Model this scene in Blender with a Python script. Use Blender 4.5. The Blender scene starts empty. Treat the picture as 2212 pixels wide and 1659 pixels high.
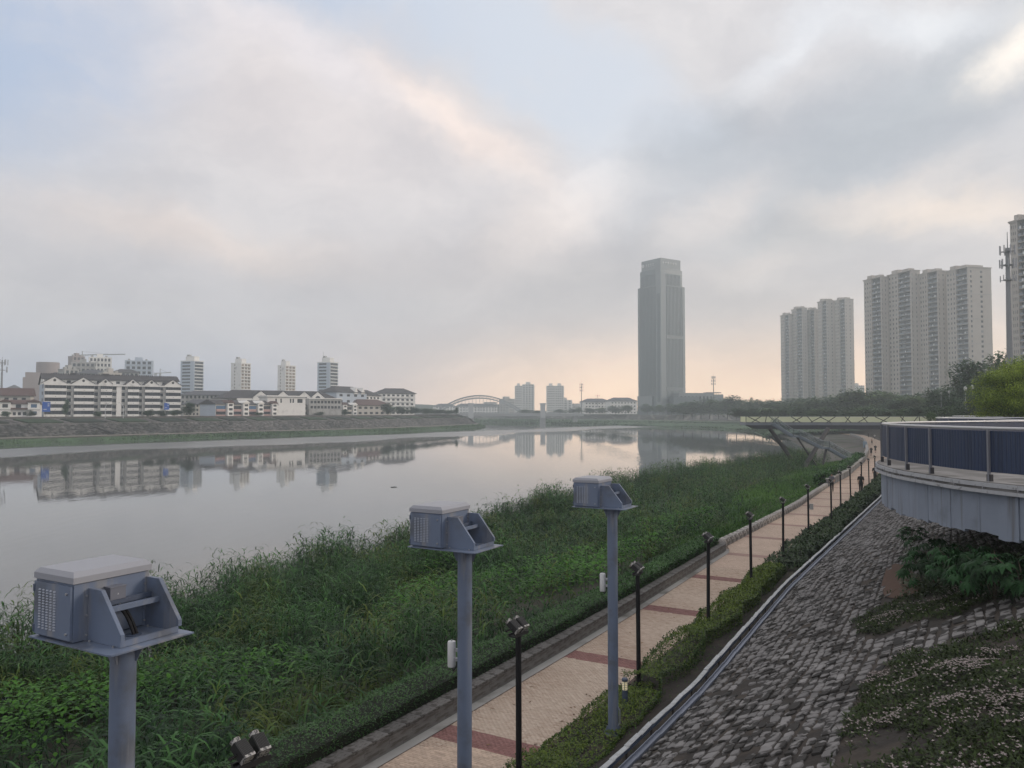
import bpy, bmesh, math, random
import numpy as np
from mathutils import Vector, Matrix
random.seed(7); rng = np.random.default_rng(7)
S = bpy.context.scene; COL = S.collection
R = math.radians
# ------------------------------------------------------------------ camera
CZ = 10.5                                   # eye height above the river (water is z = 0)
cam = bpy.data.cameras.new('camera'); camo = bpy.data.objects.new('camera', cam); COL.objects.link(camo)
cam.sensor_width = 36; cam.lens = 36 * 1671 / 2212; cam.clip_start = 0.1; cam.clip_end = 9000
PITCH = math.atan((890 - 829.5) / 1671)
camo.location = (0, 0, CZ); camo.rotation_euler = (math.pi / 2 + PITCH, 0, 0)
S.camera = camo
# ------------------------------------------------------------------ colour management and render settings
S.view_settings.view_transform = 'Standard'; S.view_settings.look = 'None'
S.view_settings.gamma = 1; S.view_settings.use_curve_mapping = False
S.view_settings.exposure = 0.12
S.render.engine = 'CYCLES'
S.cycles.max_bounces = 7; S.cycles.diffuse_bounces = 3; S.cycles.glossy_bounces = 3
S.cycles.transmission_bounces = 4; S.cycles.volume_bounces = 2; S.cycles.transparent_max_bounces = 8
# ------------------------------------------------------------------ world: Nishita sky behind soft layered cloud
SUN_AZ, SUN_EL = R(86), R(18)               # azimuth to the right of the view direction
W = bpy.data.worlds.new('World'); S.world = W; W.use_nodes = True
nt = W.node_tree; nt.nodes.clear(); NN = nt.nodes.new; LK = nt.links.new
def _in(sock, v):
    if isinstance(v, bpy.types.NodeSocket): LK(v, sock)
    elif isinstance(v, (tuple, list)) and len(v) == 3 and sock.type == 'RGBA': sock.default_value = (*v, 1)
    else: sock.default_value = v
def mth(op, a, b=None, c=None, clamp=False):
    n = NN('ShaderNodeMath'); n.operation = op; n.use_clamp = clamp; _in(n.inputs[0], a)
    if b is not None: _in(n.inputs[1], b)
    if c is not None: _in(n.inputs[2], c)
    return n.outputs[0]
def mixc(f, a, b, mode='MIX'):
    n = NN('ShaderNodeMix'); n.data_type = 'RGBA'; n.blend_type = mode
    _in(n.inputs[0], f); _in(n.inputs[6], a); _in(n.inputs[7], b); return n.outputs[2]
def sstep(x, a, b):
    n = NN('ShaderNodeMapRange'); n.interpolation_type = 'SMOOTHSTEP'
    _in(n.inputs[0], x); n.inputs[1].default_value = a; n.inputs[2].default_value = b; return n.outputs[0]
def noise(vec, scale, detail=4, rough=.55, col=False):
    n = NN('ShaderNodeTexNoise'); LK(vec, n.inputs['Vector']); n.inputs['Scale'].default_value = scale
    n.inputs['Detail'].default_value = detail; n.inputs['Roughness'].default_value = rough
    return n.outputs['Color' if col else 'Fac']
def vmath(op, a, b=None):
    n = NN('ShaderNodeVectorMath'); n.operation = op; _in(n.inputs[0], a)
    if b is not None: _in(n.inputs[1], b)
    return n.outputs[0]
def pix(x, y):                              # photograph direction -> azimuth, elevation (radians)
    u = (x - 1106) / 1671; v = (829.5 - y) / 1671
    Y = math.cos(PITCH) - v * math.sin(PITCH); Z = math.sin(PITCH) + v * math.cos(PITCH)
    return math.atan2(u, Y), math.atan2(Z, math.hypot(u, Y))
tc = NN('ShaderNodeTexCoord'); D = tc.outputs['Generated']
warp = vmath('SUBTRACT', noise(D, 3.4, 7, .62, True), (.5, .5, .5))
Dw = vmath('ADD', D, vmath('MULTIPLY', warp, (.22, .22, .15)))
sx = NN('ShaderNodeSeparateXYZ'); LK(Dw, sx.inputs[0])
s0 = NN('ShaderNodeSeparateXYZ'); LK(D, s0.inputs[0])
AZ = mth('ARCTAN2', sx.outputs[0], sx.outputs[1]); EL = mth('ARCSINE', mth('MINIMUM', mth('MAXIMUM', sx.outputs[2], -1.0), 1.0))
EL0 = mth('ARCSINE', s0.outputs[2]); AZ0 = mth('ARCTAN2', s0.outputs[0], s0.outputs[1])
def blob(x, y, rx, ry, ang=0, soft=1.0):    # one soft cloud bank seen in that direction; rx, ry in picture pixels
    a0, e0 = pix(x, y); rx /= 1671; ry /= 1671; ca, sa = math.cos(R(ang)), math.sin(R(ang))
    da = mth('SUBTRACT', AZ, a0); de = mth('SUBTRACT', EL, e0)
    p = mth('DIVIDE', mth('ADD', mth('MULTIPLY', da, ca), mth('MULTIPLY', de, sa)), rx)
    q = mth('DIVIDE', mth('SUBTRACT', mth('MULTIPLY', de, ca), mth('MULTIPLY', da, sa)), ry)
    r2 = mth('ADD', mth('POWER', mth('ABSOLUTE', p), 2.0), mth('POWER', mth('ABSOLUTE', q), 2.0))
    return mth('POWER', 2.7183, mth('MULTIPLY', mth('POWER', r2, soft), -1.0))
K = 11.1                                    # cloud radiance is written for a Background strength of 0.1
def cc(r, g, b, k=1.0):                     # sRGB 0-255 -> linear radiance * K
    f = lambda c: (((c / 255 + .055) / 1.055) ** 2.4 if c > 10 else c / 255 / 12.92) * K * k
    return (f(r), f(g), f(b))
sky = NN('ShaderNodeTexSky'); sky.sky_type = 'NISHITA'; sky.sun_disc = False
sky.sun_elevation = SUN_EL; sky.sun_rotation = SUN_AZ; sky.air_density = 1.2; sky.dust_density = 2.5; sky.ozone_density = 1.2
nish = sky.outputs[0]
clear = mixc(.80, nish, mixc(sstep(AZ0, R(-30), R(3)), cc(172, 191, 221), cc(219, 225, 236)))
# cloud deck colour, by height above the horizon and towards / away from the sun
cl = mixc(sstep(EL, R(3), R(16)), cc(208, 202, 202), cc(210, 207, 209))
toward = mth('MULTIPLY', sstep(AZ0, R(-22), R(9)), mth('SUBTRACT', 1.0, sstep(AZ0, R(80), R(130))))
hz = mixc(toward, cc(172, 178, 193), cc(255, 219, 186, 1.28))
cl = mixc(mth('MULTIPLY', mth('SUBTRACT', 1.0, sstep(EL0, R(.2), R(9.5))), .97), cl, hz)
for (x, y, rx, ry, ang, col, wgt, soft) in [
        (640, 630, 700, 110, -2, (190, 188, 193), .70, 1), (1000, 575, 330, 62, 6, (180, 177, 181), .85, 1.3), (1300, 590, 200, 60, 12, (181, 178, 180), .8, 1.2),
        (1560, 650, 420, 70, 0, (196, 190, 189), .6, 1), (560, 240, 520, 170, -18, (217, 209, 209), .8, 1), (250, 420, 330, 120, 0, (206, 203, 206), .6, 1),
        (980, 285, 240, 55, -26, (240, 224, 216), .92, 1.2), (620, 120, 260, 48, -22, (222, 216, 219), .75, 1.2), (420, 520, 300, 48, -6, (230, 215, 207), .75, 1.1),
        (1240, 455, 230, 80, 30, (240, 228, 222), .85, 1.1), (1330, 330, 130, 130, 50, (222, 224, 230), .6, 1),
        (1800, 330, 400, 150, 14, (178, 183, 192), .92, 1.4), (1500, 300, 130, 80, 30, (168, 174, 183), .8, 1.3), (2010, 200, 330, 90, 24, (180, 185, 192), .85, 1.2), (1760, 500, 240, 60, 4, (184, 184, 186), .7, 1.1),
        (1690, 90, 150, 40, 28, (228, 229, 233), .85, 1.2), (1950, 40, 190, 40, -8, (226, 229, 234), .7, 1.2), (2190, 112, 90, 46, 24, (255, 246, 236), 1.0, 1.2),
        (2080, 465, 210, 46, -14, (241, 226, 214), .92, 1.2), (1960, 410, 120, 36, 16, (226, 217, 212), .6, 1.1), (1560, 470, 150, 50, 30, (224, 216, 213), .75, 1.2), (1640, 590, 180, 40, 10, (216, 207, 203), .6, 1.1)]:
    cl = mixc(mth('MULTIPLY', blob(x, y, rx, ry, ang, soft), wgt), cl, cc(*col))
fine = noise(vmath('MULTIPLY', Dw, (1, 1, 2.2)), 5.5, 8, .64)
cl = mixc(1.0, cl, mixc(sstep(fine, .28, .72), (.90, .905, .92), (1.085, 1.08, 1.07)), 'MULTIPLY')
gap = mth('MAXIMUM', mth('MAXIMUM', mth('MULTIPLY', blob(1190, 120, 330, 118, -30, 2.2), .97), mth('MULTIPLY', blob(20, 70, 270, 210, 30, 1.6), .85)), mth('MULTIPLY', blob(820, -10, 430, 120, -12, 2.0), .98))
wisp = sstep(noise(vmath('MULTIPLY', Dw, (1, 1, 1.8)), 4.0, 7, .62), .42, .74)
skycol = mixc(mth('MULTIPLY', gap, mth('SUBTRACT', 1.0, mth('MULTIPLY', wisp, .5))), cl, clear)
bg = NN('ShaderNodeBackground'); LK(skycol, bg.inputs[0]); bg.inputs[1].default_value = 0.1
wo = NN('ShaderNodeOutputWorld'); LK(bg.outputs[0], wo.inputs[0])
# ------------------------------------------------------------------ sun behind thin cloud
sl = bpy.data.lights.new('sun', 'SUN'); sl.energy = 1.5; sl.angle = R(14); sl.color = (1, .86, .72)
so = bpy.data.objects.new('sun', sl); COL.objects.link(so)
sdir = Vector((math.sin(SUN_AZ) * math.cos(SUN_EL), math.cos(SUN_AZ) * math.cos(SUN_EL), math.sin(SUN_EL)))
so.rotation_euler = sdir.to_track_quat('Z', 'Y').to_euler(); so.location = (30, 30, 60)
HAZE_DENSITY = 0.00058
# ------------------------------------------------------------------ materials
MATS = {}
def mat(name, col, rough=.7, var=.12, vs=3.0, bump=0.0, bs=40.0, metal=0.0, spec=.5, col2=None, c2s=.8, c2r=(.45, .62), rnd=0.0, tint=None, transl=0.0, streak=None, world=False):
    """procedural material: base colour with noise variation, a second colour in patches, bump; tint = (dark, light) read from the mesh's own per-piece value"""
    if name in MATS: return MATS[name]
    m = bpy.data.materials.new(name); m.use_nodes = True; t = m.node_tree; N = t.nodes.new; L = t.links.new
    b = t.nodes['Principled BSDF']; out = t.nodes['Material Output']
    c = N('ShaderNodeTexCoord'); vec = N('ShaderNodeNewGeometry').outputs['Position'] if world else c.outputs['Object']
    def ns(sc, det=5, v=None):
        n = N('ShaderNodeTexNoise'); n.inputs['Scale'].default_value = sc; n.inputs['Detail'].default_value = det; L(v or vec, n.inputs['Vector']); return n.outputs['Fac']
    def mx(f, a, bb, mode='MIX'):
        n = N('ShaderNodeMix'); n.data_type = 'RGBA'; n.blend_type = mode
        for s_, v_ in ((n.inputs[0], f), (n.inputs[6], a), (n.inputs[7], bb)):
            if isinstance(v_, bpy.types.NodeSocket): L(v_, s_)
            elif isinstance(v_, (tuple, list)): s_.default_value = (*v_[:3], 1)
            else: s_.default_value = v_
        return n.outputs[2]
    def ramp(v, a, bb):
        n = N('ShaderNodeMapRange'); n.inputs[1].default_value = a; n.inputs[2].default_value = bb; n.interpolation_type = 'SMOOTHSTEP'; L(v, n.inputs[0]); return n.outputs[0]
    if tint:
        at = N('ShaderNodeAttribute'); at.attribute_name = 'tint'; cur = mx(at.outputs['Fac'], tint[0], tint[1])
        if len(tint) > 2: cur = mx(ramp(ns(vs, 3), .5, .68), cur, mx(at.outputs['Fac'], tuple(x * .55 for x in tint[2]), tint[2]))
    else:
        cur = mx(1.0, col, mx(ns(vs), (1 - var,) * 3, (1 + var,) * 3), 'MULTIPLY')
    if col2 is not None:
        cur = mx(ramp(ns(c2s, 6), *c2r), cur, col2)
    if streak:
        mp = N('ShaderNodeMapping'); L(vec, mp.inputs[0]); mp.inputs['Scale'].default_value = (streak[1], streak[1], streak[2])
        cur = mx(ramp(ns(1.0, 5, mp.outputs[0]), .52, .72), cur, streak[0])
    if rnd:
        oi = N('ShaderNodeObjectInfo'); cur = mx(1.0, cur, mx(oi.outputs['Random'], (1 - rnd,) * 3, (1 + rnd,) * 3), 'MULTIPLY')
    L(cur, b.inputs['Base Color']); b.inputs['Roughness'].default_value = rough
    b.inputs['Metallic'].default_value = metal; b.inputs['Specular IOR Level'].default_value = spec
    if bump:
        bn = N('ShaderNodeBump'); bn.inputs['Strength'].default_value = bump; bn.inputs['Distance'].default_value = .02
        L(ns(bs, 6), bn.inputs['Height']); L(bn.outputs[0], b.inputs['Normal'])
    if transl:
        tr = N('ShaderNodeBsdfTranslucent'); L(cur, tr.inputs[0]); ms = N('ShaderNodeMixShader'); ms.inputs[0].default_value = transl
        L(b.outputs[0], ms.inputs[1]); L(tr.outputs[0], ms.inputs[2]); L(ms.outputs[0], out.inputs[0])
    MATS[name] = m; return m
paint = mat('blue_grey_paint', (.138, .176, .255), .42, .12, 1.6, bump=.05, bs=90, col2=(.105, .12, .15), c2s=2.5, c2r=(.48, .7), streak=((.215, .225, .25), 9, .8))
paint_d = mat('dark_grey_paint', (.06, .08, .125), .5, .08)
black = mat('black_paint', (.010, .010, .012), .55, .15, spec=.3)
blackm = mat('black_housing', (.014, .014, .015), .5, .2)
alu = mat('bare_aluminium', (.42, .41, .39), .4, .15, 8, metal=.3, col2=(.10, .10, .10), c2s=45, c2r=(.48, .54))
rib_m = mat('rib_metal', (.11, .11, .11), .45, .2, 8, metal=.3)
white = mat('white_plastic', (.62, .63, .64), .45, .05)
steel = mat('galvanised_steel', (.34, .35, .37), .4, .12, 6, metal=.5)
dark_hole = mat('dark_interior', (.012, .012, .014), .8)
louver_m = mat('louver_metal', (.25, .28, .34), .4, .05)
lens = mat('lamp_glass', (.08, .08, .08), .1, .1, spec=.6)
brick_sand = mat('sand_brick', (.5, .38, .3), .85, .1, tint=((.44, .33, .255), (.58, .475, .385)), bump=.15, bs=90)
brick_red = mat('red_brick', (.25, .12, .11), .85, .1, tint=((.20, .10, .09), (.30, .155, .14)), bump=.15, bs=90)
brick_sand_o = mat('sand_brick_piece', (.50, .385, .30), .85, .1, 9, rnd=.16, bump=.15, bs=90)
brick_red_o = mat('red_brick_piece', (.25, .125, .112), .85, .1, 9, rnd=.2, bump=.15, bs=90)
joint = mat('sand_joint', (.17, .125, .10), .95, .2, 20)
concrete = mat('pale_concrete', (.34, .335, .32), .9, .18, 1.5, bump=.2, bs=30, col2=(.16, .155, .14), c2s=.9, c2r=(.5, .7))
wallst = mat('wall_concrete', (.165, .16, .155), .9, .25, 3, bump=.35, bs=25, col2=(.085, .075, .065), c2s=1.6)
coping_m = mat('coping_stone', (.135, .13, .125), .9, .3, 5, bump=.3, bs=30, col2=(.055, .05, .045), c2s=4, rnd=.2)
kerbst = mat('pale_kerb_stone', (.36, .34, .32), .85, .2, 4, bump=.3, bs=30, col2=(.15, .14, .13), c2s=2.5, rnd=.12)
soil = mat('soil', (.030, .025, .021), .95, .4, 4, bump=.5, bs=12, col2=(.052, .041, .032), c2s=1.7)
redsoil = mat('red_soil', (.088, .050, .034), .95, .4, 6, bump=.4, bs=14)
stone_a = mat('bank_stone', (.195, .188, .185), .9, .35, 3, bump=.4, bs=30, col2=(.026, .024, .022), c2s=3.3, c2r=(.47, .55), world=True, rnd=.25)
stone_b = mat('bank_stone_field', (.195, .188, .185), .9, .35, 3, bump=.4, bs=30, col2=(.026, .024, .022), c2s=3.3, c2r=(.47, .55), world=True)
plat_wall = mat('painted_concrete', (.23, .265, .33), .75, .14, 1.3, bump=.25, bs=35, col2=(.15, .17, .20), c2s=1.5, c2r=(.52, .8), rnd=.04, streak=((.165, .175, .20), 6, .4))
plat_floor = mat('terrace_floor', (.13, .125, .12), .7, .25, 2, col2=(.24, .235, .23), c2s=1.0)
trim_m = mat('white_trim', (.40, .41, .43), .7, .15, 5, col2=(.20, .20, .21), c2s=6, c2r=(.55, .7))
rail_m = mat('pale_rail', (.55, .55, .56), .35, .06, 5, metal=.2)
post_m = mat('grey_post', (.19, .195, .22), .45, .08)
blue_slat = mat('navy_slat', (.014, .030, .078), .5, .15, 2.5, rnd=.12, streak=((.05, .06, .085), 9, .7))
water_bed = None
deck_grey = mat('deck_fascia', (.20, .215, .245), .6, .1, 1.0, rnd=.08)
deck_dark = mat('deck_girder', (.05, .055, .068), .6, .1)
leg_m = mat('deck_leg', (.055, .052, .056), .6, .15)
glass_rail = mat('frosted_glass', (.78, .80, .64), .35, .06, 1.2, transl=.5)
stair_glass = mat('stair_glass', (.18, .235, .235), .2, .1, 1.0)
stair_glass.node_tree.nodes['Principled BSDF'].inputs['Alpha'].default_value = .16
stair_m = mat('stair_steel', (.17, .20, .235), .55, .1)
reed_m = mat('reed_leaf', (.05, .09, .04), .5, tint=((.004, .020, .008), (.078, .195, .056), (.135, .190, .038)), vs=.33, transl=.3, spec=.16)
stem_m = mat('reed_stem', (.09, .09, .04), .7, .3, 1)
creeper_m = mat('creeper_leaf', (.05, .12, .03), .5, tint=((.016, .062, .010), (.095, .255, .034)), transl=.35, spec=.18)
grass_m = mat('bank_grass', (.06, .12, .04), .6, tint=((.030, .085, .018), (.12, .25, .05)), transl=.3, spec=.2)
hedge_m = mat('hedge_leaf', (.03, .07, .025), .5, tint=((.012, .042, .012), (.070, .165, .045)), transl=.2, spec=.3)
shrub_m = mat('yellow_green_leaf', (.08, .12, .03), .5, tint=((.020, .056, .012), (.14, .20, .028)), transl=.25, spec=.3)
shrub_d = mat('dark_shrub_leaf', (.04, .07, .03), .5, tint=((.012, .030, .012), (.055, .092, .036)), transl=.2, spec=.3)
fatsia_m = mat('big_shrub_leaf', (.014, .050, .014), .58, .25, 6, rnd=.6, transl=.15, spec=.2)
cover_m = mat('ground_cover_leaf', (.05, .08, .03), .6, tint=((.014, .022, .009), (.060, .095, .024)), transl=.2, spec=.25)
flower_m = mat('white_flower', (.42, .37, .37), .7, tint=((.20, .155, .145), (.52, .46, .45)), transl=.2)
twig = mat('dry_twig', (.19, .15, .11), .9, .3)
# ------------------------------------------------------------------ helpers
class MB:
    """collects boxes, bars, tubes and prisms into one mesh"""
    def __init__(s): s.v = []; s.f = []; s.mi = []; s.cur = 0
    def add(s, v, f):
        o = len(s.v); s.v += [tuple(p) for p in v]; s.f += [tuple(i + o for i in q) for q in f]; s.mi += [s.cur] * len(f); return s
    def box(s, x0, x1, y0, y1, z0, z1, M=None):
        v = [Vector(p) for p in ((x0, y0, z0), (x1, y0, z0), (x1, y1, z0), (x0, y1, z0), (x0, y0, z1), (x1, y0, z1), (x1, y1, z1), (x0, y1, z1))]
        if M: v = [M @ p for p in v]
        return s.add(v, [(0, 3, 2, 1), (4, 5, 6, 7), (0, 1, 5, 4), (1, 2, 6, 5), (2, 3, 7, 6), (3, 0, 4, 7)])
    def tube(s, p0, p1, r0, r1=None, n=10, cap=True):
        p0, p1 = Vector(p0), Vector(p1); r1 = r0 if r1 is None else r1
        d = (p1 - p0).normalized(); a = d.orthogonal().normalized(); b = d.cross(a); v = []
        for p, r in ((p0, r0), (p1, r1)):
            for k in range(n): t = 2 * math.pi * k / n; v.append(p + r * (math.cos(t) * a + math.sin(t) * b))
        f = [(k, (k + 1) % n, n + (k + 1) % n, n + k) for k in range(n)]
        if cap: f += [tuple(range(n - 1, -1, -1)), tuple(range(n, 2 * n))]
        return s.add(v, f)
    def path(s, pts, r, n=8):
        for a, b in zip(pts[:-1], pts[1:]): s.tube(a, b, r, r, n)
        return s
    def bar(s, p0, p1, w, h, up=(0, 0, 1)):
        p0, p1 = Vector(p0), Vector(p1); d = (p1 - p0).normalized(); x = d.cross(Vector(up))
        x = x.normalized() if x.length > 1e-4 else Vector((1, 0, 0)); z = x.cross(d); v = []
        for p in (p0, p1):
            for a, b in ((-1, -1), (1, -1), (1, 1), (-1, 1)): v.append(p + x * a * w / 2 + z * b * h / 2)
        return s.add(v, [(0, 1, 2, 3), (7, 6, 5, 4), (0, 4, 5, 1), (1, 5, 6, 2), (2, 6, 7, 3), (3, 7, 4, 0)])
    def prism(s, poly, y0, y1, M=None):     # polygon in (x, z), extruded along y
        n = len(poly); v = [Vector((x, y0, z)) for x, z in poly] + [Vector((x, y1, z)) for x, z in poly]
        if M: v = [M @ p for p in v]
        return s.add(v, [tuple(range(n)), tuple(range(2 * n - 1, n - 1, -1))] + [(k, n + k, n + (k + 1) % n, (k + 1) % n) for k in range(n)])
    def lathe(s, prof, n=14, c=(0, 0, 0)):
        v = []; f = []; c = Vector(c)
        for r, z in prof:
            for k in range(n): t = 2 * math.pi * k / n; v.append(c + Vector((r * math.cos(t), r * math.sin(t), z)))
        for i in range(len(prof) - 1):
            for k in range(n): f.append((i * n + k, i * n + (k + 1) % n, (i + 1) * n + (k + 1) % n, (i + 1) * n + k))
        f += [tuple(range(n - 1, -1, -1)), tuple(range((len(prof) - 1) * n, len(prof) * n))]
        return s.add(v, f)
    def mesh(s, name, m, smooth=False):
        me = bpy.data.meshes.new(name); me.from_pydata(s.v, [], s.f)
        for x in (m if isinstance(m, (list, tuple)) else [m]): me.materials.append(x)
        if isinstance(m, (list, tuple)): me.polygons.foreach_set('material_index', s.mi)
        bm = bmesh.new(); bm.from_mesh(me); bmesh.ops.recalc_face_normals(bm, faces=bm.faces); bm.to_mesh(me); bm.free()
        if smooth:
            me.polygons.foreach_set('use_smooth', [True] * len(me.polygons)); me.set_sharp_from_angle(angle=R(40))
        return me
    def build(s, name, m, parent=None, smooth=False, **kw): return link(name, s.mesh(name, m, smooth), parent, **kw)
def link(name, me, parent=None, loc=None, rot=None, scale=None, **kw):
    o = bpy.data.objects.new(name, me); COL.objects.link(o)
    if parent is not None: o.parent = parent
    if loc is not None: o.location = loc
    if rot is not None: o.rotation_euler = rot
    if scale is not None: o.scale = scale
    for k, v in kw.items():
        if v: o[k] = v
    return o
def thing(name, label, cat, loc=(0, 0, 0), rotz=0.0, group=None):
    return link(name, None, None, loc, (0, 0, rotz), label=label, category=cat, group=group)
def kids(o): return [c for c in BY_PARENT.get(o.name, ())]
BY_PARENT = {}
def copy_thing(src, loc, rotz=None, label=None, scale=None):
    tree = {}
    for ob in COL.objects:
        if ob.parent: tree.setdefault(ob.parent, []).append(ob)
    def cp(o, par):
        c = o.copy(); COL.objects.link(c); c.parent = par
        for ch in tree.get(o, []): cp(ch, c)
        return c
    r = cp(src, None); r.location = loc
    if rotz is not None: r.rotation_euler = (0, 0, rotz)
    if scale is not None: r.scale = scale
    if label: r['label'] = label
    return r
def big_mesh(name, V, faces, m, tint=None, smooth=False):
    """numpy mesh: V (n,3); faces = list of int arrays (k,3) or (k,4)"""
    me = bpy.data.meshes.new(name); V = np.asarray(V, dtype=np.float32)
    faces = [np.asarray(f, dtype=np.int32) for f in faces if len(f)]
    tot = np.concatenate([np.full(len(f), f.shape[1], np.int32) for f in faces]); li = np.concatenate([f.ravel() for f in faces])
    me.vertices.add(len(V)); me.vertices.foreach_set('co', V.ravel())
    me.loops.add(len(li)); me.loops.foreach_set('vertex_index', li)
    me.polygons.add(len(tot)); me.polygons.foreach_set('loop_start', np.concatenate([[0], np.cumsum(tot)[:-1]]).astype(np.int32))
    me.polygons.foreach_set('loop_total', tot)
    for x in (m if isinstance(m, (list, tuple)) else [m]): me.materials.append(x)
    if tint is not None:
        a = me.attributes.new('tint', 'FLOAT', 'POINT'); a.data.foreach_set('value', np.asarray(tint, dtype=np.float32))
    me.update(calc_edges=True); me.validate()
    if smooth: me.polygons.foreach_set('use_smooth', [True] * len(me.polygons))
    return me
def blades(P, az, pitch, Ln, Wd, droop, nseg=3, tint=None):
    """curved tapering leaves: start P (n,3), heading az, start pitch, droop = pitch lost over the length"""
    n = len(P); V = np.zeros((n, 2 * nseg + 1, 3)); pos = P.astype(float).copy()
    side = np.stack([-np.sin(az), np.cos(az), np.zeros(n)], 1); prof = [.55, 1.0, .75, .5][:nseg]
    for k in range(nseg):
        w = (Wd * prof[k] / 2)[:, None]; V[:, 2 * k] = pos - side * w; V[:, 2 * k + 1] = pos + side * w
        pt = pitch - droop * (k + .5) / nseg; st = (Ln / nseg)[:, None]
        pos = pos + st * np.stack([np.cos(pt) * np.cos(az), np.cos(pt) * np.sin(az), np.sin(pt)], 1)
    V[:, 2 * nseg] = pos; st = 2 * nseg + 1; base = (np.arange(n) * st)[:, None]
    q = np.concatenate([base + np.array([[2 * k, 2 * k + 1, 2 * k + 3, 2 * k + 2]]) for k in range(nseg - 1)])
    t = base + np.array([[2 * nseg - 2, 2 * nseg - 1, 2 * nseg]])
    tn = np.repeat(rng.random(n) if tint is None else tint, st)
    return V.reshape(-1, 3), q, t, tn
class Acc:
    """accumulates blade sets into one mesh"""
    def __init__(s): s.V = []; s.q = []; s.t = []; s.tn = []; s.n = 0
    def add(s, V, q, t, tn):
        s.V.append(V); s.q.append(q + s.n); s.t.append(t + s.n); s.tn.append(tn); s.n += len(V)
    def mesh(s, name, m):
        return big_mesh(name, np.concatenate(s.V), [x for x in (np.concatenate(s.q) if len(s.q) else [], np.concatenate(s.t))if len(x)], m, np.concatenate(s.tn))
# ------------------------------------------------------------------ places: pixels of the photograph (2212 wide) back to the ground they show
def ab(x, y):
    u = (x - 1106) / 1671; v = (829.5 - y) / 1671; Y = math.cos(PITCH) - v * math.sin(PITCH); Z = math.sin(PITCH) + v * math.cos(PITCH)
    return u / Y, Z / Y
def PX(x, d): return ((x - 1106) / 1671 * d, d)
def ZY(y, d, x=1106): return CZ + ab(x, y)[1] * d
def pathz(Y): return 4.3 - .0125 * np.minimum(Y, 230)
def on_path(x, y, dz=0.0):
    a, b = ab(x, y); Y = (4.3 + dz - CZ) / (b + .0125)
    if Y > 230: Y = (1.425 + dz - CZ) / b
    return a * Y, Y, float(pathz(Y)) + dz
UX, UY, NX, NY = .51, .86, .86, -.51        # s runs along the promenade, t across it (towards the bank)
def st2xy(s, t): return UX * s + NX * t, UY * s + NY * t
def xy2st(x, y): return UX * x + UY * y, NX * x + NY * y
def itp(tab): a = np.array(tab, float); return lambda s: np.interp(s, a[:, 0], a[:, 1])
Rt = itp([(-30, -6.95), (0, -7.0), (12, -7.04), (20, -7.15), (36, -7.6), (50, -7.68), (63, -8.05), (77, -8.25), (94, -9), (136, -11.5), (170, -14), (218, -18.5), (266, -24.3), (300, -30), (330, -36), (400, -58)])
Lt = itp([(-30, -9.1), (0, -9.2), (12, -9.27), (19, -9.36), (25, -9.5), (37.6, -10.0), (38.6, -10.6), (53, -10.75), (60, -10.9), (79, -11.8), (95, -12.1), (136, -14.6), (170, -17.7), (218, -23), (266, -28.7), (300, -34.5), (330, -41), (400, -64)])
Tt = itp([(-30, -5.5), (0, -5.5), (17, -5.42), (29, -5.9), (41, -6.0), (66, -6.2), (80, -6.5), (100, -7.4), (136, -9.5), (170, -12), (218, -16.5), (266, -22), (300, -28), (330, -34), (400, -56)])
SLOPE = .46; CREST = 8.85
def slopez(s, t):
    x, y = st2xy(s, t); return np.minimum(pathz(y) + .12 + (t - Tt(s)) * SLOPE, CREST)
def on_slope(px, py):                       # pixel -> point on the stone slope
    a, b = ab(px, py); lo, hi = 1.0, 120.0
    for _ in range(60):
        m = (lo + hi) / 2; s, t = xy2st(a * m, m)
        if CZ + b * m > slopez(s, t): lo = m
        else: hi = m
    return a * lo, lo, CZ + b * lo
def proj(x, y, z):
    dz = z - CZ; f = y * math.cos(PITCH) + dz * math.sin(PITCH); u = -y * math.sin(PITCH) + dz * math.cos(PITCH)
    f = np.maximum(f, .05); return 1106 + 1671 * x / f, 829.5 - 1671 * u / f, f
def strip(name, ss, cols, m, parent=None, kind='structure', smooth=True, **kw):
    """sheet over (s, t): cols = list of functions s -> (t, z)"""
    V = []; n = len(cols)
    for s in ss:
        for c in cols:
            t, z = c(s); x, y = st2xy(s, t); V.append((x, y, float(z)))
    k = len(ss); i = np.arange(k - 1)[:, None] * n + np.arange(n - 1)[None]; i = i.ravel()
    me = big_mesh(name, V, [np.stack([i, i + n, i + n + 1, i + 1], 1)], m, smooth=smooth)
    o = link(name, me, parent)
    if parent is None: o['kind'] = kind
    for a, b in kw.items(): o[a] = b
    return o
def pz(s, t): return float(pathz(st2xy(s, t)[1]))
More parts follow.
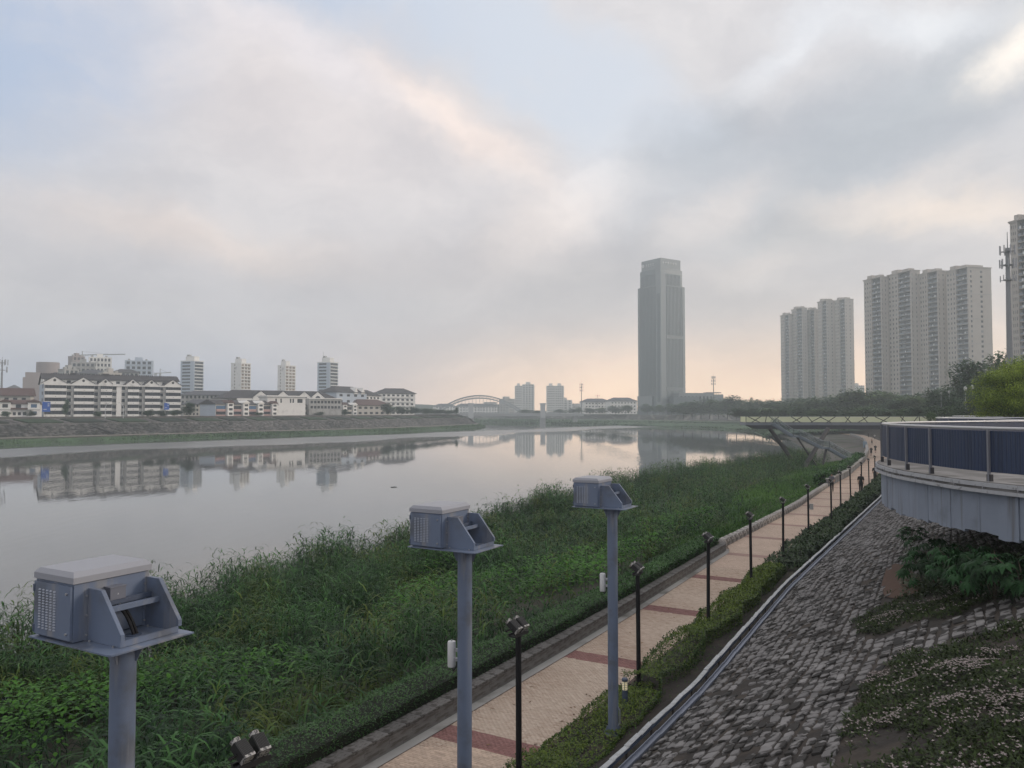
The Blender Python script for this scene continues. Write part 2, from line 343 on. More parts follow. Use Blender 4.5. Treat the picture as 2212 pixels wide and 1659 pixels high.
# ================================================================== SETTING
# ------------------------------------------------------------------ water
def water():
    m = bpy.data.materials.new('river_water'); m.use_nodes = True; t = m.node_tree; N = t.nodes.new; L = t.links.new
    b = t.nodes['Principled BSDF']; b.inputs['Base Color'].default_value = (.10, .105, .105, 1); b.inputs['Roughness'].default_value = .035
    b.inputs['IOR'].default_value = 1.45; b.inputs['Specular IOR Level'].default_value = .8
    g = N('ShaderNodeNewGeometry'); mp = N('ShaderNodeMapping'); L(g.outputs['Position'], mp.inputs[0]); mp.inputs['Rotation'].default_value = (0, 0, R(30)); mp.inputs['Scale'].default_value = (.55, .16, 1)
    def ns(v, sc, det):
        n = N('ShaderNodeTexNoise'); n.inputs['Scale'].default_value = sc; n.inputs['Detail'].default_value = det; L(v, n.inputs['Vector']); return n.outputs['Fac']
    def mr(v, a, bb, c, d):
        n = N('ShaderNodeMapRange'); n.interpolation_type = 'SMOOTHSTEP'
        for i, q in enumerate((a, bb, c, d)): n.inputs[1 + i].default_value = q
        L(v, n.inputs[0]); return n.outputs[0]
    def mm(op, a, bb):
        n = N('ShaderNodeMath'); n.operation = op
        for i, q in enumerate((a, bb)):
            if isinstance(q, bpy.types.NodeSocket): L(q, n.inputs[i])
            else: n.inputs[i].default_value = q
        return n.outputs[0]
    # breeze patches: long ruffled bands, mostly along the far bank
    sp = N('ShaderNodeSeparateXYZ'); L(g.outputs['Position'], sp.inputs[0])
    tt = mm('ADD', mm('MULTIPLY', sp.outputs[0], .86), mm('MULTIPLY', sp.outputs[1], -.51))
    wob = mm('MULTIPLY', mm('SUBTRACT', ns(g.outputs['Position'], .012, 4), .5), 60)
    tt2 = mm('ADD', tt, wob)
    band = mm('MULTIPLY', mr(tt2, -243, -231, 0, 1), mr(tt2, -200, -186, 1, 0))
    mp2 = N('ShaderNodeMapping'); L(g.outputs['Position'], mp2.inputs[0]); mp2.inputs['Rotation'].default_value = (0, 0, R(-60)); mp2.inputs['Scale'].default_value = (.035, .006, 1)
    patch = mr(ns(mp2.outputs[0], 1.0, 5), .57, .70, 0, 1)
    amt = mm('ADD', mm('MULTIPLY', band, .9), mm('ADD', mm('MULTIPLY', patch, .30), .034))
    h = mm('ADD', ns(mp.outputs[0], 1.6, 3), mm('MULTIPLY', ns(mp.outputs[0], .35, 2), .8))
    bn = N('ShaderNodeBump'); bn.inputs['Distance'].default_value = .22; L(amt, bn.inputs['Strength']); L(h, bn.inputs['Height']); L(bn.outputs[0], b.inputs['Normal'])
    L(mm('ADD', mm('MULTIPLY', band, .26), .03), b.inputs['Roughness'])
    me = bpy.data.meshes.new('river'); me.from_pydata([(-1240, -40, 0), (1240, -40, 0), (1240, 1205, 0), (-1240, 1205, 0)], [], [(0, 1, 2, 3)]); me.materials.append(m)
    link('river', me, kind='structure')
water()
# ------------------------------------------------------------------ promenade
ssA = list(np.arange(-12, 40, 1.0)) + list(np.arange(40, 120, 2.5)) + list(np.arange(120, 401, 7))
ssB = [s for s in ssA if s >= 31]
S_BRICK = 33.0
path_o = strip('path', ssA, [lambda s: (Lt(s) - .85, pz(s, Lt(s)) - .03), lambda s: (Rt(s) + .05, pz(s, Rt(s)) - .03)], joint)
# far paving: sheet with fine relief only, the bricks cannot be told apart there
fb = bpy.data.materials.new('far_paving'); fb.use_nodes = True
def far_paving(m):
    t = m.node_tree; N = t.nodes.new; L = t.links.new; b = t.nodes['Principled BSDF']; b.inputs['Roughness'].default_value = .85
    g = N('ShaderNodeNewGeometry'); mp = N('ShaderNodeMapping'); mp.inputs['Rotation'].default_value = (0, 0, R(30.7)); L(g.outputs['Position'], mp.inputs[0])
    br = N('ShaderNodeTexBrick'); L(mp.outputs[0], br.inputs['Vector']); br.inputs['Scale'].default_value = 1
    br.inputs['Color1'].default_value = (.55, .42, .33, 1); br.inputs['Color2'].default_value = (.44, .335, .26, 1); br.inputs['Mortar'].default_value = (.25, .19, .15, 1)
    br.inputs['Brick Width'].default_value = .117; br.inputs['Row Height'].default_value = .062; br.inputs['Mortar Size'].default_value = .004
    n = N('ShaderNodeTexNoise'); n.inputs['Scale'].default_value = .8; n.inputs['Detail'].default_value = 5; L(g.outputs['Position'], n.inputs['Vector'])
    mx = N('ShaderNodeMix'); mx.data_type = 'RGBA'; mx.blend_type = 'MULTIPLY'; mx.inputs[0].default_value = 1; L(br.outputs['Color'], mx.inputs[6])
    mr = N('ShaderNodeMapRange'); mr.inputs[3].default_value = .78; mr.inputs[4].default_value = 1.18; L(n.outputs['Fac'], mr.inputs[0]); L(mr.outputs[0], mx.inputs[7]); L(mx.outputs[2], b.inputs['Base Color'])
far_paving(fb)
strip('far_paving', [S_BRICK] + [s for s in ssA if s > S_BRICK], [lambda s: (Lt(s), pz(s, Lt(s)) + .0), lambda s: (Rt(s), pz(s, Rt(s)) + .0)], fb, path_o)
strip('gutter_strip', [s for s in ssA if s <= 38], [lambda s: (Lt(s) - .28, pz(s, Lt(s)) + .012), lambda s: (Lt(s) - .015, pz(s, Lt(s)) + .004)], concrete, path_o)
BANDS = [12.52 + 5.96 * k for k in range(-1, 21)]
for s0 in BANDS:                            # red cross bands beyond the counted bricks
    if s0 > S_BRICK: strip('red_band', [s0, s0 + .7], [lambda s: (Lt(s) + .02, pz(s, Lt(s)) + .005), lambda s: (Rt(s) - .02, pz(s, Rt(s)) + .005)], mat('red_band', (.30, .195, .165), .85, .2, 3), path_o)
def bricks():
    rows = []; pitch_s, pitch_t, g = .062, .117, .005
    s = 7.0; k = 0
    while s < S_BRICK:
        red = any(b <= s + .03 <= b + .7 for b in BANDS); l, r = float(Lt(s)), float(Rt(s)); off = (k % 2) * pitch_t / 2
        n = int((r - l) / pitch_t) + 2; t = l - off + np.arange(n) * pitch_t
        for q in t:
            a, b = max(q, l), min(q + pitch_t - g, r)
            if b - a > .03: rows.append((s + (pitch_s - g) / 2, (a + b) / 2, b - a, red))
        s += pitch_s; k += 1
    A = np.array(rows, float); s, t, w, red = A.T
    x, y = st2xy(s, t); z = pathz(y); px, py, f = proj(x, y, z)
    vis = (px > -250) & (px < 2460) & (py < 2000)
    A = A[vis]; x, y, z, f, px, py = x[vis], y[vis], z[vis], f[vis], px[vis], py[vis]
    inview = (px > 5) & (px < 2205) & (py < 1655); order = np.argsort(np.where(inview, f, 1e9)); top = set(order[:300].tolist())
    ang = math.atan2(NY, NX)
    def pmesh(m):
        mb = MB(); mb.box(-.5, .5, -.5, .5, -.03, -.003); mb.add([(-.5, -.5, -.003), (.5, -.5, -.003), (.5, .5, -.003), (-.5, .5, -.003), (-.46, -.42, 0), (.46, -.42, 0), (.46, .42, 0), (-.46, .42, 0)],
            [(4, 5, 6, 7), (0, 1, 5, 4), (1, 2, 6, 5), (2, 3, 7, 6), (3, 0, 4, 7)])
        mb.f.pop(1); mb.mi.pop(1); return mb.mesh('brick', m)
    ms, mr = pmesh(brick_sand_o), pmesh(brick_red_o)
    for i in order[:300]:
        link('brick', mr if A[i, 3] else ms, path_o, (x[i], y[i], z[i] + rng.normal(0, .0012)), (rng.normal(0, .008), rng.normal(0, .008), ang + rng.normal(0, .012)), (A[i, 2], .057, 1))
    for red, m, nm in ((0, brick_sand, 'sand_bricks'), (1, brick_red, 'red_bricks')):
        sel = np.array([i for i in range(len(A)) if i not in top and A[i, 3] == red]); n = len(sel)
        hw, hd = A[sel, 2] / 2, np.full(n, .0285); zz = z[sel] + rng.normal(0, .0015, n); tilt = rng.normal(0, .0022, (n, 2))
        V = np.zeros((n, 8, 3)); rot = ang + rng.normal(0, .012, n); c, sn = np.cos(rot), np.sin(rot)
        for k, (i, j) in enumerate(((-1, -1), (1, -1), (1, 1), (-1, 1))):
            for lay, (sc, dz) in enumerate(((1, -.03), (.96, 0))):
                lx, ly = i * hw * sc, j * hd * sc
                V[:, lay * 4 + k, 0] = x[sel] + lx * c - ly * sn; V[:, lay * 4 + k, 1] = y[sel] + lx * sn + ly * c; V[:, lay * 4 + k, 2] = zz + dz + i * tilt[:, 0] + j * tilt[:, 1]
        base = (np.arange(n) * 8)[:, None]
        F = np.concatenate([base + np.array([q]) for q in ((4, 5, 6, 7), (0, 1, 5, 4), (1, 2, 6, 5), (2, 3, 7, 6), (3, 0, 4, 7))])
        # weathering differs from brick to brick and in broad patches
        tn = np.clip(.5 + .22 * rng.normal(size=n) + .25 * np.sin(x[sel] * 1.3 + np.sin(y[sel] * .9) * 1.7), 0, 1)
        o = link(nm, big_mesh(nm, V.reshape(-1, 3), [F], m, np.repeat(tn, 8)), path_o); o['kind'] = 'stuff'
bricks()
# dark kerb along the planted side
def kerb():
    t = thing('kerb_edge', 'thin dark brick kerb between the sand paving and the planted verge', 'kerb')
    mb = MB(); s = -2.0
    while s < 60:
        l = .42; p = [st2xy(s + .01, Rt(s) + .045), st2xy(s + l - .01, Rt(s + l) + .045)]
        z = pz(s, Rt(s)); d = rng.normal(0, .006)
        mb.bar((*p[0], z - .02 + d), (*p[1], z - .02 + d), .085, .10); s += l
    mb.build('kerb_stones', mat('dark_kerb', (.11, .075, .065), .9, .3, 4, col2=(.06, .05, .045), c2s=3), t, kind='stuff')
kerb()
# ------------------------------------------------------------------ low wall left of the promenade
def low_wall():
    t = thing('low_wall', 'long low grey wall with dark weathered coping stones left of the paved path', 'wall')
    WO = .27
    ss = np.arange(-3, 37.9, .9)
    strip_v = MB()
    for a, b in zip(ss[:-1], ss[1:]):
        P = [st2xy(a, Lt(a) - WO), st2xy(b, Lt(b) - WO), st2xy(b, Lt(b) - WO - .24), st2xy(a, Lt(a) - WO - .24)]
        Z = [pz(a, Lt(a)), pz(b, Lt(b)), pz(b, Lt(b)), pz(a, Lt(a))]
        v = [(*p, z - .1) for p, z in zip(P, Z)] + [(*p, z + .285) for p, z in zip(P, Z)]
        strip_v.add(v, [(0, 1, 5, 4), (1, 2, 6, 5), (2, 3, 7, 6), (3, 0, 4, 7), (4, 5, 6, 7)])
    strip_v.build('wall_core', wallst, t)
    proto = {}
    # courses of the face: pieces separated by open joints
    s = 4.0
    cm = MB().box(-.5, .5, -.5, .5, -.5, .5).mesh('wall_block', mat('wall_block', (.17, .165, .158), .9, .3, 3, bump=.35, bs=25, col2=(.10, .09, .08), c2s=1.6, rnd=.07))
    n = 0
    while s < 37.4:
        l = .62 + .2 * rng.random()
        for row in range(2):
            sm = s + l / 2 + (row * .3); a = st2xy(sm - l / 2, Lt(sm - l / 2) - WO + .012); b = st2xy(sm + l / 2, Lt(sm + l / 2) - WO + .012)
            z = pz(sm, Lt(sm)) + .075 + row * .14
            link('wall_block', cm, t, ((a[0] + b[0]) / 2, (a[1] + b[1]) / 2, z), (0, -math.asin(.0125 * (b[1] - a[1]) / l) * -1, math.atan2(b[1] - a[1], b[0] - a[0])), (l - .006, .03, .137)); n += 1
        s += l
    cp = MB().add([(-.5, -.5, 0), (.5, -.5, 0), (.5, .5, 0), (-.5, .5, 0), (-.5, -.5, .8), (.5, -.5, .8), (.5, .5, .8), (-.5, .5, .8), (-.47, -.44, 1), (.47, -.44, 1), (.47, .44, 1), (-.47, .44, 1)],
        [(0, 3, 2, 1), (0, 1, 5, 4), (1, 2, 6, 5), (2, 3, 7, 6), (3, 0, 4, 7), (4, 5, 9, 8), (5, 6, 10, 9), (6, 7, 11, 10), (7, 4, 8, 11), (8, 9, 10, 11)]).mesh('coping_stone', coping_m)
    s = -2.0
    while s < 37.6:
        l = .42 + .12 * rng.random(); a = st2xy(s, Lt(s) - WO - .12); b = st2xy(s + l, Lt(s + l) - WO - .12)
        link('coping_stone', cp, t, ((a[0] + b[0]) / 2, (a[1] + b[1]) / 2, pz(s, Lt(s)) + .287 + rng.normal(0, .004)), (0, 0, math.atan2(b[1] - a[1], b[0] - a[0]) + rng.normal(0, .01)), (l - .012, .32, .075)); s += l
low_wall()
def kerb_blocks():                          # row of squared stone blocks edging the path beyond the wall
    t = thing('stone_edging', 'row of squared pale stone blocks edging the left side of the path beyond the wall', 'stone edging')
    me = MB().add([(-.5, -.5, 0), (.5, -.5, 0), (.5, .5, 0), (-.5, .5, 0), (-.5, -.5, .75), (.5, -.5, .75), (.5, .5, .75), (-.5, .5, .75), (-.42, -.38, 1), (.42, -.38, 1), (.42, .38, 1), (-.42, .38, 1)],
        [(0, 1, 5, 4), (1, 2, 6, 5), (2, 3, 7, 6), (3, 0, 4, 7), (4, 5, 9, 8), (5, 6, 10, 9), (6, 7, 11, 10), (7, 4, 8, 11), (8, 9, 10, 11)]).mesh('stone_block', kerbst)
    s = 38.7
    while s < 78.5:
        l = .84; a = st2xy(s, Lt(s) - .22); b = st2xy(s + l, Lt(s + l) - .22)
        link('stone_block', me, t, ((a[0] + b[0]) / 2, (a[1] + b[1]) / 2, pz(s, Lt(s)) - .02 + rng.normal(0, .008)), (0, 0, math.atan2(b[1] - a[1], b[0] - a[0]) + rng.normal(0, .02)), (l - .16, .36, .36)); s += l
kerb_blocks()
def planter_wall():
    t = thing('planter_wall', 'low grey planter wall left of the far path before the footbridge stairs', 'wall')
    mb = MB(); ss = np.arange(80, 137, 3.0); mb2 = MB()
    for a, b in zip(ss[:-1], ss[1:]):
        P = [st2xy(a, Lt(a) - .05), st2xy(b, Lt(b) - .05), st2xy(b, Lt(b) - .35), st2xy(a, Lt(a) - .35)]; Z = [pz(a, Lt(a)), pz(b, Lt(b))] ; Z = [Z[0], Z[1], Z[1], Z[0]]
        mb.add([(*p, z - .2) for p, z in zip(P, Z)] + [(*p, z + .62) for p, z in zip(P, Z)], [(0, 1, 5, 4), (1, 2, 6, 5), (2, 3, 7, 6), (3, 0, 4, 7)])
        P = [st2xy(a, Lt(a) - .0), st2xy(b, Lt(b) - .0), st2xy(b, Lt(b) - .42), st2xy(a, Lt(a) - .42)]
        mb2.add([(*p, z + .62) for p, z in zip(P, Z)] + [(*p, z + .72) for p, z in zip(P, Z)], [(0, 1, 5, 4), (1, 2, 6, 5), (2, 3, 7, 6), (3, 0, 4, 7), (4, 5, 6, 7), (0, 3, 2, 1)])
    mb.build('wall_face', mat('planter_concrete', (.17, .17, .175), .9, .2, 1, col2=(.10, .10, .10), c2s=.7), t); mb2.build('coping', concrete, t)
    t2 = thing('planter_wall', 'pale broken wall edging the bend of the path beyond the footbridge stairs', 'wall')
    mb = MB(); ss = np.arange(140, 330, 6.0)
    for a, b in zip(ss[:-1], ss[1:]):
        P = [st2xy(a, Lt(a) - .05), st2xy(b, Lt(b) - .05), st2xy(b, Lt(b) - .6), st2xy(a, Lt(a) - .6)]; Z = [pz(a, Lt(a)), pz(b, Lt(b))]; Z = [Z[0], Z[1], Z[1], Z[0]]
        mb.add([(*p, z - .4) for p, z in zip(P, Z)] + [(*p, z + .75) for p, z in zip(P, Z)], [(0, 1, 5, 4), (1, 2, 6, 5), (2, 3, 7, 6), (3, 0, 4, 7), (4, 5, 6, 7)])
    mb.build('wall_face', mat('far_wall_concrete', (.30, .29, .28), .9, .25, .4), t2)
planter_wall()
# ------------------------------------------------------------------ river bank (left of the promenade), verge and stone slope (right)
SHORE = itp([(-30, -32), (0, -31.5), (15, -32), (36, -35), (56, -36), (94, -39), (123, -38), (150, -31.5), (180, -32), (210, -38), (300, -61), (330, -69), (400, -98)])
def bankz(s, t):
    o = Lt(s) - t; w = Lt(s) - SHORE(s); f = np.clip((o - .9) / np.maximum(w - .9, 1), 0, 1.4); x, y = st2xy(s, t); p0 = pathz(y) - .25
    return np.where(o < .9, p0 + .0, np.maximum(p0 * (1 - f) ** 1.8 + .0 - .5 * np.maximum(f - .85, 0) * 4, -.6))
fr = [0.0, .9, 2.5, 4, 6, 8, 11, 14, 17, 20, 24]
bank_soil = mat('bank_soil', (.038, .042, .026), .95, .4, .6, bump=.4, bs=5, col2=(.062, .055, .042), c2s=.35)
strip('river_bank', [s for s in ssA if s <= 160], [(lambda f: (lambda s: (SHORE(s) - 3 + (Lt(s) - .45 - (SHORE(s) - 3)) * f, float(bankz(s, SHORE(s) - 3 + (Lt(s) - .45 - (SHORE(s) - 3)) * f)))))(f) for f in np.linspace(0, 1, 14)], bank_soil)
far_rev = mat('dark_revetment', (.105, .095, .085), .95, .25, .5, bump=.4, bs=3, col2=(.055, .07, .04), c2s=.10, c2r=(.5, .62))
strip('far_river_bank', [s for s in ssA if s >= 155], [(lambda f: (lambda s: (SHORE(s) - 3 + (Lt(s) - .5 - (SHORE(s) - 3)) * f, float(bankz(s, SHORE(s) - 3 + (Lt(s) - .5 - (SHORE(s) - 3)) * f)) if f < .98 else pz(s, Lt(s)) - .1)))(f) for f in np.linspace(0, 1, 14)], far_rev)
strip('verge', ssA, [lambda s: (Rt(s) + .03, pz(s, Rt(s)) - .05), lambda s: (Rt(s) + .12, pz(s, Rt(s)) + .03), lambda s: ((Rt(s) + Tt(s)) / 2, pz(s, Rt(s)) + .07), lambda s: (Tt(s) + .05, pz(s, Tt(s)) + .10)], soil)
def sl(k): return lambda s: (Tt(s) + k, float(slopez(s, Tt(s) + k)) - (.014 if k > 0 else .04))
slope_o = strip('stone_slope', ssA, [sl(k) for k in (0, .4, 1.2, 2.4, 4, 5.5, 7, 8.5, 10, 11.5)] + [lambda s: (Tt(s) + 15, CREST - .05), lambda s: (Tt(s) + 60, CREST - .05), lambda s: (Tt(s) + 420, CREST - .05)], soil)

# a few fallen leaves on the paving
def fallen_leaves():
    acc = Acc(); n = 260; s = rng.uniform(8, 60, n); f = rng.random(n) ** .7; t = Lt(s) + .05 + (Rt(s) - Lt(s) - .1) * np.where(rng.random(n) < .6, 1 - .25 * rng.random(n) ** 2, f); x, y = st2xy(s, t)
    acc.add(*blades(np.stack([x, y, pathz(y) + .012], 1), rng.uniform(0, 6.28, n), rng.uniform(.0, .35, n), rng.uniform(.05, .11, n), rng.uniform(.025, .05, n), rng.uniform(0, .5, n), 2))
    link('fallen_leaves', acc.mesh('fallen_leaves', mat('dry_leaf', (.1, .05, .03), .8, tint=((.07, .03, .018), (.24, .14, .06)))), kind='stuff')
fallen_leaves()
# ------------------------------------------------------------------ vegetation helpers
def inpoly(px, py, poly):
    px = np.asarray(px, float); py = np.asarray(py, float); r = np.zeros(px.shape, bool); n = len(poly)
    for i in range(n):
        (x0, y0), (x1, y1) = poly[i], poly[(i + 1) % n]
        c = (y0 > py) != (y1 > py); r ^= c & (px < (x1 - x0) * (py - y0) / ((y1 - y0) or 1e-9) + x0)
    return r
VN = np.random.default_rng(3).uniform(-1, 1, (256, 256))
def wav(x, y, k=1.0, ph=0.0):
    # smooth value noise, two octaves, roughly -1..1
    x = np.asarray(x, float) * k * .45 + ph * 17.3; y = np.asarray(y, float) * k * .45 + ph * 9.1; out = 0
    for o, am in ((1, .72), (2.3, .36)):
        X = x * o; Y = y * o; i = np.floor(X).astype(int); j = np.floor(Y).astype(int); f = X - i; g = Y - j; f = f * f * (3 - 2 * f); g = g * g * (3 - 2 * g)
        T = lambda a, b: VN[a % 256, b % 256]
        out = out + am * ((T(i, j) * (1 - f) + T(i + 1, j) * f) * (1 - g) + (T(i, j + 1) * (1 - f) + T(i + 1, j + 1) * f) * g)
    return out * 1.25
POLY_A = [(1760, 1760), (1784, 1659), (1817, 1576), (1838, 1529), (1861, 1466), (1905, 1445), (1982, 1422), (2063, 1404), (2103, 1378), (2154, 1364), (2212, 1343), (2420, 1290), (2420, 1760)]
POLY_B = [(1842, 1348), (1870, 1385), (1921, 1371), (1991, 1343), (2049, 1336), (2107, 1318), (2154, 1304), (2212, 1278), (2420, 1220), (2420, 1215), (2212, 1212), (2120, 1190), (2040, 1178), (1975, 1195), (1985, 1245), (1975, 1285), (1916, 1290), (1893, 1313)]
SOILP = [(1912, 1238), (1935, 1222), (1985, 1240), (1978, 1282), (1925, 1296)]
# ------------------------------------------------------------------ stone slope
def slope_stones():
    protos = []
    for k in range(10):                     # irregular squared stones, a little domed
        mb = MB(); n = 7; ang = np.sort(np.array([.55, 1.05, 2.1, 2.6, 3.75, 4.15, 5.6]) + rng.normal(0, .10, n)); pts = []
        for a in ang:
            r = .5 / max(abs(math.cos(a)), abs(math.sin(a))) * (.86 + .14 * rng.random()); r = min(r, .69); pts.append((r * math.cos(a) * (1 + rng.normal(0, .05)), r * math.sin(a) * (1 + rng.normal(0, .05))))
        bz = .25 * rng.normal(0, .25)
        v = [(x, y, -.6) for x, y in pts] + [(x * .99, y * .99, .72 + rng.normal(0, .12)) for x, y in pts] + [(x * .92 + rng.normal(0, .015), y * .92 + rng.normal(0, .015), 1.0 + rng.normal(0, .08)) for x, y in pts] + [(0, 0, 1.0 + bz * .6)]
        f = [(i, (i + 1) % n, n + (i + 1) % n, n + i) for i in range(n)] + [(n + i, n + (i + 1) % n, 2 * n + (i + 1) % n, 2 * n + i) for i in range(n)] + [(2 * n + i, 2 * n + (i + 1) % n, 3 * n) for i in range(n)]
        mb.add(v, f); protos.append(mb)
    meshes = [mb.mesh('stone', stone_a) for mb in protos]
    L = []; ca = math.atan(SLOPE); w = .12; row = 0
    while w < 11.4:
        dw = .18 + .08 * rng.random(); s = 6.0 + rng.random() * .3
        while s < 100:
            ds = (.20 + .24 * rng.random()) * (1 if s < 60 else 1.7)
            L.append((s + ds / 2 + .02 * rng.normal(), w + dw / 2 + .04 * math.sin(s * .9 + row), ds - .020 - .03 * rng.random() ** 2, dw - .018 - .025 * rng.random() ** 2)); s += ds
        w += dw; row += 1
    A = np.array(L); t = Tt(A[:, 0]) + A[:, 1] * math.cos(ca); x, y = st2xy(A[:, 0], t); z = slopez(A[:, 0], t)
    px, py, f = proj(x, y, z)
    keep = (f > 2) & (px > 1150) & (px < 2600) & (py < 1950) & ~((A[:, 0] > 60) & (np.arange(len(A)) % 2 == 1) & (A[:, 1] > 6)) & ~inpoly(px, py, POLY_A) & ~inpoly(px, py, POLY_B) & ~inpoly(px, py, SOILP) & (z < CREST - .1)
    # a few stones are missing or sunk under soil
    keep &= rng.random(len(A)) > .05 + .22 * (wav(x, y, .9, 1.0) > .45)
    idx = np.where(keep)[0]; inv = (px[idx] > 0) & (px[idx] < 2205) & (py[idx] < 1655)
    size = np.where(inv, A[idx, 2] * A[idx, 3] / f[idx] ** 2, 0); order = idx[np.argsort(-size)]
    big = order[:300]; rest = order[300:]
    def mtx(i):
        s = A[i, 0]; tn = Vector((UX, UY, -.0125 * UY)); e = 1.0; a = st2xy(s - e, Tt(s - e)); b = st2xy(s + e, Tt(s + e))
        tn = Vector((b[0] - a[0], b[1] - a[1], -.0125 * (b[1] - a[1]))).normalized(); up = Vector((NX, NY, SLOPE)).normalized()
        up = (up - tn * up.dot(tn)).normalized(); nr = tn.cross(up); nr = nr if nr.z > 0 else -nr
        M = Matrix((tn, up, nr)).transposed().to_4x4(); M.translation = Vector((x[i], y[i], z[i] - .018 + rng.normal(0, .007)))
        q = rng.normal(0, 1, 3)
        return M @ Matrix.Rotation(q[0] * .032, 4, 'X') @ Matrix.Rotation(q[1] * .032, 4, 'Y') @ Matrix.Rotation(q[2] * .08, 4, 'Z') @ Matrix.Diagonal((A[i, 2], A[i, 3], .030, 1))
    for i in big:
        o = link('stone', meshes[int(rng.integers(10))], slope_o); o.matrix_world = mtx(i)
    V = []; Q = []; T = []; off = 0; pv = [np.array([(*p, 1.0) for p in m.v]) for m in protos]; pf = [(np.array([q for q in m.f if len(q) == 4]), np.array([q for q in m.f if len(q) == 3])) for m in protos]
    for i in rest:
        k = int(rng.integers(10)); M = np.array(mtx(i)); V.append((pv[k] @ M.T)[:, :3]); Q.append(pf[k][0] + off); T.append(pf[k][1] + off); off += len(pv[k])
    o = link('bank_stones', big_mesh('bank_stones', np.concatenate(V), [np.concatenate(Q), np.concatenate(T)], stone_b), slope_o); o['kind'] = 'stuff'
    # concrete-lined coarse slope further along is only a surface: far part of the sheet carries relief
slope_stones()
def soil_patch():
    V = []; F = []
    c = on_slope(1946, 1258); V.append((c[0], c[1], c[2] + .05))
    for k in range(14):
        a = 2 * math.pi * k / 14; r = 1 + .15 * math.sin(3 * a + 1)
        p = on_slope(1946 + 46 * r * math.cos(a), 1258 + 36 * r * math.sin(a)); V.append((p[0], p[1], p[2] + .012))
    for k in range(14): F.append((0, 1 + k, 1 + (k + 1) % 14))
    me = bpy.data.meshes.new('red_soil_patch'); me.from_pydata(V, [], F); me.materials.append(redsoil); o = link('red_soil_patch', me, kind='structure')
    for (p, q) in (((1910, 1292), (1938, 1279)), ((1946, 1287), (1982, 1272))):
        a, b = on_slope(*p), on_slope(*q); t = thing('twig', 'short dry twig lying %s on the red soil patch' % ('lowest, left of the other,' if p[0] < 1930 else 'higher and longer, right of the other,'), 'twig')
        MB().tube((a[0], a[1], a[2] + .04), (b[0], b[1], b[2] + .09), .008, .005, 6).build('stick', twig, t)
soil_patch()
